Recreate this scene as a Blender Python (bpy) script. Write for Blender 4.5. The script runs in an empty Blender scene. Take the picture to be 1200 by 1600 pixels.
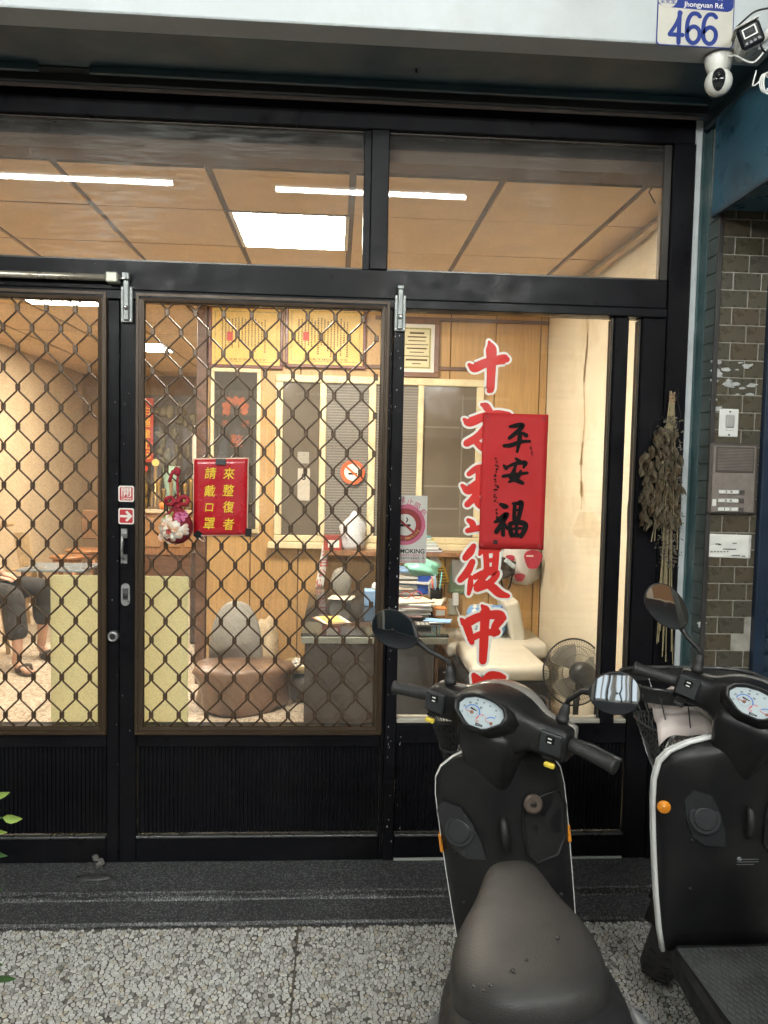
import bpy, bmesh, math, random
import numpy as np
from mathutils import Vector, Matrix

# ------------------------------------------------------------------ camera
scene = bpy.context.scene
COL = scene.collection
FPX = 1220.0
CAM = Vector((0.0, 0.0, 1.58))
YAW, PIT, ROL = math.radians(3.555), math.radians(-3.30), math.radians(1.229)

def cam_axes():
    fwd = Vector((math.sin(YAW)*math.cos(PIT), math.cos(YAW)*math.cos(PIT), math.sin(PIT)))
    right = Vector((math.cos(YAW), -math.sin(YAW), 0))
    up = right.cross(fwd)
    r = right*math.cos(ROL) + up*math.sin(ROL)
    u = -right*math.sin(ROL) + up*math.cos(ROL)
    return r, u, fwd
AX_R, AX_U, AX_F = cam_axes()
cam_data = bpy.data.cameras.new('camera')
cam_data.sensor_fit = 'VERTICAL'
cam_data.sensor_height = 36.0
cam_data.lens = FPX/1600*36.0
cam_data.clip_start = 0.02
cam_data.clip_end = 300
cam = bpy.data.objects.new('camera', cam_data)
cam.matrix_world = Matrix(((AX_R.x, AX_U.x, -AX_F.x, CAM.x), (AX_R.y, AX_U.y, -AX_F.y, CAM.y),
                           (AX_R.z, AX_U.z, -AX_F.z, CAM.z), (0, 0, 0, 1)))
COL.objects.link(cam)
scene.camera = cam

# ------------------------------------------------------------------ world, sun, exposure
world = bpy.data.worlds.new('World')
scene.world = world
world.use_nodes = True
wn, wl = world.node_tree.nodes, world.node_tree.links
wn.clear()
w_out = wn.new('ShaderNodeOutputWorld')
w_bg = wn.new('ShaderNodeBackground')
w_sky = wn.new('ShaderNodeTexSky')
w_sky.sky_type = 'NISHITA'
w_sky.sun_disc = False
SUN_EL, SUN_ROT = math.radians(5), math.radians(20)
w_sky.sun_elevation = SUN_EL
w_sky.sun_rotation = SUN_ROT
w_bg.inputs['Strength'].default_value = 0.15
wl.new(w_sky.outputs[0], w_bg.inputs[0])
wl.new(w_bg.outputs[0], w_out.inputs[0])
sun_data = bpy.data.lights.new('sun', 'SUN')
sun_data.energy = 0.25
sun_data.angle = math.radians(8)
sun_data.color = (1, 0.9, 0.8)
sun = bpy.data.objects.new('sun', sun_data)
# the low evening sun stands behind the shop
sd = Vector((math.sin(SUN_ROT)*math.cos(SUN_EL), math.cos(SUN_ROT)*math.cos(SUN_EL), math.sin(SUN_EL)))
sun.rotation_euler = sd.to_track_quat('Z', 'Y').to_euler()
sun.location = (0, 30, 20)
COL.objects.link(sun)
TUBE_OUT = 95.0      # arcade fluorescent tubes
PANEL_IN = 118.0      # shop ceiling panels
scene.view_settings.view_transform = 'Standard'
scene.view_settings.look = 'None'
scene.view_settings.exposure = 0.0
scene.view_settings.gamma = 1.0
scene.view_settings.use_curve_mapping = False
scene.render.engine = 'CYCLES'
cy = scene.cycles
cy.use_denoising = True
cy.max_bounces = 10
cy.diffuse_bounces = 4
cy.glossy_bounces = 4
cy.transmission_bounces = 6
cy.transparent_max_bounces = 24
cy.caustics_reflective = False
cy.caustics_refractive = False
cy.sample_clamp_indirect = 6.0
rnd = random.Random(7)

# ------------------------------------------------------------------ materials
MATS = {}
def _mix(nt, a, b, fac, blend='MIX'):
    n = nt.nodes.new('ShaderNodeMix'); n.data_type = 'RGBA'; n.blend_type = blend
    for sock, v in ((n.inputs[0], fac), (n.inputs[6], a), (n.inputs[7], b)):
        if hasattr(v, 'links'): nt.links.new(v, sock)
        else: sock.default_value = v if not isinstance(v, tuple) else (*v[:3], 1)
    return n.outputs[2]
def _ramp(nt, src, stops):
    r = nt.nodes.new('ShaderNodeValToRGB')
    e = r.color_ramp.elements
    while len(e) < len(stops): e.new(0.5)
    for k, (p, c) in enumerate(stops):
        e[k].position = p
        e[k].color = (c, c, c, 1) if not isinstance(c, tuple) else (*c, 1)
    nt.links.new(src, r.inputs[0])
    return r.outputs[0]
def _noise(nt, scale, detail=4, coord=None, stretch=None, rough=0.55):
    tc = nt.nodes.new('ShaderNodeTexCoord')
    src = tc.outputs['Object'] if coord is None else coord
    if stretch:
        mp = nt.nodes.new('ShaderNodeMapping'); mp.inputs['Scale'].default_value = stretch
        nt.links.new(src, mp.inputs[0]); src = mp.outputs[0]
    n = nt.nodes.new('ShaderNodeTexNoise')
    n.inputs['Scale'].default_value = scale; n.inputs['Detail'].default_value = detail
    n.inputs['Roughness'].default_value = rough
    nt.links.new(src, n.inputs['Vector'])
    return n.outputs[0]
def mat(name, col, rough=0.5, metal=0.0, var=0.12, vscale=8.0, bump=0.0, bscale=60.0, stretch=None,
        spec=0.5, rvar=0.1, dirt=None, dirt_scale=3.0, coat=0.0, emit=None, emit_s=0.0, specks=None):
    """a Principled surface with uneven colour, roughness and fine relief of its own"""
    if name in MATS: return MATS[name]
    m = bpy.data.materials.new(name); m.use_nodes = True
    nt = m.node_tree; b = nt.nodes['Principled BSDF']
    n1 = _noise(nt, vscale, 5, stretch=stretch)
    lo = tuple(max(0, c*(1-var)) for c in col); hi = tuple(min(1, c*(1+var)) for c in col)
    c = _ramp(nt, n1, [(0.3, lo), (0.7, hi)])
    if dirt:
        n2 = _noise(nt, dirt_scale, 8, rough=0.7)
        f = _ramp(nt, n2, [(0.5, 0.0), (0.75, 0.8)])
        c = _mix(nt, c, dirt, f)
    if specks:
        n3 = _noise(nt, specks[1], 2)
        f = _ramp(nt, n3, [(specks[2], 0.0), (specks[2]+0.015, 1.0)])
        c = _mix(nt, c, specks[0], f)
    nt.links.new(c, b.inputs['Base Color'])
    b.inputs['Metallic'].default_value = metal
    b.inputs['Specular IOR Level'].default_value = spec
    b.inputs['Coat Weight'].default_value = coat
    nr = _noise(nt, vscale*2.3, 4, stretch=stretch)
    nt.links.new(_ramp(nt, nr, [(0.3, max(0.02, rough-rvar)), (0.7, min(1, rough+rvar))]), b.inputs['Roughness'])
    if bump > 0:
        nb = _noise(nt, bscale, 4, stretch=stretch)
        bp = nt.nodes.new('ShaderNodeBump'); bp.inputs['Strength'].default_value = bump
        bp.inputs['Distance'].default_value = 0.004
        nt.links.new(nb, bp.inputs['Height']); nt.links.new(bp.outputs[0], b.inputs['Normal'])
    if emit:
        b.inputs['Emission Color'].default_value = (*emit, 1)
        b.inputs['Emission Strength'].default_value = emit_s
    MATS[name] = m
    return m
def glass_mat(name, dust=0.03, tint=(1, 1, 1), dust_scale=5.0, grain=0.0, gscale=300.0, smear=0.0):
    if name in MATS: return MATS[name]
    m = bpy.data.materials.new(name); m.use_nodes = True
    nt = m.node_tree; nt.nodes.clear()
    out = nt.nodes.new('ShaderNodeOutputMaterial')
    tr = nt.nodes.new('ShaderNodeBsdfTransparent'); tr.inputs[0].default_value = (*tint, 1)
    gl = nt.nodes.new('ShaderNodeBsdfGlossy'); gl.inputs['Roughness'].default_value = 0.0
    fr = nt.nodes.new('ShaderNodeFresnel'); fr.inputs[0].default_value = 1.5
    mx = nt.nodes.new('ShaderNodeMixShader')
    nt.links.new(fr.outputs[0], mx.inputs[0]); nt.links.new(tr.outputs[0], mx.inputs[1]); nt.links.new(gl.outputs[0], mx.inputs[2])
    df = nt.nodes.new('ShaderNodeBsdfDiffuse'); df.inputs[0].default_value = (0.75, 0.75, 0.72, 1)
    m2 = nt.nodes.new('ShaderNodeMixShader')
    f = _ramp(nt, _noise(nt, dust_scale, 8, stretch=(1, 1, 1.6), rough=0.7), [(0.35, dust*0.3), (0.8, dust*2.2)])
    if grain > 0:
        g = _ramp(nt, _noise(nt, gscale, 2), [(0.45, 0.0), (0.62, grain)])
        add = nt.nodes.new('ShaderNodeMath'); add.operation = 'ADD'; add.use_clamp = True
        nt.links.new(f, add.inputs[0]); nt.links.new(g, add.inputs[1]); f = add.outputs[0]
    if smear > 0:
        s1_ = _ramp(nt, _noise(nt, 24, 5, stretch=(0.35, 1, 3.0)), [(0.42, 0.0), (0.66, 1.0)])
        s2_ = _ramp(nt, _noise(nt, 1.7, 2), [(0.48, 0.0), (0.68, smear)])
        mu = nt.nodes.new('ShaderNodeMath'); mu.operation = 'MULTIPLY'; nt.links.new(s1_, mu.inputs[0]); nt.links.new(s2_, mu.inputs[1])
        ad = nt.nodes.new('ShaderNodeMath'); ad.operation = 'ADD'; ad.use_clamp = True; nt.links.new(f, ad.inputs[0]); nt.links.new(mu.outputs[0], ad.inputs[1]); f = ad.outputs[0]
    nt.links.new(f, m2.inputs[0]); nt.links.new(mx.outputs[0], m2.inputs[1]); nt.links.new(df.outputs[0], m2.inputs[2])
    nt.links.new(m2.outputs[0], out.inputs[0])
    MATS[name] = m
    return m
def translucent_mat(name, col, share=0.5):
    m = bpy.data.materials.new(name); m.use_nodes = True
    nt = m.node_tree; nt.nodes.clear()
    out = nt.nodes.new('ShaderNodeOutputMaterial'); d = nt.nodes.new('ShaderNodeBsdfDiffuse'); t = nt.nodes.new('ShaderNodeBsdfTranslucent'); x = nt.nodes.new('ShaderNodeMixShader')
    c = _ramp(nt, _noise(nt, 4, 5), [(0.3, tuple(v*0.94 for v in col)), (0.7, col)])
    nt.links.new(c, d.inputs[0]); nt.links.new(c, t.inputs[0]); x.inputs[0].default_value = share
    nt.links.new(d.outputs[0], x.inputs[1]); nt.links.new(t.outputs[0], x.inputs[2]); nt.links.new(x.outputs[0], out.inputs[0])
    MATS[name] = m
    return m
def emit_mat(name, col, s):
    if name in MATS: return MATS[name]
    m = bpy.data.materials.new(name); m.use_nodes = True
    nt = m.node_tree; nt.nodes.clear()
    out = nt.nodes.new('ShaderNodeOutputMaterial'); e = nt.nodes.new('ShaderNodeEmission')
    e.inputs[0].default_value = (*col, 1); e.inputs[1].default_value = s
    nt.links.new(e.outputs[0], out.inputs[0])
    MATS[name] = m
    return m
def attr_mat(name, rough=0.4, bump=0.15, bscale=200):
    """colour of each stone comes from the stone itself (a face attribute)"""
    m = bpy.data.materials.new(name); m.use_nodes = True
    nt = m.node_tree; b = nt.nodes['Principled BSDF']
    a = nt.nodes.new('ShaderNodeAttribute'); a.attribute_name = 'stone'
    c = _mix(nt, a.outputs['Color'], (0.3, 0.28, 0.25), _ramp(nt, _noise(nt, 160, 3), [(0.55, 0.0), (0.85, 0.25)]))
    c = _mix(nt, c, (0.10, 0.085, 0.065), _ramp(nt, _noise(nt, 3.2, 7, rough=0.7), [(0.52, 0.0), (0.80, 0.45)]))
    nt.links.new(c, b.inputs['Base Color']); b.inputs['Roughness'].default_value = rough
    MATS[name] = m
    return m
def terrazzo_mat(name, scale, base, chips, gap=0.12, rough=0.35, joints=None):
    if name in MATS: return MATS[name]
    m = bpy.data.materials.new(name); m.use_nodes = True
    nt = m.node_tree; b = nt.nodes['Principled BSDF']
    tc = nt.nodes.new('ShaderNodeTexCoord')
    v = nt.nodes.new('ShaderNodeTexVoronoi'); v.inputs['Scale'].default_value = scale
    v2 = nt.nodes.new('ShaderNodeTexVoronoi'); v2.feature = 'DISTANCE_TO_EDGE'; v2.inputs['Scale'].default_value = scale
    nt.links.new(tc.outputs['Object'], v.inputs['Vector']); nt.links.new(tc.outputs['Object'], v2.inputs['Vector'])
    sep = nt.nodes.new('ShaderNodeSeparateColor'); nt.links.new(v.outputs['Color'], sep.inputs[0])
    c = _ramp(nt, sep.outputs[0], chips)
    c = _mix(nt, base, c, _ramp(nt, v2.outputs[0], [(gap*0.5, 0.0), (gap, 1.0)]))
    c = _mix(nt, c, tuple(x*0.45 for x in base), _ramp(nt, _noise(nt, 2.5, 6), [(0.5, 0.0), (0.8, 0.5)]))
    if joints:
        br = nt.nodes.new('ShaderNodeTexBrick'); br.offset = 0
        br.inputs['Scale'].default_value = 1.0; br.inputs['Brick Width'].default_value = joints
        br.inputs['Row Height'].default_value = joints; br.inputs['Mortar Size'].default_value = 0.0025
        nt.links.new(tc.outputs['Object'], br.inputs['Vector'])
        c = _mix(nt, c, (0.1, 0.08, 0.06), br.outputs['Fac'])
    nt.links.new(c, b.inputs['Base Color']); b.inputs['Roughness'].default_value = rough
    MATS[name] = m
    return m

# ------------------------------------------------------------------ mesh helpers
ORG = {}
def tag(o, label=None, cat=None, group=None, kind=None):
    if label: o['label'] = label
    if cat: o['category'] = cat
    if group: o['group'] = group
    if kind: o['kind'] = kind
    return o
def thing(name, label, cat, loc=(0, 0, 0), group=None, rot=None):
    o = bpy.data.objects.new(name, None); COL.objects.link(o)
    o.empty_display_size = 0.1
    o.location = loc
    if rot: o.rotation_euler = rot
    ORG[o.name] = Vector((0, 0, 0)) if rot else Vector(loc)
    return tag(o, label, cat, group)
def link(name, me, m=None, parent=None, smooth=False, loc=None):
    """ONE mesh object; world coordinates are brought into the frame of the parent"""
    o = bpy.data.objects.new(name, me)
    if m is not None:
        for k in (m if isinstance(m, (list, tuple)) else [m]): me.materials.append(k)
    if smooth and me.polygons:
        me.polygons.foreach_set('use_smooth', [True]*len(me.polygons))
    if parent is not None:
        org = ORG.get(parent.name, Vector((0, 0, 0)))
        if org.length > 0: me.transform(Matrix.Translation(-org))
        o.parent = parent
        ORG[o.name] = org
    COL.objects.link(o)
    ORG.setdefault(o.name, Vector((0, 0, 0)))
    if loc is not None: o.location = loc
    return o
class MB:
    """collects shapes into one mesh"""
    def __init__(s): s.v = []; s.f = []; s.mi = []; s.cur = 0
    def add(s, vs, fs):
        k = len(s.v); s.v += [tuple(p) for p in vs]
        for f in fs: s.f.append(tuple(i+k for i in f)); s.mi.append(s.cur)
        return s
    def box(s, x0, x1, y0, y1, z0, z1, b=0.0):
        if x0 > x1: x0, x1 = x1, x0
        if y0 > y1: y0, y1 = y1, y0
        if z0 > z1: z0, z1 = z1, z0
        b = min(b, (x1-x0)*0.45, (y1-y0)*0.45, (z1-z0)*0.45)
        if b <= 0:
            vs = [(x, y, z) for z in (z0, z1) for x, y in ((x0, y0), (x1, y0), (x1, y1), (x0, y1))]
            return s.add(vs, [(3, 2, 1, 0), (4, 5, 6, 7), (0, 1, 5, 4), (1, 2, 6, 5), (2, 3, 7, 6), (3, 0, 4, 7)])
        # chamfered box
        idx = {}; vs = []
        for sx in (0, 1):
            for sy in (0, 1):
                for sz in (0, 1):
                    X, Y, Z = (x0, x1)[sx], (y0, y1)[sy], (z0, z1)[sz]
                    dx, dy, dz = (b, -b)[sx], (b, -b)[sy], (b, -b)[sz]
                    for a, p in (('x', (X, Y+dy, Z+dz)), ('y', (X+dx, Y, Z+dz)), ('z', (X+dx, Y+dy, Z))):
                        idx[(sx, sy, sz, a)] = len(vs); vs.append(p)
        fs = []
        q = ((0, 0), (1, 0), (1, 1), (0, 1))
        for k in (0, 1):
            fx = [idx[(k, a, c, 'x')] for a, c in q]; fy = [idx[(a, k, c, 'y')] for a, c in q]; fz = [idx[(a, c, k, 'z')] for a, c in q]
            fs += [fx if k else fx[::-1], fy[::-1] if k else fy, fz if k else fz[::-1]]
        for a in (0, 1):
            for c in (0, 1):
                e = [(idx[(a, c, 0, 'x')], idx[(a, c, 1, 'x')], idx[(a, c, 1, 'y')], idx[(a, c, 0, 'y')]),
                     (idx[(a, 0, c, 'x')], idx[(a, 1, c, 'x')], idx[(a, 1, c, 'z')], idx[(a, 0, c, 'z')]),
                     (idx[(0, a, c, 'y')], idx[(1, a, c, 'y')], idx[(1, a, c, 'z')], idx[(0, a, c, 'z')])]
                for t, flip in zip(e, (a != c, a == c, a != c)):
                    fs.append(t[::-1] if flip else t)
        for sx in (0, 1):
            for sy in (0, 1):
                for sz in (0, 1):
                    t = (idx[(sx, sy, sz, 'x')], idx[(sx, sy, sz, 'y')], idx[(sx, sy, sz, 'z')])
                    fs.append(t if (sx+sy+sz) % 2 else t[::-1])
        return s.add(vs, fs)
    def tube(s, pts, r, n=8, closed=False, cap=True):
        pts = [Vector(p) for p in pts]; m = len(pts)
        rs = r if isinstance(r, (list, tuple)) else [r]*m
        up = None; vs = []; fs = []
        for i, p in enumerate(pts):
            if closed: t = pts[(i+1) % m]-pts[i-1]
            else: t = pts[min(i+1, m-1)]-pts[max(i-1, 0)]
            if t.length < 1e-9: t = Vector((0, 0, 1))
            t.normalize()
            if up is None:
                up = Vector((0, 0, 1)) if abs(t.z) < 0.9 else Vector((1, 0, 0))
            u = (up - t*up.dot(t)); u.normalize(); w = t.cross(u); up = u
            for k in range(n):
                a = 2*math.pi*k/n
                vs.append(p + (u*math.cos(a)+w*math.sin(a))*rs[i])
        for i in range(m if closed else m-1):
            j = (i+1) % m
            for k in range(n):
                l = (k+1) % n
                fs.append((i*n+k, i*n+l, j*n+l, j*n+k))
        if cap and not closed:
            fs.append(tuple(range(n-1, -1, -1))); fs.append(tuple((m-1)*n+k for k in range(n)))
        return s.add(vs, fs)
    def lathe(s, prof, c=(0, 0, 0), axis=(0, 0, 1), n=24):
        """prof: (radius, height along axis)"""
        ax = Vector(axis).normalized(); u = ax.orthogonal().normalized(); w = ax.cross(u); c = Vector(c)
        vs = []; fs = []
        for r, h in prof:
            for k in range(n):
                a = 2*math.pi*k/n
                vs.append(c + ax*h + (u*math.cos(a)+w*math.sin(a))*max(r, 1e-5))
        for i in range(len(prof)-1):
            for k in range(n):
                l = (k+1) % n
                fs.append((i*n+k, i*n+l, (i+1)*n+l, (i+1)*n+k))
        fs.append(tuple(range(n-1, -1, -1))); fs.append(tuple((len(prof)-1)*n+k for k in range(n)))
        return s.add(vs, fs)
    def loft(s, secs, cap=True, closed=True):
        n = len(secs[0]); vs = [p for q in secs for p in q]; fs = []
        for i in range(len(secs)-1):
            for k in range(n if closed else n-1):
                l = (k+1) % n
                fs.append((i*n+k, i*n+l, (i+1)*n+l, (i+1)*n+k))
        if cap and closed:
            fs.append(tuple(range(n-1, -1, -1))); fs.append(tuple((len(secs)-1)*n+k for k in range(n)))
        return s.add(vs, fs)
    def prism(s, poly, y0, y1):
        """outline in the X-Z plane, pushed from y0 to y1"""
        n = len(poly)
        vs = [(x, y0, z) for x, z in poly] + [(x, y1, z) for x, z in poly]
        fs = [tuple(range(n)), tuple(range(2*n-1, n-1, -1))] + [(k, (k+1) % n, n+(k+1) % n, n+k) for k in range(n)]
        return s.add(vs, fs)
    def ball(s, c, r, n=12, m=8, sc=(1, 1, 1)):
        vs = []; fs = []
        for i in range(m+1):
            th = math.pi*i/m
            for k in range(n):
                a = 2*math.pi*k/n
                vs.append((c[0]+r*sc[0]*math.sin(th)*math.cos(a), c[1]+r*sc[1]*math.sin(th)*math.sin(a), c[2]+r*sc[2]*math.cos(th)))
        for i in range(m):
            for k in range(n):
                l = (k+1) % n
                fs.append((i*n+k, i*n+l, (i+1)*n+l, (i+1)*n+k))
        return s.add(vs, fs)
    def xf(s, M, start=0):
        for i in range(start, len(s.v)): s.v[i] = tuple(M @ Vector(s.v[i]))
        return s
    def mesh(s, name='mesh', fix=True):
        me = bpy.data.meshes.new(name); me.from_pydata(s.v, [], s.f)
        if any(s.mi): me.polygons.foreach_set('material_index', s.mi)
        me.update()
        if fix:
            bm = bmesh.new(); bm.from_mesh(me)
            bmesh.ops.remove_doubles(bm, verts=bm.verts, dist=1e-6)
            bmesh.ops.recalc_face_normals(bm, faces=bm.faces); bm.to_mesh(me); bm.free()
        return me
    def ob(s, name, m, parent=None, smooth=False, bevel=0.0, sub=0):
        o = link(name, s.mesh(name), m, parent, smooth)
        if bevel > 0:
            bv = o.modifiers.new('bevel', 'BEVEL'); bv.width = bevel; bv.segments = 2; bv.limit_method = 'ANGLE'; bv.angle_limit = math.radians(40)
            o.data.polygons.foreach_set('use_smooth', [True]*len(o.data.polygons))
            o.modifiers.new('wn', 'WEIGHTED_NORMAL')
        if sub > 0:
            sm = o.modifiers.new('sub', 'SUBSURF'); sm.levels = sub; sm.render_levels = sub
            o.data.polygons.foreach_set('use_smooth', [True]*len(o.data.polygons))
        return o
def boxo(name, m, x0, x1, y0, y1, z0, z1, parent=None, b=0.0):
    return MB().box(x0, x1, y0, y1, z0, z1, b).ob(name, m, parent)
def ray(px, py):
    d = AX_R*((px-600)/FPX) - AX_U*((py-800)/FPX) + AX_F
    return d
def at(px, py, Y):
    """photo pixel -> (X, Z) on the upright plane at depth Y"""
    d = ray(px, py); k = Y/d.y
    return CAM.x+d.x*k, CAM.z+d.z*k
def rectat(x0, y0, x1, y1, Y):
    """pixel rectangle -> X0, X1, Z0, Z1 at depth Y (mean of the edges)"""
    a, b = at(x0, (y0+y1)/2, Y)[0], at(x1, (y0+y1)/2, Y)[0]
    c, d = at((x0+x1)/2, y1, Y)[1], at((x0+x1)/2, y0, Y)[1]
    return a, b, c, d
_TXT = {}
def text_mesh(body, size=1.0, bold=0.0, extrude=0.0, spacing=1.0, line=1.0, align='CENTER'):
    cu = bpy.data.curves.new('lettering', 'FONT'); cu.body = body; cu.size = size
    cu.align_x = align; cu.align_y = 'CENTER'; cu.offset = bold; cu.extrude = extrude; cu.resolution_u = 3
    cu.space_character = spacing; cu.space_line = line
    o = bpy.data.objects.new('lettering', cu)
    me = bpy.data.meshes.new_from_object(o)
    bpy.data.objects.remove(o); bpy.data.curves.remove(cu)
    return me
def text(name, body, m, c, w=None, h=None, size=0.1, parent=None, bold=0.0, extrude=0.0003, shear=0.0, face=(1, 0, 0), up=(0, 0, 1), align='CENTER', label=None, line=1.0):
    """printed lettering on a surface: c = centre, optionally fitted to width w and height h"""
    me = text_mesh(body, 1.0, bold, 0.0, align=align, line=line)
    n = len(me.vertices); co = np.zeros(n*3); me.vertices.foreach_get('co', co); co = co.reshape(-1, 3)
    lo, hi = co.min(0), co.max(0)
    if w or h:
        sx = (w/(hi[0]-lo[0])) if w else None; sy = (h/(hi[1]-lo[1])) if h else None
        sx = sx or sy; sy = sy or sx
        co[:, 0] = (co[:, 0]-(lo[0]+hi[0])/2)*sx; co[:, 1] = (co[:, 1]-(lo[1]+hi[1])/2)*sy
    else:
        co[:, :2] *= size
    co[:, 0] += co[:, 1]*shear
    f = Vector(face).normalized(); u = Vector(up).normalized()
    out = np.outer(co[:, 0], f) + np.outer(co[:, 1], u) + np.array(c)
    me.vertices.foreach_set('co', out.ravel()); me.update()
    o = link(name, me, m, parent)
    if label: o['label'] = label
    return o
def brush_mesh(strokes, to3, grow=0.0, lift=0.00012):
    """brush strokes (x, y, width) as rounded, tapering ribbons; to3(x, y, lift) places a point"""
    mb = MB()
    for si, st in enumerate(strokes):
        # resample with a Catmull-Rom curve
        P = [np.array(p, float) for p in st]
        if len(P) > 1:
            Q = [2*P[0]-P[1]] + P + [2*P[-1]-P[-2]]
            Q[0][2] = P[0][2]; Q[-1][2] = P[-1][2]
            pts = []
            for i in range(1, len(Q)-2):
                for t in np.linspace(0, 1, 7)[:-1]:
                    a, b, c, d = Q[i-1], Q[i], Q[i+1], Q[i+2]
                    pts.append(0.5*((2*b)+(c-a)*t+(2*a-5*b+4*c-d)*t*t+(3*b-a-3*c+d)*t**3))
            pts.append(P[-1])
        else:
            pts = P
        L, R = [], []
        for i, p in enumerate(pts):
            t = pts[min(i+1, len(pts)-1)][:2]-pts[max(i-1, 0)][:2]
            t = t/(np.linalg.norm(t)+1e-9); nrm = np.array([-t[1], t[0]])
            w = max(p[2], 2)/2+grow
            L.append(p[:2]+nrm*w); R.append(p[:2]-nrm*w)
        def cap(p, t, w, k=5):
            a0 = math.atan2(t[1], t[0])
            return [p+np.array([math.cos(a0+a), math.sin(a0+a)])*w for a in np.linspace(math.pi/2, -math.pi/2, k+2)[1:-1]]
        t1 = pts[-1][:2]-pts[-2][:2]; t0 = pts[0][:2]-pts[1][:2]
        e1 = cap(pts[-1][:2], t1, (max(pts[-1][2], 2)/2+grow)*0.9)
        e0 = cap(pts[0][:2], t0, (max(pts[0][2], 2)/2+grow)*0.9)
        n = len(L)
        off = lift*si
        vs = [to3(q[0], q[1], off) for q in L] + [to3(q[0], q[1], off) for q in R]
        fs = [(i, i+1, n+i+1, n+i) for i in range(n-1)]
        k = len(vs); vs += [to3(q[0], q[1], off) for q in e1]
        fs.append((n-1, *range(k, k+len(e1)), 2*n-1))
        k = len(vs); vs += [to3(q[0], q[1], off) for q in e0]
        fs.append((n, *range(k, k+len(e0)), 0))
        mb.add(vs, fs)
    return mb
# ------------------------------------------------------------------ palette
BLACK = mat('black_aluminium', (0.0055, 0.0055, 0.0072), 0.36, 0.0, 0.3, 6, bump=0.05, bscale=120, spec=0.10, dirt=(0.010, 0.0095, 0.009), dirt_scale=4, specks=((0.5, 0.5, 0.5), 55, 0.80))
BROWN = mat('brown_aluminium', (0.050, 0.032, 0.019), 0.38, 0.2, 0.15, 3, stretch=(3, 3, 0.4), dirt=(0.062, 0.044, 0.028), dirt_scale=2, spec=0.3)
WIRE = mat('bronze_wire', (0.085, 0.055, 0.035), 0.36, 0.45, 0.2, 20)
STEEL = mat('steel', (0.5, 0.5, 0.49), 0.35, 0.85, 0.15, 20)
GALV = mat('galvanised_steel', (0.22, 0.235, 0.23), 0.42, 0.4, 0.15, 25, dirt=(0.2, 0.2, 0.19))
GLASS = glass_mat('window_glass', 0.008, smear=0.035)
GLASS_T = glass_mat('dusty_glass', 0.014, dust_scale=3.0, grain=0.02, gscale=140, smear=0.10)
GLASS_F = glass_mat('textured_glass', 0.008, grain=0.055, gscale=160)
WHITEP = mat('white_masonry_paint', (0.47, 0.50, 0.515), 0.75, 0, 0.05, 5, bump=0.35, bscale=35, dirt=(0.40, 0.405, 0.40), dirt_scale=2.2)
GREENP = mat('dark_green_soffit_paint', (0.028, 0.056, 0.068), 0.5, 0, 0.25, 3, bump=0.15, bscale=30, dirt=(0.014, 0.020, 0.023), dirt_scale=2.0)
TEAL = mat('teal_paint', (0.05, 0.10, 0.105), 0.5, 0, 0.3, 6, bump=0.25, bscale=50, dirt=(0.16, 0.18, 0.17), dirt_scale=6)
BLUEP = mat('blue_shutter_paint', (0.040, 0.110, 0.160), 0.32, 0, 0.25, 4, bump=0.08, bscale=60, dirt=(0.015, 0.035, 0.06), dirt_scale=2.5)
NAVY = mat('navy_shutter_slats', (0.018, 0.038, 0.062), 0.4, 0, 0.25, 6)
GROUT = mat('pale_grout', (0.31, 0.29, 0.25), 0.9, 0, 0.35, 18)
TILES = [mat('olive_glazed_tile_%s' % n, c, 0.3, 0, 0.22, 14, bump=0.05, bscale=30, dirt=(0.05, 0.045, 0.035), dirt_scale=7)
         for n, c in (('plain', (0.076, 0.066, 0.044)), ('brown', (0.080, 0.064, 0.043)), ('grey', (0.068, 0.062, 0.047)))]
TILE_T = mat('teal_stained_tile', (0.075, 0.095, 0.088), 0.4, 0, 0.3, 14)
CREAM = mat('cream_plaster', (0.80, 0.73, 0.56), 0.85, 0, 0.05, 2.5, bump=0.25, bscale=30, dirt=(0.62, 0.50, 0.30), dirt_scale=1.6)
BEIGE = mat('beige_plaster', (0.66, 0.52, 0.34), 0.85, 0, 0.08, 2.5, bump=0.2, bscale=30, dirt=(0.50, 0.37, 0.2), dirt_scale=1.4)
WOODP = mat('tan_wall_panelling', (0.50, 0.30, 0.115), 0.45, 0, 0.14, 5, stretch=(14, 14, 0.7))
WOODD = mat('dark_brown_wood', (0.13, 0.065, 0.035), 0.4, 0, 0.3, 6, stretch=(1, 1, 8))
WOODM = mat('mid_brown_wood', (0.28, 0.14, 0.065), 0.42, 0, 0.25, 6, stretch=(8, 8, 1))
CEILP = mat('tan_ceiling_board', (0.74, 0.55, 0.34), 0.7, 0, 0.06, 5, bump=0.1, bscale=80, dirt=(0.66, 0.48, 0.29), dirt_scale=1.2)
CEILD = mat('brown_ceiling_batten', (0.10, 0.055, 0.03), 0.6)
LINTEL = mat('brown_lintel_paint', (0.11, 0.072, 0.048), 0.8, 0, 0.12, 4)
CREAMF = mat('cream_painted_frame', (0.74, 0.64, 0.40), 0.5, 0, 0.1, 12, dirt=(0.55, 0.42, 0.2), dirt_scale=9)
WPLASTIC = mat('white_plastic', (0.74, 0.74, 0.71), 0.4, 0, 0.05, 20)
BPLASTIC = mat('black_plastic', (0.015, 0.015, 0.016), 0.4, 0, 0.2, 30)
PAPER = mat('white_paper', (0.78, 0.77, 0.72), 0.8, 0, 0.06, 12)
INK = mat('black_ink', (0.008, 0.007, 0.007), 0.7, spec=0.12)
STONE = attr_mat('terrazzo_stones', 0.38)
TMATRIX = mat('terrazzo_cement', (0.085, 0.074, 0.06), 0.6, 0, 0.4, 60, dirt=(0.035, 0.03, 0.025), dirt_scale=3)
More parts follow.
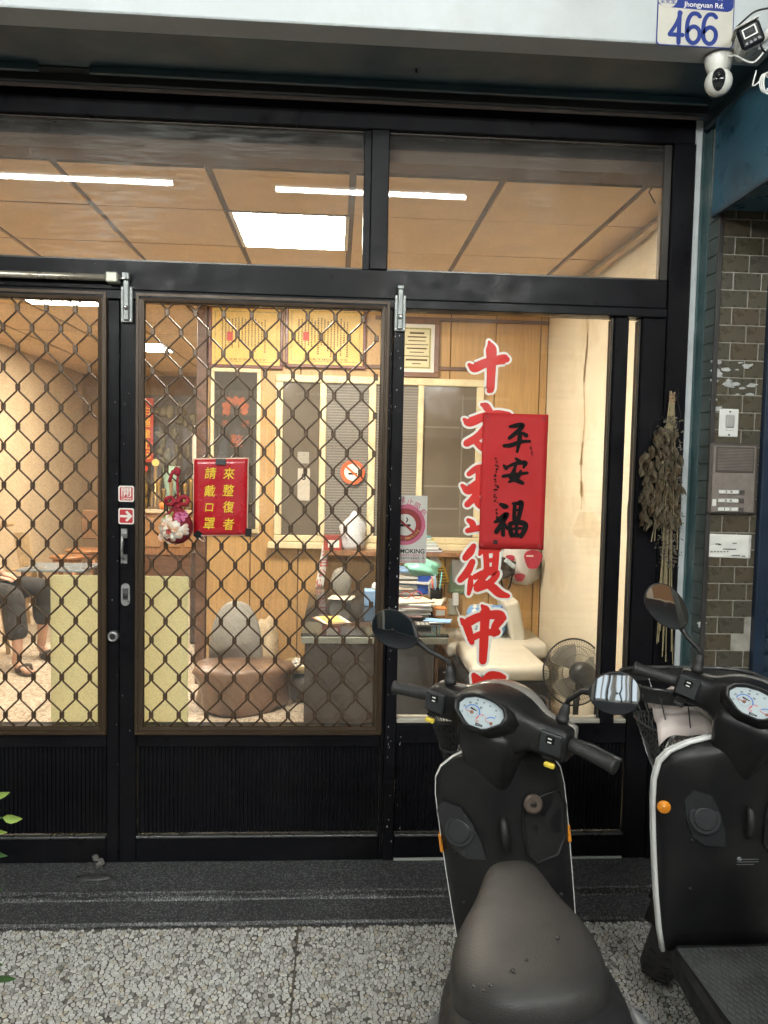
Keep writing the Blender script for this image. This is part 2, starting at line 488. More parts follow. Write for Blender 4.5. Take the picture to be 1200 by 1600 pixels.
TFLOOR = terrazzo_mat('terrazzo_surface', 70, (0.085, 0.075, 0.06), [(0.0, (0.16, 0.14, 0.12)), (0.3, (0.42, 0.40, 0.37)), (0.7, (0.6, 0.58, 0.54)), (1, (0.3, 0.27, 0.23))])
TIN = terrazzo_mat('indoor_terrazzo', 55, (0.35, 0.26, 0.17), [(0.0, (0.28, 0.21, 0.14)), (0.4, (0.62, 0.54, 0.42)), (1, (0.74, 0.68, 0.56))], 0.1, 0.3, joints=0.6)
STEPM = terrazzo_mat('black_terrazzo', 240, (0.032, 0.033, 0.034), [(0.0, (0.030, 0.031, 0.032)), (0.62, (0.038, 0.039, 0.040)), (0.74, (0.12, 0.12, 0.12)), (1, (0.24, 0.24, 0.24))], 0.02, 0.42)
RED = mat('red_vinyl', (0.60, 0.016, 0.010), 0.5, 0, 0.08, 10)
VWHITE = mat('white_vinyl', (0.80, 0.77, 0.70), 0.45, 0, 0.05, 10)
REDP = mat('red_paper', (0.46, 0.016, 0.018), 0.75, 0, 0.1, 5, bump=0.12, bscale=8)
YELLOW = mat('yellow_print', (0.80, 0.55, 0.03), 0.6, 0, 0.05)

# ------------------------------------------------------------------ ground, step, street
D = 2.97
g = MB().add([(-60, -60, -0.004), (60, -60, -0.004), (60, 2.612, -0.004), (-60, 2.612, -0.004)], [(0, 1, 2, 3)]).ob('ground', TFLOOR)
tag(g, kind='structure')
tag(MB().add([(-60, -60, -0.002), (60, -60, -0.002), (60, -3.2, -0.002), (-60, -3.2, -0.002)], [(0, 1, 2, 3)]).ob('road', mat('asphalt', (0.05, 0.05, 0.05), 0.8, 0, 0.3, 40, bump=0.4, bscale=200)), kind='structure')
GX0, GX1, GY0, GY1 = -2.0, 2.0, 1.35, 2.608
tag(MB().add([(GX0, GY0, -0.0015), (GX1, GY0, -0.0015), (GX1, GY1, -0.0015), (GX0, GY1, -0.0015)], [(0, 1, 2, 3)]).ob('terrazzo_bed', TMATRIX), kind='structure')

def stone_chips():
    """chips of the washed terrazzo, each a bevelled stone of its own, as closely packed as the photo shows"""
    rg = np.random.default_rng(3)
    cell = 0.0106
    nx, ny = int((GX1-GX0)/cell), int((GY1-GY0)/cell)
    P = np.zeros((nx+4, ny+4, 2))
    for i in range(nx+4):
        P[i, :, 0] = GX0+(i-2+0.5)*cell
    for j in range(ny+4):
        P[:, j, 1] = GY0+(j-2+0.5)*cell
    P += rg.uniform(-0.47, 0.47, P.shape)*cell
    offs = sorted([(a, b) for a in (-2, -1, 0, 1, 2) for b in (-2, -1, 0, 1, 2) if (a, b) != (0, 0)], key=lambda t: t[0]**2+t[1]**2)[:24]
    shades = [(0.78, 0.76, 0.71), (0.72, 0.70, 0.65), (0.60, 0.58, 0.54), (0.46, 0.44, 0.40), (0.30, 0.28, 0.25), (0.62, 0.54, 0.42), (0.16, 0.145, 0.13), (0.74, 0.73, 0.71)]
    wts = np.array([0.26, 0.22, 0.15, 0.1, 0.06, 0.06, 0.03, 0.12]); wts /= wts.sum()
    V = []; F = []; C = []
    pick = rg.choice(len(shades), size=(nx+4, ny+4), p=wts)
    keep = rg.random((nx+4, ny+4)); shr = rg.uniform(0.72, 0.95, (nx+4, ny+4)); hh = rg.uniform(0.0006, 0.0016, (nx+4, ny+4)); jit = rg.uniform(0.85, 1.12, (nx+4, ny+4))
    joint = -0.103
    for i in range(2, nx+2):
        for j in range(2, ny+2):
            if keep[i, j] < 0.40: continue
            cx, cy_ = P[i, j]
            r = cell*1.7
            if abs(cx-joint) < 0.0024: continue
            poly = [(-r, -r), (r, -r), (r, r), (-r, r)]
            for a, b in offs:
                if keep[i+a, j+b] < 0.40: continue
                dx, dy = P[i+a, j+b]-P[i, j]
                lim = (dx*dx+dy*dy)/2
                out = []
                n = len(poly)
                for k in range(n):
                    p, q = poly[k], poly[(k+1) % n]
                    dp, dq = p[0]*dx+p[1]*dy-lim, q[0]*dx+q[1]*dy-lim
                    if dp <= 0: out.append(p)
                    if (dp < 0 < dq) or (dq < 0 < dp):
                        t = dp/(dp-dq); out.append((p[0]+(q[0]-p[0])*t, p[1]+(q[1]-p[1])*t))
                poly = out
                if len(poly) < 3: break
            if len(poly) < 3: continue
            if abs(cx-joint) < 0.03:            # cut clean along the divider strip
                sg = 1 if cx > joint else -1; lim = (joint+sg*0.0022-cx)*sg; out = []
                for k in range(len(poly)):
                    p, q = poly[k], poly[(k+1) % len(poly)]
                    dp, dq = p[0]*sg-lim, q[0]*sg-lim
                    if dp >= 0: out.append(p)
                    if dp*dq < 0: t = dp/(dp-dq); out.append((p[0]+(q[0]-p[0])*t, p[1]+(q[1]-p[1])*t))
                poly = out
                if len(poly) < 3: continue
            poly = [q for k in range(len(poly)) for q in ((poly[k][0]*.72+poly[(k+1) % len(poly)][0]*.28, poly[k][1]*.72+poly[(k+1) % len(poly)][1]*.28), (poly[k][0]*.28+poly[(k+1) % len(poly)][0]*.72, poly[k][1]*.28+poly[(k+1) % len(poly)][1]*.72))]   # worn round
            n = len(poly); s = shr[i, j]; h = hh[i, j]; k0 = len(V)
            V += [(cx+x*s, cy_+y*s, -0.0014) for x, y in poly]
            V += [(cx+x*s*0.88, cy_+y*s*0.88, h) for x, y in poly]
            F.append(tuple(range(k0+n, k0+2*n)))
            for k in range(n):
                F.append((k0+k, k0+(k+1) % n, k0+n+(k+1) % n, k0+n+k))
            c = tuple(min(0.8, v*0.93*jit[i, j]) for v in shades[pick[i, j]])
            C += [(*c, 1.0)]*(n+1)
    me = bpy.data.meshes.new('stone_chips'); me.from_pydata(V, [], F)
    at_ = me.attributes.new('stone', 'FLOAT_COLOR', 'FACE')
    at_.data.foreach_set('color', np.array(C, dtype=np.float32).ravel())
    me.update()
    return link('stone_chips', me, STONE)
tag(stone_chips(), kind='stuff')
tag(boxo('divider_strip', mat('dull_brass', (0.17, 0.145, 0.11), 0.5, 0.2), -0.1048, -0.1018, 1.35, 2.606, -0.002, 0.0012), kind='structure')

st = MB()
def step_profile(x): return [(x, 2.61, -0.05), (x, 2.61, 0.006), (x, 2.618, 0.013), (x, 2.745, 0.016), (x, 2.748, 0.020), (x, 2.752, 0.032), (x, 2.742, 0.036), (x, 2.742, 0.046), (x, 2.750, 0.050), (x, 3.06, 0.052), (x, 3.06, -0.05)]
xs = np.linspace(-4, 1.372, 60)
st.loft([[(x, y+0.0016*math.sin(9*x+k)+0.001*math.sin(23*x), z) for k, (x, y, z) in enumerate(step_profile(x))] for x in xs])
tag(st.ob('step', STEPM), kind='structure')
tag(MB().box(-4, 4, 3.06, 11.0, 0.0, 0.05).ob('floor', TIN), kind='structure')

# small leaf litter and a stone lying on the step
wl_ = MB()
for k in range(5): wl_.ball((-0.862+rnd.uniform(-.02, .02), 2.925+rnd.uniform(-.008, .008), 0.060+k*0.007), 0.013, 8, 6, (1, 0.8, 0.8))
tag(wl_.ob('putty_lump', mat('dirty_putty', (0.14, 0.13, 0.12), 0.9, 0, 0.5, 60, bump=0.6, bscale=80), smooth=True), 'lump of dried grey putty at the foot of the door post', 'putty lump')
x_, y_ = -0.86, 2.84
tag(MB().lathe([(0.055, 0.0), (0.058, 0.004), (0.03, 0.007)], (x_, y_, 0.0515), n=20).xf(Matrix.Translation((x_, y_, 0)) @ Matrix.Diagonal((1.2, 0.42, 1, 1)) @ Matrix.Translation((-x_, -y_, 0))).ob('cement_patch', mat('wet_cement', (0.06, 0.06, 0.058), 0.5, 0, 0.4, 40, bump=0.5), smooth=True), 'worn oval cement patch on the black step below the door post', 'cement patch')

# ------------------------------------------------------------------ beam, soffit, arcade ceiling
bt = thing('lintel_beam', 'white painted concrete beam above the shopfront', 'beam', (0, 2.5, 2.91))
boxo('beam_face', WHITEP, -5, 1.352, 2.45, 2.556, 2.912, 3.40, bt, 0.004)
boxo('soffit', GREENP, -5, 1.36, 2.558, 2.935, 2.918, 3.38, bt)
boxo('plaster_edge', mat('pinkish_mortar', (0.36, 0.30, 0.27), 0.9, 0, 0.2, 12), -5, 1.34, 2.938, 3.03, 2.912, 3.0, bt)
boxo('shutter_rail', GREENP, -5, -1.03, 2.785, 2.80, 2.893, 2.917, bt, 0.002)
boxo('shutter_rail', GREENP, -0.86, 1.30, 2.785, 2.80, 2.893, 2.917, bt, 0.002)
boxo('shutter_rail', mat('dark_metal', (0.02, 0.022, 0.022), 0.5), -5, 1.33, 2.846, 2.858, 2.886, 2.917, bt, 0.002)
boxo('gap_shade', mat('gap_shade_black', (0.008, 0.008, 0.009), 0.9), -5, 1.32, 2.802, 2.845, 2.913, 2.9175, bt)  # black strip painted for the shade in the gap between the rails
nub = MB().lathe([(0.004, 0), (0.004, 0.01), (0.0, 0.012)], (0.245, 2.70, 2.918), (0, 0, -1), 10).ob('screw', BLACK, bt)

tag(boxo('ceiling', mat('arcade_ceiling_paint', (0.62, 0.62, 0.60), 0.8), -8, 8, -3.2, 3.2, 3.42, 3.6), kind='structure')
def tube_light(x0, x1, y, label, s=None):
    t = thing('tube_light', label, 'ceiling light', ((x0+x1)/2, y, 3.24), 'fluorescent tubes under the arcade ceiling')
    boxo('housing', WPLASTIC, x0-0.03, x1+0.03, y-0.03, y+0.03, 3.225, 3.27, t, 0.004)
    boxo('stem', WPLASTIC, (x0+x1)/2-0.01, (x0+x1)/2+0.01, y-0.01, y+0.01, 3.27, 3.42, t)
    MB().tube([(x0, y, 3.205), (x1, y, 3.205)], 0.0135, 12).ob('tube', emit_mat('fluorescent_tube' + ('_fill' if s else ''), (0.97, 1.0, 0.96), s or TUBE_OUT), t, smooth=True)
tube_light(-2.15, -0.985, 1.235, 'left fluorescent tube under the arcade ceiling, mirrored in the left transom')
tube_light(-0.385, 0.745, 1.21, 'right fluorescent tube under the arcade ceiling, mirrored across the transom mullion')
tube_light(-1.9, -0.75, -1.0, 'left added fill tube behind the camera, brightening the arcade floor', 490)  # unseen fill tubes from here on, added to brighten floor and scooters
tube_light(0.4, 1.55, -1.0, 'right added fill tube behind the camera, brightening the arcade floor', 490)
tube_light(-2.4, -1.25, -2.3, 'left added outer fill tube by the arcade edge', 430)
tube_light(0.9, 2.05, -2.3, 'right added outer fill tube by the arcade edge', 430)
for x in (-3.2, 3.2):
    t = thing('arcade_pillar', 'square tiled arcade pillar by the road on the %s' % ('left' if x < 0 else 'right'), 'pillar', (x, -2.9, 0))
    boxo('shaft', mat('dark_pillar_tile', (0.06, 0.058, 0.05), 0.4, 0, 0.3, 12), x-0.25, x+0.25, -3.15, -2.65, 0, 3.42, t, 0.01)
    boxo('plinth', STEPM, x-0.28, x+0.28, -3.18, -2.62, 0, 0.2, t, 0.01)
# the houses across the road, seen in the scooter mirrors
for i, (x0, x1, h, c) in enumerate([(-16, -8, 5.6, (0.2, 0.18, 0.16)), (-8, -1.5, 6.6, (0.6, 0.6, 0.58)), (-1.5, 5, 5.2, (0.3, 0.27, 0.24)), (5, 12, 6.3, (0.55, 0.54, 0.5)), (12, 20, 5.6, (0.35, 0.29, 0.25))]):
    nm = ['beige', 'pale grey', 'low brown', 'cream', 'reddish'][i]
    t = thing('town_house', nm + ' town house across the road with rows of windows', 'building', ((x0+x1)/2, -15, 0), 'houses across the road')
    boxo('wall', mat('house_wall_'+nm.replace(' ', '_'), c, 0.85, 0, 0.1, 1), x0, x1-0.05, -21, -15, 0, h, t)
    for f in range(1, 2):
        for k in range(3):
            xa = x0+(x1-x0)*(k+0.2)/3; xb = x0+(x1-x0)*(k+0.8)/3
            w = boxo('window', mat('house_window_glass', (0.05, 0.06, 0.07), 0.1), xa, xb, -15.02, -14.9, 3.5, 4.7, t)
            boxo('frame', WPLASTIC, xa-0.05, xb+0.05, -14.92, -14.86, 3.42, 3.5, w)
    if i == 1:      # glowing panes added for stripes in a scooter mirror, other fronts shut or dim
        for k in range(7):
            xa = -5.0+k*0.46
            boxo('stripe_glow_pane', emit_mat('cool_stripe_glow', (0.80, 0.93, 1.0), 0.9), xa+0.05, xa+0.40-0.14*(k % 3), -15.02, -14.93, 0.25, 2.5, t)
            boxo('post', WPLASTIC if k % 2 else BPLASTIC, xa-0.05, xa+0.04, -15.02, -14.85, 0.05, 2.6, t)
        boxo('awning', mat('dark_awning', (0.03, 0.05, 0.08), 0.7), -5.3, -1.6, -15.0, -13.9, 2.62, 2.8, t)
        boxo('closed_shutter', NAVY, x0+0.3, -5.3, -15.02, -14.9, 0.05, 2.6, t)
    elif i == 0: boxo('closed_shutter', NAVY, x0+0.6, x1-0.6, -15.02, -14.9, 0.05, 2.6, t)
    else: boxo('shop_opening', emit_mat('dim_lit_shop_front', (1.0, 0.55, 0.28), 0.16), x0+0.6, x1-0.6, -15.02, -14.93, 0.1, 2.4, t)

# ------------------------------------------------------------------ shopfront frame
fr = thing('shopfront_frame', 'black aluminium shopfront frame holding the transom windows', 'window frame', (0, D, 0.05))
F0, F1 = D-0.02, D+0.06
boxo('head_rail', BLACK, -3.0, 1.333, F0, F1, 2.822, 2.912, fr, 0.003)
boxo('transom_rail', BLACK, -3.0, 1.245, F0-0.006, F1, 2.205, 2.31, fr, 0.003)
boxo('drip_rail', BLACK, -3.0, 1.245, F0-0.016, F1-0.01, 2.170, 2.203, fr, 0.003)
boxo('mullion', BLACK, 0.108, 0.176, F0-0.004, F1, 2.312, 2.820, fr, 0.004)
boxo('mullion', BLACK, -1.95, -1.89, F0-0.004, F1, 2.312, 2.820, fr, 0.004)
boxo('jamb', BLACK, 1.25, 1.333, F0-0.01, F1, 0.052, 2.820, fr, 0.003)
boxo('inner_jamb', BLACK, 1.157, 1.248, F0-0.004, F1, 0.052, 2.168, fr, 0.003)
boxo('post', BLACK, 1.050, 1.104, F0, F1, 0.59, 2.168, fr, 0.003)
ALU = mat('bright_bead', (0.05, 0.045, 0.04), 0.30, 0.3, 0.03, 2, rvar=0.02)
for n, (x0, x1) in enumerate(((-1.888, 0.110), (0.174, 1.248))):
    p = boxo('transom_pane', GLASS_T, x0, x1, D+0.008, D+0.012, 2.312, 2.820, fr)
    boxo('bead', BLACK if n == 0 else ALU, x1-0.028, x1, D-0.012, D+0.006, 2.313, 2.819, p, 0.002)
    boxo('bead', ALU, x0, x1-0.03, D-0.006, D+0.006, 2.313, 2.320, p, 0.001)
    boxo('bead', ALU, x0, x1-0.03, D-0.002, D+0.006, 2.814, 2.819, p, 0.001)

fw = thing('shop_window', 'tall fixed shop window with ribbed black lower panel behind the scooter', 'window', (0.65, D, 0.05))
boxo('pane', GLASS, 0.2495, 1.0485, D+0.012, D+0.017, 0.612, 2.168, fw)
boxo('side_pane', GLASS, 1.1055, 1.1555, D+0.012, D+0.017, 0.612, 2.168, fw)
boxo('bead', ALU, 1.040, 1.0485, D-0.006, D+0.010, 0.612, 2.167, fw, 0.002)
boxo('bead', ALU, 1.1475, 1.1555, D-0.006, D+0.010, 0.612, 2.167, fw, 0.002)
boxo('sill', mat('pale_sill', (0.5, 0.47, 0.4), 0.5, 0.3), 0.2495, 1.1555, D-0.014, D+0.04, 0.592, 0.610, fw, 0.003)
boxo('bottom_rail', BLACK, 0.2495, 1.1555, F0, F1, 0.515, 0.590, fw, 0.003)
boxo('lower_rail', BLACK, 0.2495, 1.1555, F0, F1, 0.060, 0.146, fw, 0.003)
boxo('ledge', mat('worn_ledge', (0.07, 0.07, 0.068), 0.3, 0.4), 0.2495, 1.1555, F0-0.012, F0+0.02, 0.148, 0.158, fw, 0.003)
boxo('threshold', mat('pale_strip', (0.5, 0.5, 0.48), 0.5), 0.2495, 1.1555, F0-0.006, F1, 0.0525, 0.058, fw)
def ribbed(x0, x1, z0, z1, parent, pitch=0.0155):
    n = int((x1-x0)/pitch); w = (x1-x0)/n; mb = MB()
    pts = []
    for k in range(n):
        a = x0+k*w
        pts += [(a, 0.006), (a+w*0.12, 0.0), (a+w*0.62, 0.0), (a+w*0.74, 0.006)]
    pts.append((x1, 0.006))
    v0 = [(x, D-0.004+y, z0) for x, y in pts]; v1 = [(x, D-0.004+y, z1) for x, y in pts]
    m = len(pts)
    mb.add(v0+v1, [(i, i+1, m+i+1, m+i) for i in range(m-1)])
    return mb.ob('ribbed_panel', BLACK, parent)
ribbed(0.2495, 1.1555, 0.160, 0.513, fw)
boxo('mounting_post', BLACK, 0.204, 0.2475, F0-0.004, F1, 0.052, 2.168, fr, 0.003)

# ------------------------------------------------------------------ sliding doors with expanded diamond grilles
GP, ROWH, ROW0 = 0.1026, 0.0714, 2.199
def grille_strand_mesh(z0, z1, phase):
    """one wavy rod, meeting its left and right neighbours in turn"""
    pts = []; k = int((z1-z0)/ROWH)+2
    zc = ROW0
    amp = GP/4-0.0034
    seq = []
    for i in range(k+1):
        s = amp if (i+phase) % 2 == 0 else -amp
        z = zc-i*ROWH
        seq += [(s*0.74, z+0.0195), (s*.94, z+0.0145), (s, z+0.009), (s, z-0.009), (s*.94, z-0.0145), (s*0.74, z-0.0195)]
    pts = [(x, 0, z) for x, z in seq if z0-0.004 < z < z1+0.004]
    # run out straight to the frame edges
    def edge(z):
        best = None
        for a, b in zip(seq, seq[1:]):
            if a[1] >= z >= b[1]:
                t = (a[1]-z)/(a[1]-b[1]+1e-9); best = a[0]+(b[0]-a[0])*t
        return best
    e1, e0 = edge(z1+0.004), edge(z0-0.004)
    if e1 is not None: pts = [(e1, 0, z1+0.004)]+pts
    if e0 is not None: pts = pts+[(e0, 0, z0-0.004)]
    mb = MB().tube(pts, 0.0035, 6)
    return mb.mesh('grille_strand')
CLIP_ME = MB().box(-0.0080, 0.0080, -0.0050, 0.0050, -0.0122, 0.0122, 0.002).mesh('grille_clip')
CLIP_ME.materials.append(WIRE)
def sliding_door(label, x0, x1, fx0, fx1, lab_x0):
    """x0..x1 black leaf, fx0..fx1 outside of the brown grille frame"""
    t = thing('sliding_door', label, 'door', ((x0+x1)/2, D, 0.05), 'sliding doors with diamond grilles')
    zb, zt = 0.052, 2.168
    L0, L1 = fx0+0.004, fx1-0.004
    boxo('stile', BLACK, x0, L0, F0, F1-0.02, zb, zt, t, 0.003)
    boxo('stile', BLACK, L1, x1, F0, F1-0.02, zb, zt, t, 0.003)
    boxo('middle_rail', BLACK, L0+0.0005, L1-0.0005, F0+0.002, F1-0.02, 0.500, 0.580, t, 0.003)
    boxo('bottom_rail', BLACK, L0+0.0005, L1-0.0005, F0+0.002, F1-0.02, zb, 0.146, t, 0.003)
    boxo('ledge', mat('worn_ledge', (0.07, 0.07, 0.068), 0.3, 0.4), L0+0.0005, L1-0.0005, F0-0.010, F0+0.02, 0.148, 0.158, t, 0.003)
    ribbed(L0+0.0005, L1-0.0005, 0.160, 0.498, t)
    boxo('glass_pane', GLASS_F, fx0+0.02, fx1-0.02, D+0.018, D+0.022, 0.580, zt, t)
    # mitred brown frame in front of the leaf
    z0, z1, w, y0, y1 = 0.552, 2.196, 0.035, F0-0.018, F0-0.001
    def mitre(a, b, c, d):
        """four outline corners (x, z) swept in depth with a grooved face"""
        mb = MB()
        o = [a, b]; i_ = [d, c]
        prof = [(0.0, y1), (0.0, y0+0.006), (0.08, y0), (0.36, y0), (0.40, y0+0.003), (0.55, y0+0.003), (0.60, y0), (0.9, y0+0.002), (1.0, y0+0.010), (1.0, y1)]
        secs = []
        for k in (0, 1):
            secs.append([(o[k][0]+(i_[k][0]-o[k][0])*s, y, o[k][1]+(i_[k][1]-o[k][1])*s) for s, y in prof])
        return mb.loft(secs).ob('grille_frame', BROWN, t)
    mitre((fx0, z1), (fx1, z1), (fx1-w, z1-w), (fx0+w, z1-w))
    mitre((fx0, z0), (fx1, z0), (fx1-w, z0+w), (fx0+w, z0+w))
    mitre((fx0, z0), (fx0, z1), (fx0+w, z1-w), (fx0+w, z0+w))
    mitre((fx1, z0), (fx1, z1), (fx1-w, z1-w), (fx1-w, z0+w))
    gx0, gx1, gz0, gz1 = fx0+w, fx1-w, z0+w, z1-w
    ys = F0-0.009
    ms = [grille_strand_mesh(gz0, gz1, 0), grille_strand_mesh(gz0, gz1, 1)]
    for m in ms:
        m.materials.append(WIRE); m.polygons.foreach_set('use_smooth', [True]*len(m.polygons))
    org = ORG[t.name]
    n = int((gx1-gx0)/(GP/2))
    off = lab_x0
    for k in range(-3, n+10):
        x = off+k*GP/2
        if x-GP/4 < gx0-0.034 or x+GP/4 > gx1+0.034: continue
        o = bpy.data.objects.new('grille_strand', ms[k % 2]); COL.objects.link(o)
        o.parent = t; o.location = (x-org.x, ys-org.y, 0-org.z)
        for i in range(0, 30):
            z = ROW0-i*ROWH
            if z < gz0+0.008 or z > gz1-0.008: continue
            if (i+k % 2) % 2 == 0:     # this rod swings right here: clip to the next rod
                xc = x+GP/4
                if xc > gx1-0.006 or xc < gx0+0.006: continue
                c = bpy.data.objects.new('grille_clip', CLIP_ME); COL.objects.link(c)
                c.parent = t; c.location = (xc-org.x, ys-org.y, z-org.z)
    return t
door2 = sliding_door('middle sliding door with diamond grille, red notice and hanging flower ball', -0.800, 0.2015, at(210.5, 700, 2.932)[0], at(606, 700, 2.932)[0], at(261, 494, 2.94)[0]-0.75*GP-GP)
door1 = sliding_door('left sliding door with diamond grille cut off by the picture edge', -1.868, -0.802, -1.812, at(166.5, 700, 2.932)[0], at(27, 486, 2.94)[0]-0.75*GP-6*GP)

# door furniture (parts of the doors)
def handle():
    x, z0, z1 = -0.783, 1.205, 1.325
    h = MB().tube([(x, F0-0.006, z1-0.012), (x, F0-0.03, z1-0.02), (x, F0-0.034, z1-0.035), (x, F0-0.034, z0+0.035), (x, F0-0.03, z0+0.02), (x, F0-0.006, z0+0.012)], 0.0055, 8)
    o = h.ob('handle', STEEL, door2, True)
    boxo('handle_plate', STEEL, x-0.012, x+0.012, F0-0.006, F0-0.0005, z1-0.03, z1+0.006, o, 0.002)
    boxo('handle_plate', STEEL, x-0.012, x+0.012, F0-0.006, F0-0.0005, z0-0.006, z0+0.03, o, 0.002)
handle()
x, z = at(196, 929, D-0.025)
o = MB().prism([(x+0.016*math.cos(a)*1.0, z+0.026*(1 if math.sin(a) > 0 else -1)+0.016*math.sin(a)) for a in np.linspace(0.01, 2*math.pi-0.01, 24)], F0-0.006, F0-0.0005).ob('lock_plate', STEEL, door2)
MB().lathe([(0.009, 0), (0.009, 0.006), (0.006, 0.008)], (x, F0-0.006, z-0.004), (0, -1, 0), 16).ob('keyhole', BPLASTIC, o, True)
boxo('lock_frame', mat('dark_steel', (0.15, 0.15, 0.15), 0.4, 0.7), x-0.0095, x+0.0095, F0-0.0085, F0-0.0062, z-0.02, z+0.024, o, 0.001)
x, z = at(177, 994, D-0.025)
o = MB().lathe([(0.021, 0), (0.021, 0.012), (0.017, 0.018), (0.012, 0.019), (0.011, 0.014)], (x, F0, z), (0, -1, 0), 24).ob('round_lock', STEEL, door1, True)
MB().lathe([(0.010, 0), (0.010, 0.017)], (x, F0, z), (0, -1, 0), 16).ob('cylinder', BPLASTIC, o)

# bolts at the door heads
def bolt(px, py, label, rod):
    x, _ = at(px, py, D-0.03); zt, zb = at(px, py-26, D-0.03)[1]+0.0, at(px, py+30, D-0.03)[1]
    t = thing('barrel_bolt', label, 'bolt', (x, F0, zb), 'steel bolts on the door heads')
    y = F0-0.012
    boxo('back_plate', GALV, x-0.021, x+0.021, y-0.008, y+0.004, zb, zt, t, 0.002)
    boxo('slide', GALV, x-0.010, x+0.010, y-0.020, y-0.0085, zb+0.006, zt+0.02, t, 0.003)
    MB().lathe([(0.008, 0), (0.008, 0.010), (0.004, 0.012)], (x, y-0.020, zb+0.05), (0, -1, 0), 14).ob('knob', STEEL, t, True)
    for sx in (-1, 1):
        for zz in (zb+0.008, zt-0.008):
            MB().lathe([(0.003, 0), (0.002, 0.003)], (x+sx*0.016, y-0.008, zz), (0, -1, 0), 8).ob('screw', STEEL, t)
    if rod:
        boxo('catch', GALV, x-0.014, x+0.012, y-0.024, y+0.006, zt+0.021, zt+0.046, t, 0.002)
    else:
        boxo('catch', GALV, x-0.012, x+0.012, y-0.018, y+0.006, zt+0.021, zt+0.034, t, 0.002)
bolt(199, 474, 'steel sliding bolt at the head of the left door beside the closer tube', True)
bolt(625, 488, 'steel sliding bolt at the head of the middle door, right end', False)
t = thing('door_closer', 'grey cylindrical door closer tube along the head of the left door', 'door closer', (-1.2, F0-0.03, 2.26))
za = at(20, 431, D-0.045)[1]; xa = at(-60, 431, D-0.045)[0]; xb, zb = at(168, 435, D-0.045)
MB().tube([(xa-0.3, F0-0.035, zb), (xb, F0-0.035, zb)], 0.0125, 14).ob('cylinder', mat('champagne_metal', (0.42, 0.38, 0.31), 0.3, 0.7), t, True)
boxo('end_block', mat('cream_metal', (0.5, 0.5, 0.42), 0.4, 0.2), xb, xb+0.042, F0-0.055, F0-0.006, zb-0.018, zb+0.018, t, 0.004)
MB().tube([(xb+0.042, F0-0.035, zb), (xb+0.07, F0-0.035, zb)], 0.004, 8).ob('piston', STEEL, t, True)

# the neighbours' closed fronts either side of the shop
t = thing('closed_shop', 'dark closed shop front beyond the left edge of the picture', 'building', (-6.5, 3.0, 0))
boxo('wall', GREENP, -12, -3.02, 2.99, 3.2, 0, 3.42, t, 0.01)
for k in range(4): boxo('shutter_panel', NAVY, -11.8+k*2.2, -9.8+k*2.2, 2.96, 2.988, 0.1, 2.6, t, 0.01)
tag(boxo('side_wall', WHITEP, 2.72, 9, 2.86, 3.2, 0, 2.87, None, 0.01), 'white wall beyond the blue shutter', 'wall')

lw_ = thing('side_window', 'tall plain shop window left of the sliding doors, outside the picture', 'window', (-2.44, D, 0.05))
boxo('pane', GLASS, -2.96, -1.905, D+0.012, D+0.017, 0.59, 2.168, lw_)
boxo('bottom_rail', BLACK, -2.99, -1.872, F0, F1, 0.052, 0.589, lw_, 0.003)
boxo('stile', BLACK, -2.99, -2.961, F0, F1, 0.59, 2.168, lw_, 0.003); boxo('stile', BLACK, -1.904, -1.872, F0, F1, 0.59, 2.168, lw_, 0.003)
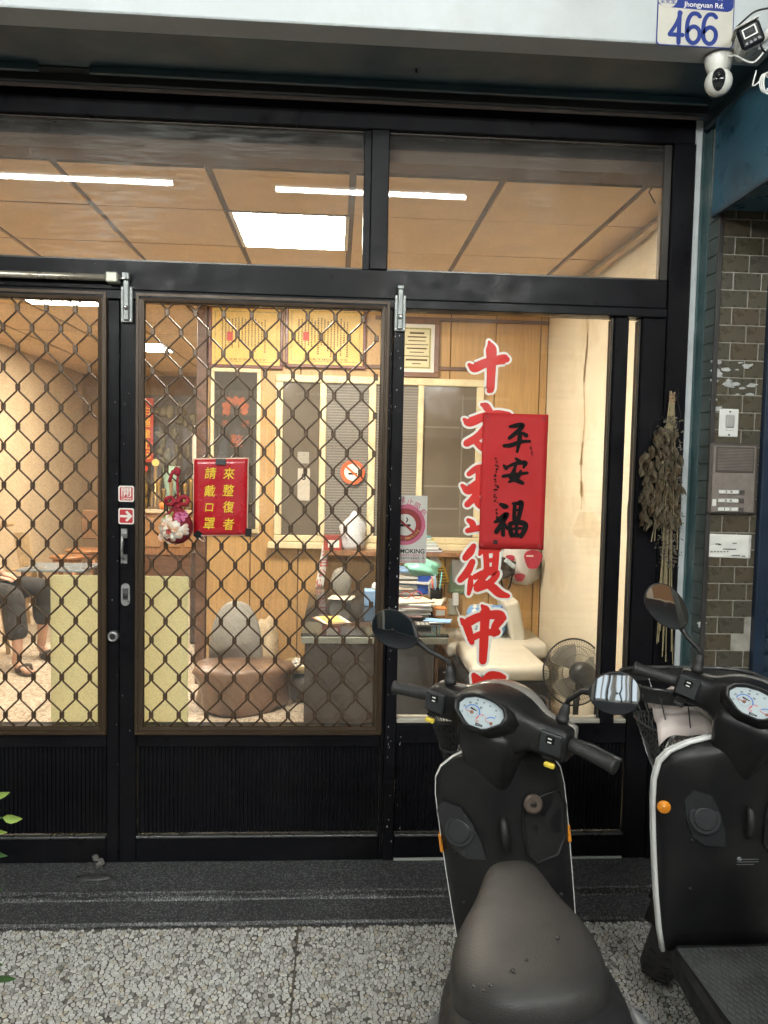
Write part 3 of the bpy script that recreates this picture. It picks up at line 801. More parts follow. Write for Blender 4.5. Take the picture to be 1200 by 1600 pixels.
# ------------------------------------------------------------------ lettering and notices on the glass and doors
S1 = lambda x, y: (700+x/5.715, 520+y/5.715)
S2 = lambda x, y: (700+x/5.335, 780+y/5.335)
def wall_pt(S, Y):
    def f(x, y, off):
        px, py = S(x, y); X, Z = at(px, py, Y)
        return (X, Y-off, Z)
    return f
GLYPHS = [
 ('red ten character, topmost of the big red letters on the window', S1, [
   [(188, 285, 26), (235, 312, 72), (330, 272, 72), (440, 245, 74), (505, 235, 78), (525, 238, 50)],
   [(366, 78, 14), (385, 140, 84), (388, 240, 78), (384, 400, 66), (378, 500, 62), (365, 520, 34)]]),
 ('red letter half hidden behind the top of the red good luck poster', S1, [
   [(300, 640, 22), (335, 655, 58), (372, 700, 52)],
   [(143, 772, 20), (190, 798, 72), (320, 750, 66), (440, 725, 60), (545, 735, 50)],
   [(345, 830, 52), (270, 925, 62), (165, 988, 56)],
   [(225, 950, 36), (300, 1020, 56), (380, 1060, 52)], [(440, 760, 40), (480, 900, 46), (450, 1050, 40)]]),
 ('red letter mostly hidden behind the lower left of the red poster', S1, [
   [(185, 1262, 36), (255, 1215, 52), (330, 1200, 52)], [(262, 1195, 30), (280, 1290, 60), (272, 1400, 54)],
   [(125, 1362, 24), (185, 1405, 72), (290, 1330, 66), (380, 1290, 60)],
   [(275, 1400, 60), (235, 1470, 56), (170, 1535, 46)], [(240, 1450, 50), (280, 1530, 62), (360, 1560, 60)],
   [(180, 1672, 30), (215, 1700, 50), (230, 1745, 46)], [(172, 1768, 36), (230, 1752, 44), (330, 1735, 46)],
   [(330, 1400, 40), (340, 1600, 44), (330, 1740, 40)], [(350, 1620, 40), (430, 1600, 40)]]),
 ('red letter just below the red good luck poster', S2, [
   [(215, 388, 36), (185, 440, 58), (143, 490, 46)], [(205, 520, 44), (160, 610, 58), (100, 675, 42)],
   [(190, 650, 30), (185, 720, 40), (172, 790, 22)], [(262, 462, 16), (285, 432, 48), (345, 425, 44), (420, 420, 44)],
   [(315, 450, 40), (322, 560, 40), (320, 600, 40)], [(402, 440, 44), (392, 560, 46)], [(320, 512, 26), (395, 506, 30)],
   [(310, 590, 30), (400, 575, 34)], [(222, 650, 40), (300, 615, 44), (400, 610, 48), (385, 660, 46), (320, 715, 48), (240, 745, 50)],
   [(325, 625, 30), (280, 670, 40), (225, 722, 24)], [(290, 690, 34), (370, 735, 62), (430, 785, 60), (500, 806, 30)]]),
 ('red middle character with a long vertical stroke, above the scooter dials', S2, [
   [(110, 1000, 20), (150, 1030, 66), (250, 985, 62), (350, 965, 62), (430, 968, 74), (462, 990, 50)],
   [(150, 1030, 60), (175, 1110, 56), (200, 1195, 36)], [(440, 1000, 66), (395, 1060, 58), (385, 1120, 52)],
   [(185, 1165, 46), (300, 1115, 46), (410, 1108, 54)],
   [(285, 888, 20), (310, 930, 74), (305, 1050, 66), (298, 1200, 66), (290, 1350, 56)]]),
 ('lowest red letter, mostly hidden behind the scooter handlebar', S2, [
   [(215, 1465, 36), (230, 1520, 48), (245, 1600, 46)], [(228, 1480, 44), (290, 1520, 50), (350, 1470, 58), (420, 1470, 52), (470, 1485, 30)],
   [(430, 1490, 40), (425, 1600, 46), (415, 1680, 40)], [(250, 1640, 40), (400, 1640, 40)]]),
]
for lab, S, strokes in GLYPHS:
    t = thing('window_letter', lab, 'lettering', (*[(at(*S(300, strokes[0][0][1]), D)[0])], D, at(*S(300, strokes[0][0][1]), D)[1]), 'big red letters with white outlines down the window')
    brush_mesh(strokes, wall_pt(S, D+0.0095), grow=26, lift=0.00008).ob('outline', VWHITE, t)
    brush_mesh(strokes, wall_pt(S, D+0.0078), grow=5, lift=0.00008).ob('stroke', RED, t)

# good luck poster
def sheet(name, m, quad_px, Y, parent=None, curl=0.004, nx=12, nz=16, thick=0.0006, seed=1):
    """a paper sheet through four photo corners (tl, tr, br, bl) at depth Y, slightly wavy"""
    tl, tr, br, bl = [Vector((at(*p, Y)[0], Y, at(*p, Y)[1])) for p in quad_px]
    r = random.Random(seed); ph = [r.uniform(0, 6.28) for _ in range(4)]
    vs = []; fs = []
    for j in range(nz+1):
        for i in range(nx+1):
            u, v = i/nx, j/nz
            p = (tl*(1-u)+tr*u)*(1-v)+(bl*(1-u)+br*u)*v
            w = curl*(math.sin(5*u+ph[0])*math.sin(4*v+ph[1])+0.6*math.sin(9*v+ph[2]+3*u))
            vs.append((p.x, p.y-abs(w), p.z))
    n = len(vs)
    vs += [(x, y+thick, z) for x, y, z in vs]
    W = nx+1
    for j in range(nz):
        for i in range(nx):
            a = j*W+i; q = (a, a+1, a+W+1, a+W)
            fs += [q, tuple(k+n for k in q[::-1])]
    for i in range(nx):
        for a in (i, nz*W+i): fs.append((a, a+1, a+1+n, a+n))
    for j in range(nz):
        for a in (j*W, j*W+nx): fs.append((a, a+W, a+W+n, a+n))
    return MB().add(vs, fs).ob(name, m, parent, True)
YP = D-0.002
pt = thing('good_luck_poster', 'red paper poster with three black brush characters stuck over the red letters', 'poster', (0.72, YP, 1.25))
sheet('sheet', REDP, [(755, 645), (857, 648), (849, 859), (748, 857)], YP, pt, 0.0012)
YI = YP-0.0042
ping = [[(553, 838, 26), (610, 828, 44), (665, 822, 40), (655, 850, 40), (600, 900, 42), (548, 940, 34)],
        [(640, 855, 30), (640, 950, 44), (618, 1062, 26)], [(668, 895, 30), (700, 918, 42)],
        [(500, 1008, 30), (560, 1004, 40), (650, 972, 34), (733, 968, 24)]]
an = [[(605, 1122, 24), (640, 1150, 40)], [(500, 1185, 26), (520, 1212, 36)], [(515, 1205, 26), (600, 1168, 32), (690, 1160, 42), (676, 1200, 26)],
      [(605, 1178, 24), (585, 1245, 40), (560, 1290, 40), (620, 1318, 42), (668, 1342, 34)], [(650, 1235, 28), (620, 1290, 40), (545, 1332, 22)],
      [(490, 1280, 28), (580, 1268, 34), (710, 1250, 26)]]
fu = [[(438, 42, 30), (470, 58, 46), (492, 62, 34)], [(390, 190, 26), (430, 170, 46), (490, 125, 46), (450, 200, 42), (402, 272, 42)],
      [(455, 190, 40), (460, 300, 34)], [(470, 210, 30), (498, 245, 30)], [(540, 36, 24), (580, 34, 34), (612, 30, 42), (600, 110, 40), (585, 165, 36)],
      [(556, 46, 32), (552, 120, 34), (552, 170, 34)], [(555, 92, 22), (600, 88, 22)], [(550, 160, 26), (598, 152, 26)],
      [(515, 212, 30), (520, 260, 42), (532, 302, 40)], [(515, 205, 36), (590, 192, 44), (645, 212, 46), (635, 262, 44), (608, 312, 36)],
      [(525, 248, 24), (640, 240, 24)], [(530, 298, 34), (612, 302, 34)], [(572, 195, 30), (570, 300, 30)]]
for S, st_ in ((S1, ping), (S1, an), (S2, fu)):
    brush_mesh(st_, wall_pt(S, YI), grow=0, lift=0.00008).ob('brush_character', INK, pt)
def scribbles(S, x, y0, y1, n, w, seed, Y, parent, wid=5, m=None):
    r = random.Random(seed); sts = []
    h = (y1-y0)/n
    for k in range(n):
        cy0 = y0+k*h
        for q in range(3):
            a = (x+r.uniform(-w, w)*0.6, cy0+r.uniform(0.1, 0.8)*h); b = (a[0]+r.uniform(-w, w), a[1]+r.uniform(-.1, .3)*h)
            sts.append([(a[0], a[1], wid), ((a[0]+b[0])/2+r.uniform(-3, 3), (a[1]+b[1])/2, wid*1.3), (b[0], b[1], wid*0.7)])
    return brush_mesh(sts, wall_pt(S, Y), lift=0.00001).ob('small_writing', m or INK, parent)
scribbles(S1, 432, 1110, 1530, 9, 20, 4, YI, pt, 9)
scribbles(S2, 400, 70, 165, 3, 17, 6, YI, pt, 9)
scribbles(S1, 745, 1008, 1095, 4, 13, 8, YI, pt, 6)
def pxbox(name, m, x0, y0, x1, y1, Y, parent, t=0.0004):
    a, b, c, d = rectat(x0, y0, x1, y1, Y); return boxo(name, m, a, b, Y-t, Y, c, d, parent)
pxbox('seal', mat('seal_ink', (0.04, 0.01, 0.01), 0.7), *S2(376, 340), *S2(414, 375), YI, pt)
for c in ((762, 651), (850, 654), (753, 851), (843, 853)):
    X, Z = at(*c, YI); MB().lathe([(0.007, 0), (0.007, 0.0004)], (X, YI, Z), (0, -1, 0), 14).ob('glue_dot', mat('glue_mark', (0.32, 0.015, 0.022), 0.6), pt)
# red notice hung on the middle grille
YN = F0-0.022
nt_ = thing('mask_notice', 'red notice in yellow lettering clipped to the middle door grille', 'notice', (-0.43, YN, 1.34))
q = [(302, 716), (389, 715), (387, 837), (301, 838)]
sheet('sheet', mat('cream_paper_border', (0.75, 0.55, 0.42), 0.4), q, YN, nt_, 0.0012, seed=5)
sheet('red_field', mat('laminated_red', (0.42, 0.008, 0.016), 0.28, 0, 0.06, 4, coat=0.4), [(303.5, 718), (387, 717), (385.5, 835.5), (302.5, 836)], YN-0.0012, nt_, 0.0012, seed=5)
r1 = [('來', (358, 740)), ('整', (357, 766)), ('復', (357, 792)), ('者', (357, 819)), ('請', (329, 739)), ('戴', (328, 767)), ('口', (327, 793)), ('罩', (327, 818))]
for ch, (px, py) in r1:
    X, Z = at(px, py, YN-0.0042)
    sc_ = 0.043 if ch != '口' else 0.030
    text('character', ch, YELLOW, (X, YN-0.0042, Z), w=sc_*0.94, h=sc_*1.0, parent=nt_, bold=0.010, shear=0.12)
def binder_clip(px, py, label, s=1.0, rot=0.0):
    X, Z = at(px, py, YN-0.004)
    t = thing('binder_clip', label, 'clip', (X, YN, Z), 'black binder clips on the red notice')
    mb = MB().loft([[(X-0.019*s, YN-0.012, Z-0.010), (X-0.019*s, YN+0.012, Z-0.010), (X-0.019*s, YN+0.002, Z+0.012), (X-0.019*s, YN-0.002, Z+0.012)],
                    [(X+0.019*s, YN-0.012, Z-0.010), (X+0.019*s, YN+0.012, Z-0.010), (X+0.019*s, YN+0.002, Z+0.012), (X+0.019*s, YN-0.002, Z+0.012)]])
    body = mb.ob('body', BPLASTIC, t, bevel=0.001)
    l = [(X-0.010*s, YN-0.004, Z+0.01), (X-0.011*s, YN-0.008, Z+0.026), (X-0.004*s, YN-0.010, Z+0.036), (X+0.004*s, YN-0.010, Z+0.036), (X+0.011*s, YN-0.008, Z+0.026), (X+0.010*s, YN-0.004, Z+0.01)]
    MB().tube(l, 0.0010, 6).ob('wire_loop', STEEL, t)
    if rot:
        c = Vector((X, YN, Z)); M = Matrix.Translation(c) @ Matrix.Rotation(rot, 4, 'Y') @ Matrix.Translation(-c)
        for ch in t.children: ch.data.transform(Matrix.Rotation(rot, 4, 'Y'))
binder_clip(345, 722, 'black binder clip at the top edge of the red notice')
binder_clip(388, 832, 'black binder clip at the lower right corner of the red notice', 0.8, math.radians(95))
binder_clip(309, 835, 'binder clip at the lower left corner of the red notice', 0.7, math.radians(130))

# stickers
def sticker(lab, x0, y0, x1, y1, Y, parts):
    a, b, c, d = rectat(x0, y0, x1, y1, Y)
    t = thing('sticker', lab, 'sticker', ((a+b)/2, Y, c))
    def rr(x0, x1, z0, z1, r, Yf, m, nm, Yb):
        pl = []
        for cx, cz, a0 in ((x1-r, z1-r, 0), (x0+r, z1-r, 90), (x0+r, z0+r, 180), (x1-r, z0+r, 270)):
            for k in range(5):
                an_ = math.radians(a0+k*22.5); pl.append((cx+r*math.cos(an_), cz+r*math.sin(an_)))
        return MB().prism(pl, Yf, Yb).ob(nm, m, t)
    rr(a, b, c, d, 0.007, Y-0.0006, VWHITE, 'backing', Y)
    e = 0.0048
    rr(a+e, b-e, c+e, d-e, 0.005, Y-0.0009, mat('sticker_red', (0.50, 0.03, 0.04), 0.4), 'red_field', Y-0.0006)
    return t, (a+b)/2, (c+d)/2, b-a
YS = F0-0.0005
t, X, Z, W = sticker('square red and white open sticker on the black door post', 185, 759, 209.5, 784, YS, None)
text('character', '開', VWHITE, (X, YS-0.0012, Z+0.006), w=0.036, h=0.034, parent=t, bold=0.012)
text('lettering', 'OPEN', VWHITE, (X, YS-0.0012, Z-0.0185), w=0.037, h=0.0085, parent=t, bold=0.02)
t, X, Z, W = sticker('square red sticker with a white arrow pointing right', 185, 794, 209.5, 819, YS, None)
MB().prism([(X-0.022, Z-0.0045), (X+0.006, Z-0.0045), (X-0.004, Z-0.016), (X+0.004, Z-0.020), (X+0.023, Z), (X+0.004, Z+0.020), (X-0.004, Z+0.016), (X+0.006, Z+0.0045), (X-0.022, Z+0.0045)], YS-0.0014, YS-0.001).ob('arrow', VWHITE, t)

# no smoking placard behind the left of the shop window
YK = D+0.019
ns = thing('no_smoking_sign', 'white placard with red no smoking ring against the inside of the window', 'sign', (0.27, YK, 1.2))
a, b, c, d = rectat(600, 774, 667, 880, YK)
boxo('board', VWHITE, a, b, YK, YK+0.003, c, d, ns, 0.001)
def disc(nm, m, X, Z, r0, r1, Y, parent, n=36, a0=0, a1=2*math.pi):
    mb = MB(); ring = []
    k = n
    vs = []
    for i in range(k+1):
        an_ = a0+(a1-a0)*i/k
        vs += [(X+r0*math.cos(an_), Y, Z+r0*math.sin(an_)), (X+r1*math.cos(an_), Y, Z+r1*math.sin(an_))]
    mb.add(vs, [(2*i, 2*i+1, 2*i+3, 2*i+2) for i in range(k)])
    return mb.ob(nm, m, parent)
PINK = mat('pink_print', (0.66, 0.13, 0.24), 0.5); MAROON = mat('dark_red_print', (0.34, 0.008, 0.014), 0.5)
X, Z = at(633, 820, YK); K = YK/FPX
disc('pink_ring', PINK, X, Z, 26*K, 32*K, YK-0.0006, ns); disc('red_ring', MAROON, X, Z, 17*K, 26*K, YK-0.0007, ns)
def tilted(cx, cz, L, w, an_): 
    u = Vector((math.cos(an_), math.sin(an_))); v = Vector((-u.y, u.x))
    return [(cx+u.x*sx*L/2+v.x*sz*w/2, cz+u.y*sx*L/2+v.y*sz*w/2) for sx, sz in ((-1, -1), (1, -1), (1, 1), (-1, 1))]
MB().prism(tilted(X, Z-0.002, 0.042, 0.009, 0), YK-0.0012, YK-0.0008).ob('cigarette', INK, ns)
MB().prism([(X+0.006, Z+0.008), (X+0.012, Z+0.02), (X+0.006, Z+0.03), (X+0.003, Z+0.028), (X+0.007, Z+0.02), (X+0.002, Z+0.009)], YK-0.0012, YK-0.0008).ob('smoke', INK, ns)
MB().prism(tilted(X, Z, 0.095, 0.009, math.radians(-40)), YK-0.0018, YK-0.0013).ob('bar', MAROON, ns)
for ch, px, py, an_ in (('禁', 628, 782, 8), ('止', 641, 784, -12), ('吸', 652, 791, -32), ('菸', 661, 801, -52)):
    x_, z_ = at(px, py, YK)
    an_ = math.radians(an_)
    text('character', ch, PINK, (x_, YK-0.0007, z_), w=0.026, h=0.026, parent=ns, bold=0.01, face=(math.cos(an_), 0, math.sin(an_)), up=(-math.sin(an_), 0, math.cos(an_)))
for i, ch in enumerate('No Smoking'):
    an_ = math.radians(-118+i*10.5)
    text('letter', ch, YELLOW, (X+21.5*K*math.cos(an_), YK-0.0011, Z+21.5*K*math.sin(an_)), size=0.013, parent=ns, bold=0.01, face=(-math.sin(an_), 0, math.cos(an_)), up=(-math.cos(an_), 0, -math.sin(an_))) if ch != ' ' else None
x0_, z0_ = at(633, 861, YK)
text('lettering', 'NO SMOKING', INK, (x0_, YK-0.0007, z0_), w=0.150, h=0.018, parent=ns, bold=0.02)
for k, (py, m) in enumerate(((867.5, PINK), (872, INK), (877, PINK))):
    z_ = at(633, py, YK)[1]; text('small_print', '本場所禁止吸菸違者依法最高罰一萬', m, (x0_, YK-0.0007, z_), w=0.15, h=0.009, parent=ns)

# the white chips along the right stile are bare patches of the paint
chips = MB(); r = random.Random(12)
for k in range(60):
    px = r.choice([r.uniform(617, 628), r.uniform(604, 612)]); py = r.uniform(500, 1330)
    X, Z = at(px, py, F0-0.0008); w, h = r.uniform(.0008, .002), r.uniform(.001, .005)
    chips.prism([(X-w, Z-h), (X+w, Z-h*.6), (X+w*.7, Z+h), (X-w*.5, Z+h*.8)], F0-0.0048, F0-0.0042)
for k in range(16):
    px = r.uniform(173, 206); py = r.uniform(500, 1200); X, Z = at(px, py, F0)
    w, h = r.uniform(.0006, .0015), r.uniform(.001, .003)
    chips.prism([(X-w, Z-h), (X+w, Z-h*.6), (X+w*.7, Z+h), (X-w*.5, Z+h*.8)], F0-0.0014, F0-0.0006)
tag(chips.ob('paint_chips', mat('bare_primer', (0.5, 0.5, 0.5), 0.7)), kind='stuff')

# hanging fabric ball with peonies
bx, bz = at(277, 822, 2.885); by = 2.878
fb = thing('hanging_ball', 'red floral fabric ball hanging by a knotted cord on the grille', 'ornament', (bx, by, bz))
FAB = mat('dark_red_fabric', (0.20, 0.012, 0.022), 0.8, 0, 0.35, 40, bump=0.3, bscale=300)
FABK = mat('crimson_cord', (0.30, 0.015, 0.03), 0.8, 0, 0.3, 120, bump=0.3, bscale=400)
MB().lathe([(0.0, -0.064), (0.022, -0.061), (0.045, -0.045), (0.058, -0.015), (0.057, 0.012), (0.045, 0.038), (0.025, 0.060), (0.012, 0.075), (0.009, 0.09), (0.016, 0.10)], (bx, by, bz), n=28).ob('ball', FAB, fb, True)
for k, (dx, dz, s) in enumerate(((-0.024, 0.092, 1), (0.026, 0.094, 1.1), (0.0, 0.080, 0.8))):
    c = (bx+dx, by-0.012, bz+dz)
    MB().tube([(c[0]+0.014*s*math.cos(a), c[1]+0.006*math.sin(2*a), c[2]+0.013*s*math.sin(a)) for a in np.linspace(0, 2*math.pi, 17)[:-1]], 0.0072*s, 8, closed=True).ob('bow_loop', FABK, fb, True)
MB().tube([(bx, by, bz+0.08), (bx+0.002, by+0.004, bz+0.12), (bx-0.001, by+0.008, bz+0.165), (bx+0.002, by+0.014, bz+0.195)], 0.0045, 8).ob('cord', FABK, fb, True)
MB().tube([(bx+0.004, by+0.010, bz+0.205), (bx-0.016, by+0.0, bz+0.198), (bx-0.022, by-0.004, bz+0.178), (bx-0.028, by-0.002, bz+0.160)], [0.006, 0.007, 0.006, 0.007], 8).ob('knot_end', FABK, fb, True)
MB().ball((bx-0.002, by+0.006, bz+0.200), 0.014, 12, 8, (1, 0.8, 1.2)).ob('knot', FABK, fb, True)
def petal(c, L, W, an_, m, tilt=0.25, base=None):
    """a cupped petal lying on the front of the ball"""
    vs = []; n = 8
    u = Vector((math.cos(an_), 0, math.sin(an_))); v = Vector((-u.z, 0, u.x))
    rows = [(0.0, 0.25), (0.35, 0.8), (0.7, 1.0), (0.92, 0.72), (1.0, 0.3)]
    mb = MB()
    for s, w in rows:
        for q in (-1, -0.5, 0, 0.5, 1):
            p = Vector(c)+u*(s*L)+v*(q*w*W*0.5)
            dx, dz = p.x-bx, p.z-bz; rr = 0.0605**2-dx*dx-dz*dz
            y = by-math.sqrt(max(rr, 0.00002))-0.002-tilt*0.014*s+0.004*abs(q)*w
            vs.append((p.x, y, p.z))
    fs = [(i*5+k, i*5+k+1, (i+1)*5+k+1, (i+1)*5+k) for i in range(4) for k in range(4)]
    return mb.add(vs, fs).ob('petal', m, fb, True)
def petal_mat(name, inner, outer):
    if name in MATS: return MATS[name]
    m = mat(name, outer, 0.8, 0, 0.06, 20)
    nt = m.node_tree; b = nt.nodes['Principled BSDF']
    c = _ramp(nt, _noise(nt, 45, 3), [(0.38, inner), (0.55, outer)])
    nt.links.new(c, b.inputs['Base Color']); return m
PW = petal_mat('peony_white_petal', (0.72, 0.32, 0.12), (0.80, 0.74, 0.64)); PM = petal_mat('peony_magenta_petal', (0.30, 0.02, 0.09), (0.62, 0.18, 0.32)); PG = mat('leaf_green_print', (0.30, 0.33, 0.06), 0.8, 0, 0.3, 60)
r = random.Random(4); pc = (bx-0.016, 0, bz-0.014)
for ring, (n, L, W, t0, tl) in enumerate(((9, 0.045, 0.026, 0.2, 0.25), (7, 0.034, 0.022, 0.5, 0.5), (5, 0.020, 0.016, 0.1, 0.8))):
    for k in range(n):
        a = t0+2*math.pi*k/n+r.uniform(-.15, .15)
        petal((pc[0]+0.004*math.cos(a), 0, pc[2]+0.004*math.sin(a)), 1.15*L*r.uniform(.85, 1.1), 1.2*W*r.uniform(.9, 1.15), a, PW, tl)
for k in range(5): petal((pc[0], 0, pc[2]), 0.011, 0.009, k*1.26, mat('peony_heart', (0.45, 0.08, 0.06), 0.8), 1.1)
for k in range(3): petal((pc[0]+0.036+0.001*k, 0, pc[2]+0.006*k-0.004), 0.030, 0.016, 0.2+0.35*k-0.35, PW, 0.3)
for k in range(7): petal((bx+0.022, 0, bz+0.040), 0.022, 0.013, k*0.9, PM, 0.5)
for k in range(5): petal((bx-0.045+0.008*k, 0, bz+0.020+0.004*k), 0.020, 0.009, 1.1+0.3*math.sin(k*2), PG, 0.3)
petal((bx-0.006, 0, bz+0.052), 0.014, 0.010, 1.2, mat('blue_bud_print', (0.2, 0.4, 0.6), 0.8), 0.3)
# ------------------------------------------------------------------ right side: tiled pillar, blue shutter, signs
X0, X1, Y0 = 1.378, 1.572, 2.83
pw = thing('tiled_pillar', 'pillar of olive brick shaped tiles with a teal painted side', 'pillar', (1.47, 2.95, 0))
boxo('core', GROUT, X0+0.004, X1, Y0-0.0022, 3.4, 0, 2.86, pw)
boxo('painted_side', TEAL, X0-0.004, X0+0.004, 2.905, 2.964, 0, 2.86, pw, 0.001)
boxo('white_edge', mat('white_filler', (0.46, 0.49, 0.50), 0.7, 0, 0.15, 6, bump=0.3, bscale=40), 1.3345, 1.362, 2.950, 3.1, 0.40, 2.912, pw, 0.004)
boxo('side_backing', TEAL, 1.362, X0, 2.962, 3.1, 0.052, 2.912, pw)
boxo('corner_channel', mat('dark_conduit', (0.03, 0.028, 0.027), 0.5, 0, 0.3, 10), X0-0.004, X0+0.014, Y0-0.014, Y0-0.0035, 0, 2.62, pw, 0.002)
TH, TW = 0.0638, 0.1064
tile_cache = {}
def tile(x0, x1, z0, z1, m, parent, org):
    key = (round(x1-x0, 4), round(z1-z0, 4), m.name)
    if key not in tile_cache:
        w, h = x1-x0, z1-z0
        me = MB().box(-w/2, w/2, -0.004, 0.004, -h/2, h/2, 0.0012).mesh('tile'); me.materials.append(m); tile_cache[key] = me
    o = bpy.data.objects.new('tile', tile_cache[key]); COL.objects.link(o); o.parent = parent
    o.location = ((x0+x1)/2-org.x+rnd.uniform(-.0003, .0003), Y0+rnd.uniform(-.0006, .0006)-org.y, (z0+z1)/2-org.z)
org = ORG[pw.name]
r = random.Random(9)
rows = int(2.62/TH)
zt0 = at(1150, 370, Y0)[1] % TH
for k in range(rows):
    z0 = zt0-TH+k*TH
    if z0 < 0: z0 = 0.0
    z1 = zt0+k*TH-0.0034
    if z1-z0 < 0.01: continue
    sh = 0.0 if k % 2 else TW/2
    x = X0+0.016-TW+sh*0.92
    while x < X1:
        a, b = max(x, X0+0.016), min(x+TW-0.0034, X1)
        x += TW
        if b-a < 0.012: continue
        zc = (z0+z1)/2
        if 0.98 < zc < 1.05 and a > 1.48: continue          # tiles broken away low on the right
        if 0.92 < zc < 0.98 and a > 1.42: continue
        tile(a, b, z0, z1, r.choice(TILES), pw, org)
# narrow returns of the tiles on the left side, stained with the paint
for k in range(rows):
    z0 = max(0, zt0-TH+k*TH); z1 = zt0+k*TH-0.0034
    if z1-z0 < 0.01: continue
    boxo('tile', TILE_T, X0-0.003, X0+0.005, Y0-0.002, 2.902, z0, z1, pw, 0.001)
# torn poster remains on the tiles
sc_ = MB(); r = random.Random(21)
def scrap(px0, py0, px1, py1, n):
    for k in range(n):
        cx, cy_ = r.uniform(px0, px1), r.uniform(py0, py1); X, Z = at(cx, cy_, Y0-0.006)
        m = r.randint(6, 9); R = r.uniform(0.005, 0.017)
        pl = [(min(X1-0.002, X+R*r.uniform(.5, 1.3)*1.5*math.cos(2*math.pi*i/m)), Z+R*0.55*r.uniform(.4, 1.2)*math.sin(2*math.pi*i/m)) for i in range(m)]
        sc_.prism(pl, Y0-0.0066-k*0.00002, Y0-0.0047)
scrap(1116, 562, 1135, 588, 9); scrap(1150, 566, 1172, 584, 4); scrap(1116, 592, 1150, 606, 10); scrap(1152, 598, 1178, 618, 6); scrap(1112, 615, 1122, 640, 4); scrap(1092, 965, 1100, 980, 3)
tag(sc_.ob('poster_scraps', mat('torn_paper', (0.42, 0.43, 0.42), 0.9, 0, 0.25, 60)), kind='stuff')

sh = thing('roller_shutter', 'navy blue roller shutter beside the tiled pillar, cut off by the picture edge', 'shutter', (2.2, 2.84, 0))
boxo('guide_rail', mat('navy_rail', (0.010, 0.022, 0.045), 0.4, 0, 0.2, 8), X1+0.001, X1+0.045, 2.80, 2.88, 0, 2.60, sh, 0.004)
sl_h = 0.064
slat_me = MB().loft([[(x, y, z) for y, z in ((0.004, 0.0), (-0.004, 0.012), (-0.008, 0.030), (-0.006, 0.046), (0.002, 0.056), (0.006, 0.0565), (0.006, sl_h), (0.010, sl_h), (0.010, 0.0))] for x in (0.0, 1.1)]).mesh('slat')
slat_me.materials.append(NAVY)
for k in range(40):
    o = bpy.data.objects.new('slat', slat_me); COL.objects.link(o); o.parent = sh
    o.location = (X1+0.046-2.2, 2.85-2.84, k*sl_h)
hb = thing('shutter_housing', 'blue painted steel housing of the roller shutter above the pillar', 'shutter box', (2.0, 2.4, 2.53))
boxo('end_plate', BLUEP, 1.355, 1.361, 1.9, 2.84, 2.528, 2.87, hb, 0.001)
boxo('casing', BLUEP, 1.3615, 2.8, 1.9, 2.80, 2.532, 2.866, hb, 0.003)
boxo('lip', mat('blue_lip', (0.03, 0.05, 0.075), 0.4), 1.352, 1.366, 1.9, 2.84, 2.516, 2.5275, hb, 0.001)
tag(boxo('side_wall', GREENP, 1.362, 3.4, 2.42, 3.4, 2.872, 3.42, None, 0.01), 'dark painted wall above the blue shutter housing', 'wall')

# house number plate
YB = 2.4475
hp = thing('house_number_plate', 'grey and blue house number plate reading 466 on the white beam', 'sign', (1.09, YB, 2.91))
a, b = at(1026, 40, YB)[0], at(1146, 40, YB)[0]; c = at(1085, 73.5, YB)[1]; d = c+0.205
NB = mat('plate_blue', (0.013, 0.034, 0.20), 0.4); NG = mat('plate_grey_reflective', (0.52, 0.50, 0.44), 0.45, 0, 0.06, 14, dirt=(0.4, 0.38, 0.33))
def rrect(x0, x1, z0, z1, r):
    return [(cx+r*math.cos(math.radians(a0+k*18)), cz+r*math.sin(math.radians(a0+k*18))) for cx, cz, a0 in ((x1-r, z1-r, 0), (x0+r, z1-r, 90), (x0+r, z0+r, 180), (x1-r, z0+r, 270)) for k in range(6)]
MB().prism(rrect(a, b, c, d, 0.012), YB-0.0015, YB+0.0015).ob('backing', NB, hp)
MB().prism(rrect(a+0.003, b-0.003, c+0.003, d-0.003, 0.010), YB-0.0022, YB-0.0016).ob('face', NG, hp)
zb_ = at(1100, 17, YB)[1]
MB().prism([(a+0.020, zb_+0.004), (b-0.022, zb_-0.001), (b-0.010, zb_+0.004), (b-0.004, zb_+0.014), (b-0.0035, d-0.004), (a+0.0035, d-0.004), (a+0.0035, zb_+0.012)], YB-0.0028, YB-0.0023).ob('banner', NB, hp)
cx_, cz_ = at(1043, -1, YB)
MB().lathe([(0.031, 0), (0.031, 0.0006)], (cx_, YB-0.0029, cz_+0.004), (0, -1, 0), 28).ob('disc', NG, hp)
X, Z = at(1081, 46, YB)
def plate_pt(x, y, off): return (X+x*0.001, YB-0.0030-off, Z+y*0.001)
six = lambda c: [[(c+20, 38, 13), (c+10, 46, 13), (c-6, 44, 13), (c-17, 26, 13.5), (c-20, 0, 13.5), (c-17, -28, 13.5), (c-4, -41, 13), (c+10, -39, 13), (c+20, -24, 13.5), (c+19, -4, 13.5), (c+6, 7, 13), (c-8, 4, 13), (c-17, -8, 12)]]
four = [[(-38, 47, 12), (-52, 12, 12), (-72, -19, 12)], [(-72, -20, 13), (-55, -20, 13), (-29, -20, 13)], [(-42, 48, 14), (-42, 0, 14), (-42, -44, 14)]]
brush_mesh(four, plate_pt, lift=0.00005).ob('digit', NB, hp)
for c_ in (3, 55): brush_mesh(six(c_), plate_pt, lift=0.00005).ob('digit', NB, hp)
X, Z = at(1099, 10, YB); text('lettering', 'Jhongyuan Rd.', VWHITE, (X, YB-0.0034, Z), w=0.127, h=0.020, parent=hp, bold=0.008)
X, Z = at(1099, -8, YB); text('lettering', '中 原 路', VWHITE, (X, YB-0.0034, Z), w=0.13, h=0.030, parent=hp, bold=0.015)
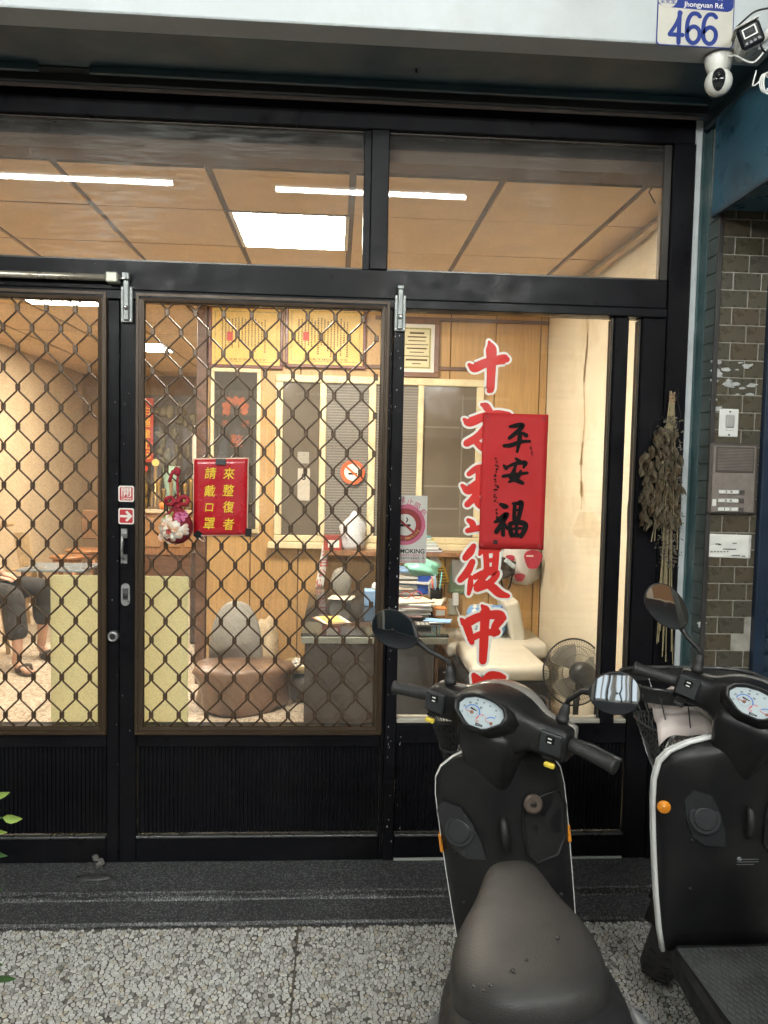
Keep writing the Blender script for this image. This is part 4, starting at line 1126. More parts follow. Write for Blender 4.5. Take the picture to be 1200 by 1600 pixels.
text('lettering', '全安里', NB, (cx_, YB-0.0040, cz_-0.006), w=0.05, h=0.017, parent=hp, bold=0.012)

# dome camera
X, Z = at(1122, 112, 2.50)
CW = mat('ivory_plastic', (0.68, 0.67, 0.62), 0.3, 0, 0.04, 20)
dc = thing('dome_camera', 'round ivory security camera with a dark lens face under the beam', 'camera', (X, 2.50, 2.91))
zt = 2.9115
MB().lathe([(0.038, 0.0), (0.042, 0.003), (0.043, 0.010), (0.041, 0.028), (0.035, 0.048), (0.028, 0.058)], (X, 2.50, zt), (0.03, -0.02, -1), 28).ob('base', CW, dc, True)
hz = zt-0.088
MB().ball((X-0.002, 2.49, hz), 0.042, 28, 18).ob('head', CW, dc, True)
# dark oval lens face
u = Vector((-0.42, -0.90, -0.10)).normalized(); s_ = u.cross(Vector((0, 0, 1))).normalized(); w_ = s_.cross(u)
C0 = Vector((X-0.002, 2.49, hz))
vs = [C0+u*0.0432]
for ring in (0.35, 0.7, 1.0):
    for k in range(24):
        an_ = 2*math.pi*k/24; p = s_*(0.0195*ring*math.cos(an_))+w_*(0.034*ring*math.sin(an_))
        q = (u*math.sqrt(max(1e-6, 0.0430**2-p.length_squared))+p); vs.append(C0+q)
fs = [(0, 1+k, 1+(k+1) % 24) for k in range(24)]
for g_ in range(2):
    fs += [(1+g_*24+k, 1+(g_+1)*24+k, 1+(g_+1)*24+(k+1) % 24, 1+g_*24+(k+1) % 24) for k in range(24)]
MB().add(vs, fs).ob('lens_face', mat('glossy_black', (0.012, 0.012, 0.014), 0.08, 0, 0.1, 20, rvar=0.03), dc, True)
MB().ball(C0+u*0.0425+w_*0.005, 0.009, 14, 8).ob('lens', mat('glossy_black', (0.012,)*3), dc, True)
def cable(name, lab, pts, r_, m, cat='cable'):
    # smooth Catmull-Rom path
    P = [Vector(p) for p in pts]; Q = [P[0]*2-P[1]]+P+[P[-1]*2-P[-2]]; out = []
    for i in range(1, len(Q)-2):
        for k in range(6):
            t = k/6; a, b, c, d = Q[i-1:i+3]
            out.append(0.5*((2*b)+(c-a)*t+(2*a-5*b+4*c-d)*t*t+(3*b-a-3*c+d)*t**3))
    out.append(P[-1])
    return tag(MB().tube(out, r_, 7).ob(name, m, None, True), lab, cat)
def pp(px, py, Y): 
    X, Z = at(px, py, Y); return (X, Y, Z)
cable('cable', 'white cable from the dome camera to the wall corner', [pp(1138, 88, 2.46), pp(1150, 87, 2.44), pp(1165, 95, 2.40), pp(1178, 97, 2.38), pp(1190, 86, 2.38), pp(1198, 75, 2.38)], 0.0028, WPLASTIC)
# bullet camera
X, Z = at(1172, 56, 2.36)
bc = thing('bullet_camera', 'white bullet camera with a square black face beside the number plate', 'camera', (X, 2.36, Z))
Mb = Matrix.Translation((X, 2.36, Z)) @ Matrix.Rotation(math.radians(-24), 4, 'Y') @ Matrix.Rotation(math.radians(-22), 4, 'Z')
def bxf(nm, m, *a, b=0.004):
    mb = MB().box(*a, b); mb.xf(Mb); return mb.ob(nm, m, bc, bevel=0)
bxf('body', CW, -0.032, 0.032, -0.01, 0.13, -0.032, 0.032, b=0.012)
bxf('face', mat('glossy_black', (0.012,)*3), -0.034, 0.034, -0.014, 0.004, -0.034, 0.034, b=0.009)
o = MB()
for q in ((-0.020, -0.0165, -0.006, 0.022), (0.0155, 0.019, -0.006, 0.022)): o.box(q[0], q[1], -0.0155, -0.0135, q[2], q[3])
o.box(-0.0165, 0.0155, -0.0155, -0.0135, 0.019, 0.022).box(-0.0165, 0.0155, -0.0155, -0.0135, -0.006, -0.003).xf(Mb).ob('lens_frame', WPLASTIC, bc)
for k in range(4): MB().lathe([(0.0045, 0), (0.004, 0.0015)], Mb @ Vector((-0.018+k*0.012, -0.0138, -0.020)), Mb.to_3x3() @ Vector((0, -1, 0)), 10).ob('led', mat('smoky_led', (0.12, 0.12, 0.13), 0.2), bc)
bxf('sunshade', CW, -0.036, 0.036, -0.02, 0.13, 0.033, 0.037, b=0.002)
MB().tube([Mb @ Vector((0.0, 0.12, 0.0)), Mb @ Vector((0.06, 0.10, 0.0)), Mb @ Vector((0.09, 0.06, 0.01))], 0.012, 10).ob('bracket', CW, bc, True)
cable('cable', 'black cable arching over the bullet camera', [pp(1148, 46, 2.40), pp(1160, 34, 2.38), pp(1180, 18, 2.36), pp(1205, 12, 2.36)], 0.003, BPLASTIC)
cable('cable', 'black cable hanging below the bullet camera', [pp(1187, 66, 2.40), pp(1192, 78, 2.38), pp(1205, 88, 2.36)], 0.003, BPLASTIC)
for k in range(3):
    P = [pp(1194+k*3+7*math.cos(a), 130+14*math.sin(a)*(1+0.1*k), 2.38-0.006*k) for a in np.linspace(0.6, 5.6, 12)]
    cable('cable', ['white coiled cable by the blue housing, outer loop', 'white coiled cable by the blue housing, middle loop', 'white coiled cable by the blue housing, inner loop'][k], P, 0.0024, WPLASTIC)
cable('cable', 'thin white cable dropping to the coil beside the blue housing', [pp(1182, 110, 2.38), pp(1177, 128, 2.38), pp(1177, 134, 2.38), pp(1186, 128, 2.38), pp(1195, 116, 2.38)], 0.0022, WPLASTIC)

# bell push
def on_pillar(px, py, Y=Y0-0.006): return at(px, py, Y)
YW = Y0-0.0048
bp = thing('bell_push', 'white plate with a grey bell switch on the tiled pillar', 'doorbell', (1.45, YW, 1.72))
a, b, c, d = rectat(1122.5, 639, 1152.5, 683, YW)
boxo('plate', WPLASTIC, a, b, YW-0.008, YW, c, d, bp, 0.003)
xm = (a+b)/2+0.002
boxo('rocker', mat('grey_plastic', (0.42, 0.41, 0.40), 0.4), xm-0.017, xm+0.015, YW-0.017, YW-0.0085, c+0.034, d-0.022, bp, 0.005)
boxo('rocker_base', WPLASTIC, xm-0.016, xm+0.014, YW-0.012, YW-0.0085, c+0.024, c+0.033, bp, 0.002)
for z in (c+0.008, d-0.011): MB().lathe([(0.0035, 0), (0.003, 0.002)], (xm, YW-0.008, z), (0, -1, 0), 10).ob('screw', BPLASTIC, bp)
# door intercom
ic = thing('door_intercom', 'brownish metal door intercom with speaker grille and three buttons', 'intercom', (1.47, YW, 1.45))
ICM = mat('bronze_grey_metal', (0.26, 0.225, 0.20), 0.45, 0.3, 0.15, 25, dirt=(0.17, 0.14, 0.12), dirt_scale=14); ICD = mat('dark_bronze', (0.11, 0.095, 0.085), 0.45, 0.4)
a, b, c, d = rectat(1104, 692, 1178.5, 803, YW)
b = min(b, 1.578)
boxo('case', ICD, a, b, YW-0.024, YW, c, d, ic, 0.006)
boxo('face_plate', ICM, a+0.010, b-0.012, YW-0.027, YW-0.0242, c+0.008, d-0.012, ic, 0.002)
gx0, gx1 = a+0.024, b-0.026; gz1 = d-0.022; gz0 = gz1-0.082
boxo('speaker_frame', ICD, gx0-0.006, gx1+0.006, YW-0.031, YW-0.0275, gz0-0.006, gz1+0.006, ic, 0.002)
for k in range(15):
    z = gz0+0.003+k*0.0054
    boxo('speaker_slat', ICM, gx0, gx1, YW-0.0335, YW-0.0312, z, z+0.0025, ic)
for k in range(3):
    z = c+0.084-k*0.032
    p = boxo('button_strip', STEEL, a+0.032, b-0.050, YW-0.030, YW-0.0272, z-0.010, z+0.008, ic, 0.001)
    boxo('name_card', PAPER, a+0.034, b-0.074, YW-0.0308, YW-0.0302, z-0.007, z+0.005, p)
    text('digit', ('3 4', '5 6', '1 2')[k], INK, ((a+b)/2-0.020, YW-0.0312, z-0.001), w=0.030, h=0.009, parent=p)
    boxo('button', ICD, b-0.070, b-0.052, YW-0.033, YW-0.0302, z-0.008, z+0.006, p, 0.001)
boxo('label', PAPER, a+0.012, a+0.027, YW-0.0278, YW-0.0272, c+0.03, c+0.055, ic)
boxo('badge', ICD, a+0.046, a+0.076, YW-0.0285, YW-0.0272, c+0.010, c+0.018, ic)
nn = thing('paper_notice', 'torn white paper note with a small drawing below the intercom', 'note', (1.46, YW, 1.3))
sheet('sheet', PAPER, [(1107, 834), (1174, 836), (1172, 873), (1101, 870)], YW-0.001, nn, 0.003, seed=8)
r = random.Random(2)
inkm = mat('faded_ink', (0.12, 0.12, 0.12), 0.8)
for i, (cx, cy_, ln) in enumerate([(1122, 850, 8), (1125, 851, 5), (1148, 849, 7), (1150, 868, 14), (1162, 869, 6)] + [(1112+5*k, 862, 3) for k in range(6)] + [(1140, 858, 22)]):
    X, Z = at(cx, cy_, YW-0.0055); L = ln/2*YW/FPX
    boxo('drawing', inkm, X-L, X+L, YW-0.0050, YW-0.0046, Z-0.0018, Z+0.0018, nn)

# dried flower bunch hung head down on the jamb
fx, fz = at(1049, 628, 2.925)
df = thing('dried_bunch', 'dried bunch of brown leaves and grey flowers hung upside down on the door jamb', 'dried flowers', (fx, 2.92, fz))
LEAF = [mat('dry_leaf_%s' % n, c, 0.85, 0, 0.3, 40) for n, c in (('brown', (0.070, 0.045, 0.022)), ('olive', (0.058, 0.045, 0.024)), ('grey', (0.095, 0.074, 0.045)))]
STEMM = mat('dry_stem', (0.27, 0.22, 0.12), 0.8, 0, 0.2, 40)
r = random.Random(31)
def bezier(a, b, c, n=8):
    return [a*(1-t)**2+b*2*t*(1-t)+c*t*t for t in np.linspace(0, 1, n)]
top = Vector((fx, 2.918, fz))
tips = []
for k in range(38):
    px = r.uniform(1015, 1062); py = r.uniform(790, 860) if k > 15 else r.uniform(960, 1040)
    if k <= 15: px = r.uniform(1022, 1052)
    X, Z = at(px, py, 2.915); e = Vector((X, r.uniform(2.89, 2.925), Z))
    st_ = top+Vector((r.uniform(-.01, .01), r.uniform(-.006, .004), r.uniform(0.0, .045)))
    mid = (top+e)/2+Vector((r.uniform(-.02, .02), 0, r.uniform(-.02, .04)))
    P = bezier(st_, Vector((top.x+r.uniform(-.012, .012), 2.915, top.z-0.10)), e) if k <= 15 else bezier(st_, mid, e)
    MB().tube(P, [0.0026]*4+[0.0021]*4, 5).ob('stem', STEMM, df)
    tips.append(P)
def leaf(c, L, W, d, m, nm='leaf'):
    d = d.normalized(); s = d.cross(Vector((r.uniform(-.5, .5), -1, r.uniform(-.4, .4)))).normalized(); nrm = s.cross(d)
    vs = []
    cu = r.uniform(-.5, .5)
    for t, w in ((0, .1), (.25, .8), (.5, 1), (.75, .7), (1, .05)):
        for q in (-1, 0, 1):
            vs.append(c+d*(t*L)+s*(q*w*W/2)+nrm*((0.25*W*abs(q)*w)+cu*L*t*t*0.5+r.uniform(-.05, .05)*W))
    fs = [(i*3+k, i*3+k+1, (i+1)*3+k+1, (i+1)*3+k) for i in range(4) for k in range(2)]
    return vs, fs
for k in range(260):
    py = 664+150*r.random()**0.9; w = 10+26*min(1, (py-660)/50)
    px = 1040-(py-680)*0.02+r.uniform(-w, w*0.65)
    X, Z = at(px, py, 2.91); c = Vector((X, r.uniform(2.875, 2.93), Z))
    v_, f_ = leaf(c, r.uniform(.028, .055), r.uniform(.012, .022), Vector((r.uniform(-.5, .5), r.uniform(-.4, .2), -1)), None)
    MB().add(v_, f_).ob('leaf', r.choice(LEAF), df)
sp = MB(); sp2 = MB()
for k in range(1000):
    py = r.uniform(650, 885); t = (py-650)/235
    px = 1047-t*3+max(-22, min(17, r.gauss(0, 6+6*math.sin(math.pi*t)))); X, Z = at(px, py, 2.91)
    c = Vector((X, r.uniform(2.885, 2.93), Z))
    v_, f_ = leaf(c, r.uniform(.006, .016), r.uniform(.003, .006), Vector((r.uniform(-1, 1), r.uniform(-.6, .3), r.uniform(-1, .3))), None)
    (sp if k % 3 else sp2).add(v_, f_)
for q, c in ((sp, (0.12, 0.10, 0.075)), (sp2, (0.20, 0.18, 0.14))):
    tag(q.ob('flower_sprigs', mat('sprig_%d' % int(c[0]*100), c, 0.9), df), kind='stuff')
MB().tube([top+Vector((0.013*math.cos(a), 0.010*math.sin(a), -0.008+0.002*a)) for a in np.linspace(0, 18, 40)], 0.0016, 6).ob('twine', mat('rust_twine', (0.30, 0.12, 0.07), 0.9), df)
MB().tube([top+Vector(p) for p in ((0.01, 0.0, 0.0), (0.025, 0.0, 0.03), (0.02, 0.0, 0.055), (0.01, 0, 0.045), (0.02, 0, 0.01), (0.035, -0.002, -0.05), (0.03, 0, -0.10))], 0.0014, 6).ob('hanging_wire', BPLASTIC, df)
MB().tube([top+Vector(p) for p in ((-0.005, 0, -0.06), (-0.06, -0.01, -0.07), (-0.085, -0.01, -0.10), (-0.08, -0.01, -0.14))], 0.0010, 6).ob('loose_wire', BPLASTIC, df)

# potted plant at the left edge of the picture
pl = thing('potted_plant', 'green potted shrub reaching in at the lower left edge', 'plant', (-1.33, 2.15, 0))
MB().lathe([(0.0, 0.0), (0.10, 0.0), (0.14, 0.24), (0.15, 0.25), (0.15, 0.27), (0.13, 0.27), (0.12, 0.24), (0.0, 0.235)], (-1.33, 2.15, 0), n=28).ob('pot', mat('terracotta', (0.32, 0.13, 0.07), 0.8, 0, 0.15, 12), pl, True)
LG = [mat('shrub_leaf_%s' % n, c, 0.4, 0, 0.25, 30) for n, c in (('dark', (0.04, 0.10, 0.025)), ('mid', (0.08, 0.17, 0.035)), ('young', (0.24, 0.34, 0.07)))]
r = random.Random(17)
targets = [(4, 1278, 1), (-22, 1298, 1), (-40, 1340, 0), (-20, 1486, 0), (-24, 1535, 0), (-25, 1250, 1), (-40, 1400, 0), (-50, 1330, 0), (-30, 1450, 0)]
pts_ = [(Vector((at(px, py, 2.1)[0], 2.1+r.uniform(-.03, .03), at(px, py, 2.1)[1])), y_) for px, py, y_ in targets]
for k in range(22): pts_.append((Vector((-1.36+r.uniform(-.14, .06), 2.15+r.uniform(-.15, .15), r.uniform(.3, .72))), k % 2))
for e, yg in pts_:
    b0 = Vector((-1.33+r.uniform(-.04, .04), 2.15+r.uniform(-.04, .04), 0.23))
    P = bezier(b0, Vector((b0.x, b0.y, e.z*0.8+0.05)), e)
    MB().tube(P, [0.0035]*4+[0.002]*4, 5).ob('stem', LG[0], pl)
    v_, f_ = leaf(e, r.uniform(.055, .075), r.uniform(.020, .028), Vector((r.uniform(.5, 1), r.uniform(-.5, .3), r.uniform(-.5, .2))), None)
    MB().add(v_, f_).ob('leaf', LG[2] if yg else LG[r.randint(0, 1)], pl, True)
    for q in range(2):
        b_ = P[4+q]
        if b_.x > -1.28: continue
        v_, f_ = leaf(b_, r.uniform(.05, .07), r.uniform(.018, .026), Vector((r.uniform(-1, .2), r.uniform(-1, 1), r.uniform(-.5, .4))), None)
        MB().add(v_, f_).ob('leaf', LG[r.randint(0, 1)], pl, True)
# ------------------------------------------------------------------ the room behind the glass
LX, RX, BY, ZC = -3.45, 1.462, 5.42, 2.75
rw = boxo('plaster_wall', CREAM, RX, RX+0.1, 3.085, 11.0, 0.052, 2.95); tag(rw, 'cream plaster side wall with water stains on the right of the room', 'wall')
lw = boxo('plaster_wall', BEIGE, LX-0.1, LX, 3.085, 11.0, 0.052, 2.95); tag(lw, 'beige plaster side wall on the left of the room', 'wall')
rr_ = boxo('plaster_wall', mat('dim_brown_plaster', (0.36, 0.25, 0.15), 0.85, 0, 0.12, 2), LX, RX, 10.9, 11.0, 0.052, 2.95); tag(rr_, 'brown rear wall of the room behind the altar', 'wall')
tag(boxo('plaster_wall', CREAM, 1.362, RX, 3.101, 3.17, 0.052, 2.95), 'narrow cream return wall behind the right window jamb', 'wall')
lt = boxo('inner_lintel', LINTEL, LX, RX-0.002, 3.085, 3.205, 2.755, 2.95); tag(lt, 'brown painted lintel inside above the transoms', 'beam')
# pipe run and loose wire in the corner above the right window
tag(MB().tube([(RX-0.03, 3.25, 2.70), (RX-0.03, 3.6, 2.705), (RX-0.02, 3.62, 2.72), (RX-0.03, 3.66, 2.70), (RX-0.03, 4.4, 2.69), (RX-0.03, 5.38, 2.69)], 0.016, 8).ob('conduit', mat('aged_cream_conduit', (0.5, 0.36, 0.2), 0.6), None, True), 'cream cable conduit along the right wall under the ceiling', 'conduit')
tag(MB().tube([Vector(pp(1031, 236, 3.22)), Vector(pp(1022, 262, 3.22)), Vector(pp(1030, 280, 3.22)), Vector(pp(1014, 300, 3.22)), Vector(pp(1024, 318, 3.24))], 0.003, 6).ob('cable', BPLASTIC, None, True), 'loose black cable hanging in the corner of the right transom', 'cable')
def on_wall(px, py):
    d = ray(px, py); k = (RX-0.0012-CAM.x)/d.x; return (RX-0.0012, CAM.y+d.y*k, CAM.z+d.z*k)
STN = mat('water_stain', (0.58, 0.43, 0.24), 0.9, 0, 0.15, 20)
r = random.Random(10)
def streak(pts, w0):
    L = [on_wall(x-w0*r.uniform(.4, 1.2), y) for x, y in pts]; R_ = [on_wall(x+w0*r.uniform(.4, 1.2), y) for x, y in pts]; n = len(L)
    return MB().add(L+R_, [(i, i+1, n+i+1, n+i) for i in range(n-1)]).ob('stain', STN, rw)
xs_ = lambda y: 919-(y-455)*0.036+1.5*math.sin(y*0.05)
streak([(xs_(y), y) for y in range(455, 800, 9)], 1.0); streak([(xs_(y), y) for y in range(520, 600, 7)], 2.0); streak([(xs_(y), y) for y in range(690, 730, 6)], 2.6); streak([(xs_(y), y) for y in range(752, 782, 6)], 3.0)
MB().add([on_wall(917+20*math.cos(q)*(1+.2*math.sin(3*q)), 820+26*math.sin(q)*(1+.25*math.cos(2*q))) for q in np.linspace(0, 2*math.pi, 25)[:-1]], [tuple(range(24))]).ob('stain', mat('faint_stain', (0.72, 0.62, 0.43), 0.9, 0, 0.08, 12), rw)
# ceiling of lay-in boards
cl = boxo('indoor_ceiling', CEILD, LX, RX, 3.21, 10.9, ZC+0.012, ZC+0.06); tag(cl, kind='structure')
gx = [LX] + [x for x in (-2.93, -2.33, -1.73, -1.135, -0.53, 0.047, 0.656, 1.25)] + [RX]
gy = [3.21]+[3.73+0.6*k for k in range(12)]+[10.9]
lights = {(5, 1), (2, 4), (2, 8)}
PANEL = emit_mat('led_panel', (1.0, 0.90, 0.74), PANEL_IN)
for i in range(len(gx)-1):
    for j in range(len(gy)-1):
        x0, x1, y0, y1 = gx[i]+0.015, gx[i+1]-0.015, gy[j]+0.006, gy[j+1]-0.006
        if y1-y0 < 0.02: continue
        if (i, j) in lights:
            t = thing('ceiling_panel_light', {(5, 1): 'bright square ceiling panel light seen through the left transom', (2, 4): 'ceiling panel light at the top of the left sliding door', (2, 8): 'ceiling panel light deep in the room seen in the middle door'}.get((i, j), 'ceiling panel light above the hidden %s of the room' % ('far end' if j > 7 else 'middle')), 'ceiling light', ((x0+x1)/2, (y0+y1)/2, ZC))
            boxo('panel', PANEL, x0+0.012, x1-0.012, y0+0.012, y1-0.012, ZC+0.001, ZC+0.011, t)
            f = MB(); f.box(x0-0.008, x1+0.008, y0, y0+0.012, ZC-0.003, ZC+0.011).box(x0-0.008, x1+0.008, y1-0.012, y1, ZC-0.003, ZC+0.011).box(x0-0.008, x0+0.0115, y0+0.0125, y1-0.0125, ZC-0.003, ZC+0.011).box(x1-0.0115, x1+0.008, y0+0.0125, y1-0.0125, ZC-0.003, ZC+0.011)
            f.ob('frame', WPLASTIC, t)
            continue
        boxo('ceiling_panel', CEILP, x0, x1, y0, y1, ZC+rnd.uniform(-.002, .002), ZC+0.0115, cl)
# wood panelled partition
pwall = thing('panelled_wall', 'tan wood panelled partition wall across the back of the shop', 'wall', (0.3, BY, 0.05))
grooves = [-0.885, -0.585, -0.255, 0.08, 0.42, 0.775, 1.09, 1.405, RX-0.004]
boxo('backing', mat('groove_shadow_wood', (0.10, 0.05, 0.02), 0.8), -0.885, RX, BY+0.012, BY+0.08, 0.052, ZC+0.01, pwall)
for a, b in zip(grooves, grooves[1:]):
    boxo('wood_panel', WOODP, a+0.003, b-0.003, BY+rnd.uniform(0, .002), BY+0.014, 0.17, ZC, pwall, 0.003)
boxo('skirting', WOODD, -0.885, RX-0.002, BY-0.014, BY+0.01, 0.052, 0.165, pwall, 0.003)
boxo('end_post', WOODD, -0.955, -0.888, BY-0.02, BY+0.10, 0.052, ZC, pwall, 0.004)
zr = at(740, 501, BY-0.01)[1]
boxo('picture_rail', WOODD, 0.25, RX-0.004, BY-0.014, BY-0.001, zr-0.012, zr+0.012, pwall, 0.002)
zr = at(560, 577, BY-0.01)[1]+0.01
boxo('picture_rail', WOODD, -0.885, 0.97, BY-0.018, BY-0.001, zr, zr+0.024, pwall, 0.002)

# interior window in the partition
iw = thing('inner_window', 'cream framed sliding window in the wood partition', 'window', (0.3, BY, 1.07))
a, b, c, d = rectat(428, 582, 753, 848, BY); a, _ = at(430, 700, BY); b, _ = at(753, 700, BY); c = at(600, 848, BY)[1]; d = at(600, 590, BY)[1]
yf0, yf1 = BY-0.035, BY-0.001
w = 0.05
def frame_bar(x0, x1, z0, z1, nm='frame', y0=yf0): return boxo(nm, CREAMF, x0, x1, y0, yf1, z0, z1, iw, 0.005)
frame_bar(a, b, d-w, d); frame_bar(a, b, c, c+w*0.9); frame_bar(a, a+w, c+w*0.9+0.001, d-w-0.001); frame_bar(b-w, b, c+w*0.9+0.001, d-w-0.001)
boxo('sill', CREAMF, a-0.04, b+0.03, BY-0.07, BY-0.002, c-0.045, c-0.001, iw, 0.005)
mul = [(at(499, 700, BY)[0], 0.045), (at(655, 720, BY)[0]-0.02, 0.04)]
for x, ww in mul: frame_bar(x, x+ww, c+w*0.9+0.001, d-w-0.001, 'mullion', yf0-0.006)
xmid = at(575, 700, BY)[0]; frame_bar(xmid, xmid+0.05, c+w*0.9+0.001, d-w-0.001, 'mullion')
DARKG = mat('dim_window_glass', (0.15, 0.125, 0.095), 0.12, 0, 0.2, 2.5); SCREEN = mat('insect_screen', (0.17, 0.155, 0.135), 0.7, 0, 0.15, 200)
zz0, zz1 = c+w*0.9+0.001, d-w-0.001
for n, (x0, x1, m) in enumerate(((a+w, mul[0][0], DARKG), (mul[0][0]+0.045, xmid, SCREEN), (xmid+0.05, mul[1][0], SCREEN), (mul[1][0]+0.04, b-w, DARKG))):
    p = boxo('pane', m, x0+0.001, x1-0.001, BY-0.012, BY-0.002, zz0, zz1, iw)
    if m is SCREEN:
        q = MB()
        k = 0
        z = zz0
        while z < zz1-0.004:
            q.box(x0+0.002, x1-0.002, BY-0.0145, BY-0.0125, z, z+0.005); z += 0.019
        tag(q.ob('screen_mesh', mat('screen_thread', (0.30, 0.28, 0.24), 0.7), p), kind='stuff')
# dim shelves behind the right pane
for py in (668, 760, 795): 
    z = at(700, py, BY)[1]; boxo('shelf_edge', mat('dim_shelf', (0.20, 0.17, 0.13), 0.6), mul[1][0]+0.05, b-w-0.11, BY-0.0142, BY-0.0125, z-0.006, z+0.006, iw)
boxo('shelf_edge', mat('dim_shelf', (0.2, 0.17, 0.13)), b-w-0.10, b-w-0.09, BY-0.0142, BY-0.0125, zz0+0.02, zz1-0.05, iw)

# plaque and certificates on the partition
def framed(nm, lab, cat, px0, py0, px1, py1, fm, im, fw, Y=BY, mat_w=0.0):
    a, b = at(px0, (py0+py1)/2, Y)[0], at(px1, (py0+py1)/2, Y)[0]; c, d = at((px0+px1)/2, py1, Y)[1], at((px0+px1)/2, py0, Y)[1]
    t = thing(nm, lab, cat, ((a+b)/2, Y, c))
    y0, y1 = Y-0.032, Y-0.019 if nm == 'x' else Y-0.0005
    y1 = Y-0.0195
    boxo('frame', fm, a, b, y0, y1, d-fw, d, t, 0.004); boxo('frame', fm, a, b, y0, y1, c, c+fw, t, 0.004)
    boxo('frame', fm, a, a+fw, y0, y1, c+fw+0.0005, d-fw-0.0005, t, 0.004); boxo('frame', fm, b-fw, b, y0, y1, c+fw+0.0005, d-fw-0.0005, t, 0.004)
    boxo('print', im, a+fw, b-fw, y0+0.008, y1, c+fw, d-fw, t)
    return t, a+fw, b-fw, c+fw, d-fw, y0+0.008
GOLDP = mat('golden_certificate', (0.72, 0.48, 0.12), 0.5, 0, 0.12, 9); GOLDB = mat('certificate_border', (0.45, 0.33, 0.10), 0.5, 0, 0.3, 40)
INKB = mat('brown_ink', (0.10, 0.06, 0.02), 0.7); REDI = mat('red_seal', (0.5, 0.06, 0.04), 0.6)
MAHOG = mat('mahogany', (0.15, 0.045, 0.03), 0.35, 0, 0.3, 8, stretch=(1, 1, 6))
def cert(lab, px0, px1, seed, title):
    t, a, b, c, d, y = framed('certificate', lab, 'certificate', px0, 478, px1, 576, MAHOG, GOLDP, 0.022)
    e = 0.018
    f = MB().box(a+e, b-e, y-0.0012, y-0.0002, d-e-0.007, d-e).box(a+e, b-e, y-0.0012, y-0.0002, c+e, c+e+0.007).box(a+e, a+e+0.007, y-0.0012, y-0.0002, c+e+0.0072, d-e-0.0072).box(b-e-0.007, b-e, y-0.0012, y-0.0002, c+e+0.0072, d-e-0.0072)
    f.ob('border', GOLDB, t)
    r = random.Random(seed); q = MB()
    for k in range(int((b-a-0.14)/0.022)):
        x = a+0.07+k*0.022; z = d-0.06-r.uniform(0, .03); zend = c+0.06+r.uniform(0, .1)
        while z > zend:
            h = r.uniform(.006, .012); q.box(x-0.005, x+0.004, y-0.0010, y-0.0002, z-h, z); z -= h+0.005
    q.ob('printed_column', INKB, t)
    boxo('seal', REDI, a+0.10, a+0.14, y-0.0016, y-0.0011, (c+d)/2-0.03, (c+d)/2+0.03, t)
    text('lettering', title, INKB, ((a+b)/2, y-0.0016, c+0.035), w=(b-a)*0.6, h=0.014, parent=t)
cert('golden certificate in a red wood frame, left of the two behind the grille', 327, 443, 3, 'CERTIFICATE')
cert('golden certificate in a red wood frame, right of the two behind the grille', 446, 572, 5, 'CERTIFICATE')
WF = mat('walnut_frame', (0.17, 0.08, 0.04), 0.35, 0, 0.25, 8)
t, a, b, c, d, y = framed('certificate', 'certificate with ornate green border and white mount in a walnut frame', 'certificate', 606, 499, 686, 590, WF, PAPER, 0.035)
e = 0.022
boxo('parchment', mat('parchment', (0.72, 0.66, 0.42), 0.6, 0, 0.06, 10), a+e, b-e, y-0.001, y-0.0002, c+e, d-e, t)
q = MB(); r = random.Random(8)
for x0, x1, z0, z1 in ((a+e+.005, b-e-.005, d-e-.014, d-e-.005), (a+e+.005, b-e-.005, c+e+.005, c+e+.014), (a+e+.005, a+e+.014, c+e+.0145, d-e-.0145), (b-e-.014, b-e-.005, c+e+.0145, d-e-.0145)):
    q.box(x0, x1, y-0.0018, y-0.0011, z0, z1)
q.ob('border', mat('olive_print', (0.30, 0.30, 0.10), 0.6, 0, 0.5, 120), t)
for k, (wd, hh) in enumerate(((0.10, 0.012), (0.13, 0.009), (0.12, 0.006), (0.16, 0.006), (0.14, 0.009), (0.10, 0.006), (0.17, 0.006), (0.15, 0.012), (0.06, 0.006))):
    z = d-e-0.04-k*0.026; xm_ = (a+b)/2+0.02
    boxo('printed_line', INKB, xm_-wd/2, xm_+wd/2, y-0.0018, y-0.0011, z-hh/2, z+hh/2, t)
# dark plaque with a lotus
t, a, b, c, d, y = framed('plaque', 'tall dark plaque with an orange lotus and faded characters in a cream frame', 'plaque', 329, 576, 407, 832, CREAMF, mat('dark_velvet', (0.055, 0.047, 0.036), 0.75, 0, 0.35, 180), 0.026)
LOT = mat('faded_orange_print', (0.30, 0.085, 0.035), 0.7, 0, 0.25, 60)
xm_, zl = (a+b)/2, at(368, 628, y)[1]
for k, (an_, L) in enumerate(((0, .115), (28, .12), (-28, .12), (58, .11), (-58, .11), (85, .09), (-85, .09))):
    th = math.radians(an_); u = Vector((math.sin(th), math.cos(th))); v = Vector((u.y, -u.x)); bz_ = Vector((xm_, zl-0.07))
    pl_ = [bz_+u*(L*s)+v*(w*0.030) for s, w in ((0.35, 0), (.6, .8), (.8, .7), (1.0, 0), (.8, -.7), (.6, -.8))]
    MB().prism([(p.x, p.y) for p in pl_], y-0.0012-k*0.0001, y-0.0003).ob('lotus_petal', LOT, t)
for k, (ch, px, py, s) in enumerate((('月', 352, 645, .05), ('傳', 384, 640, .05), ('手', 352, 662, .05), ('統', 384, 662, .05), ('整', 370, 688, .085), ('法', 368, 745, .08))):
    X, Z = at(px, py, y); text('character', ch, LOT, (X, y-0.001, Z), w=s, h=s, parent=t, bold=0.01)

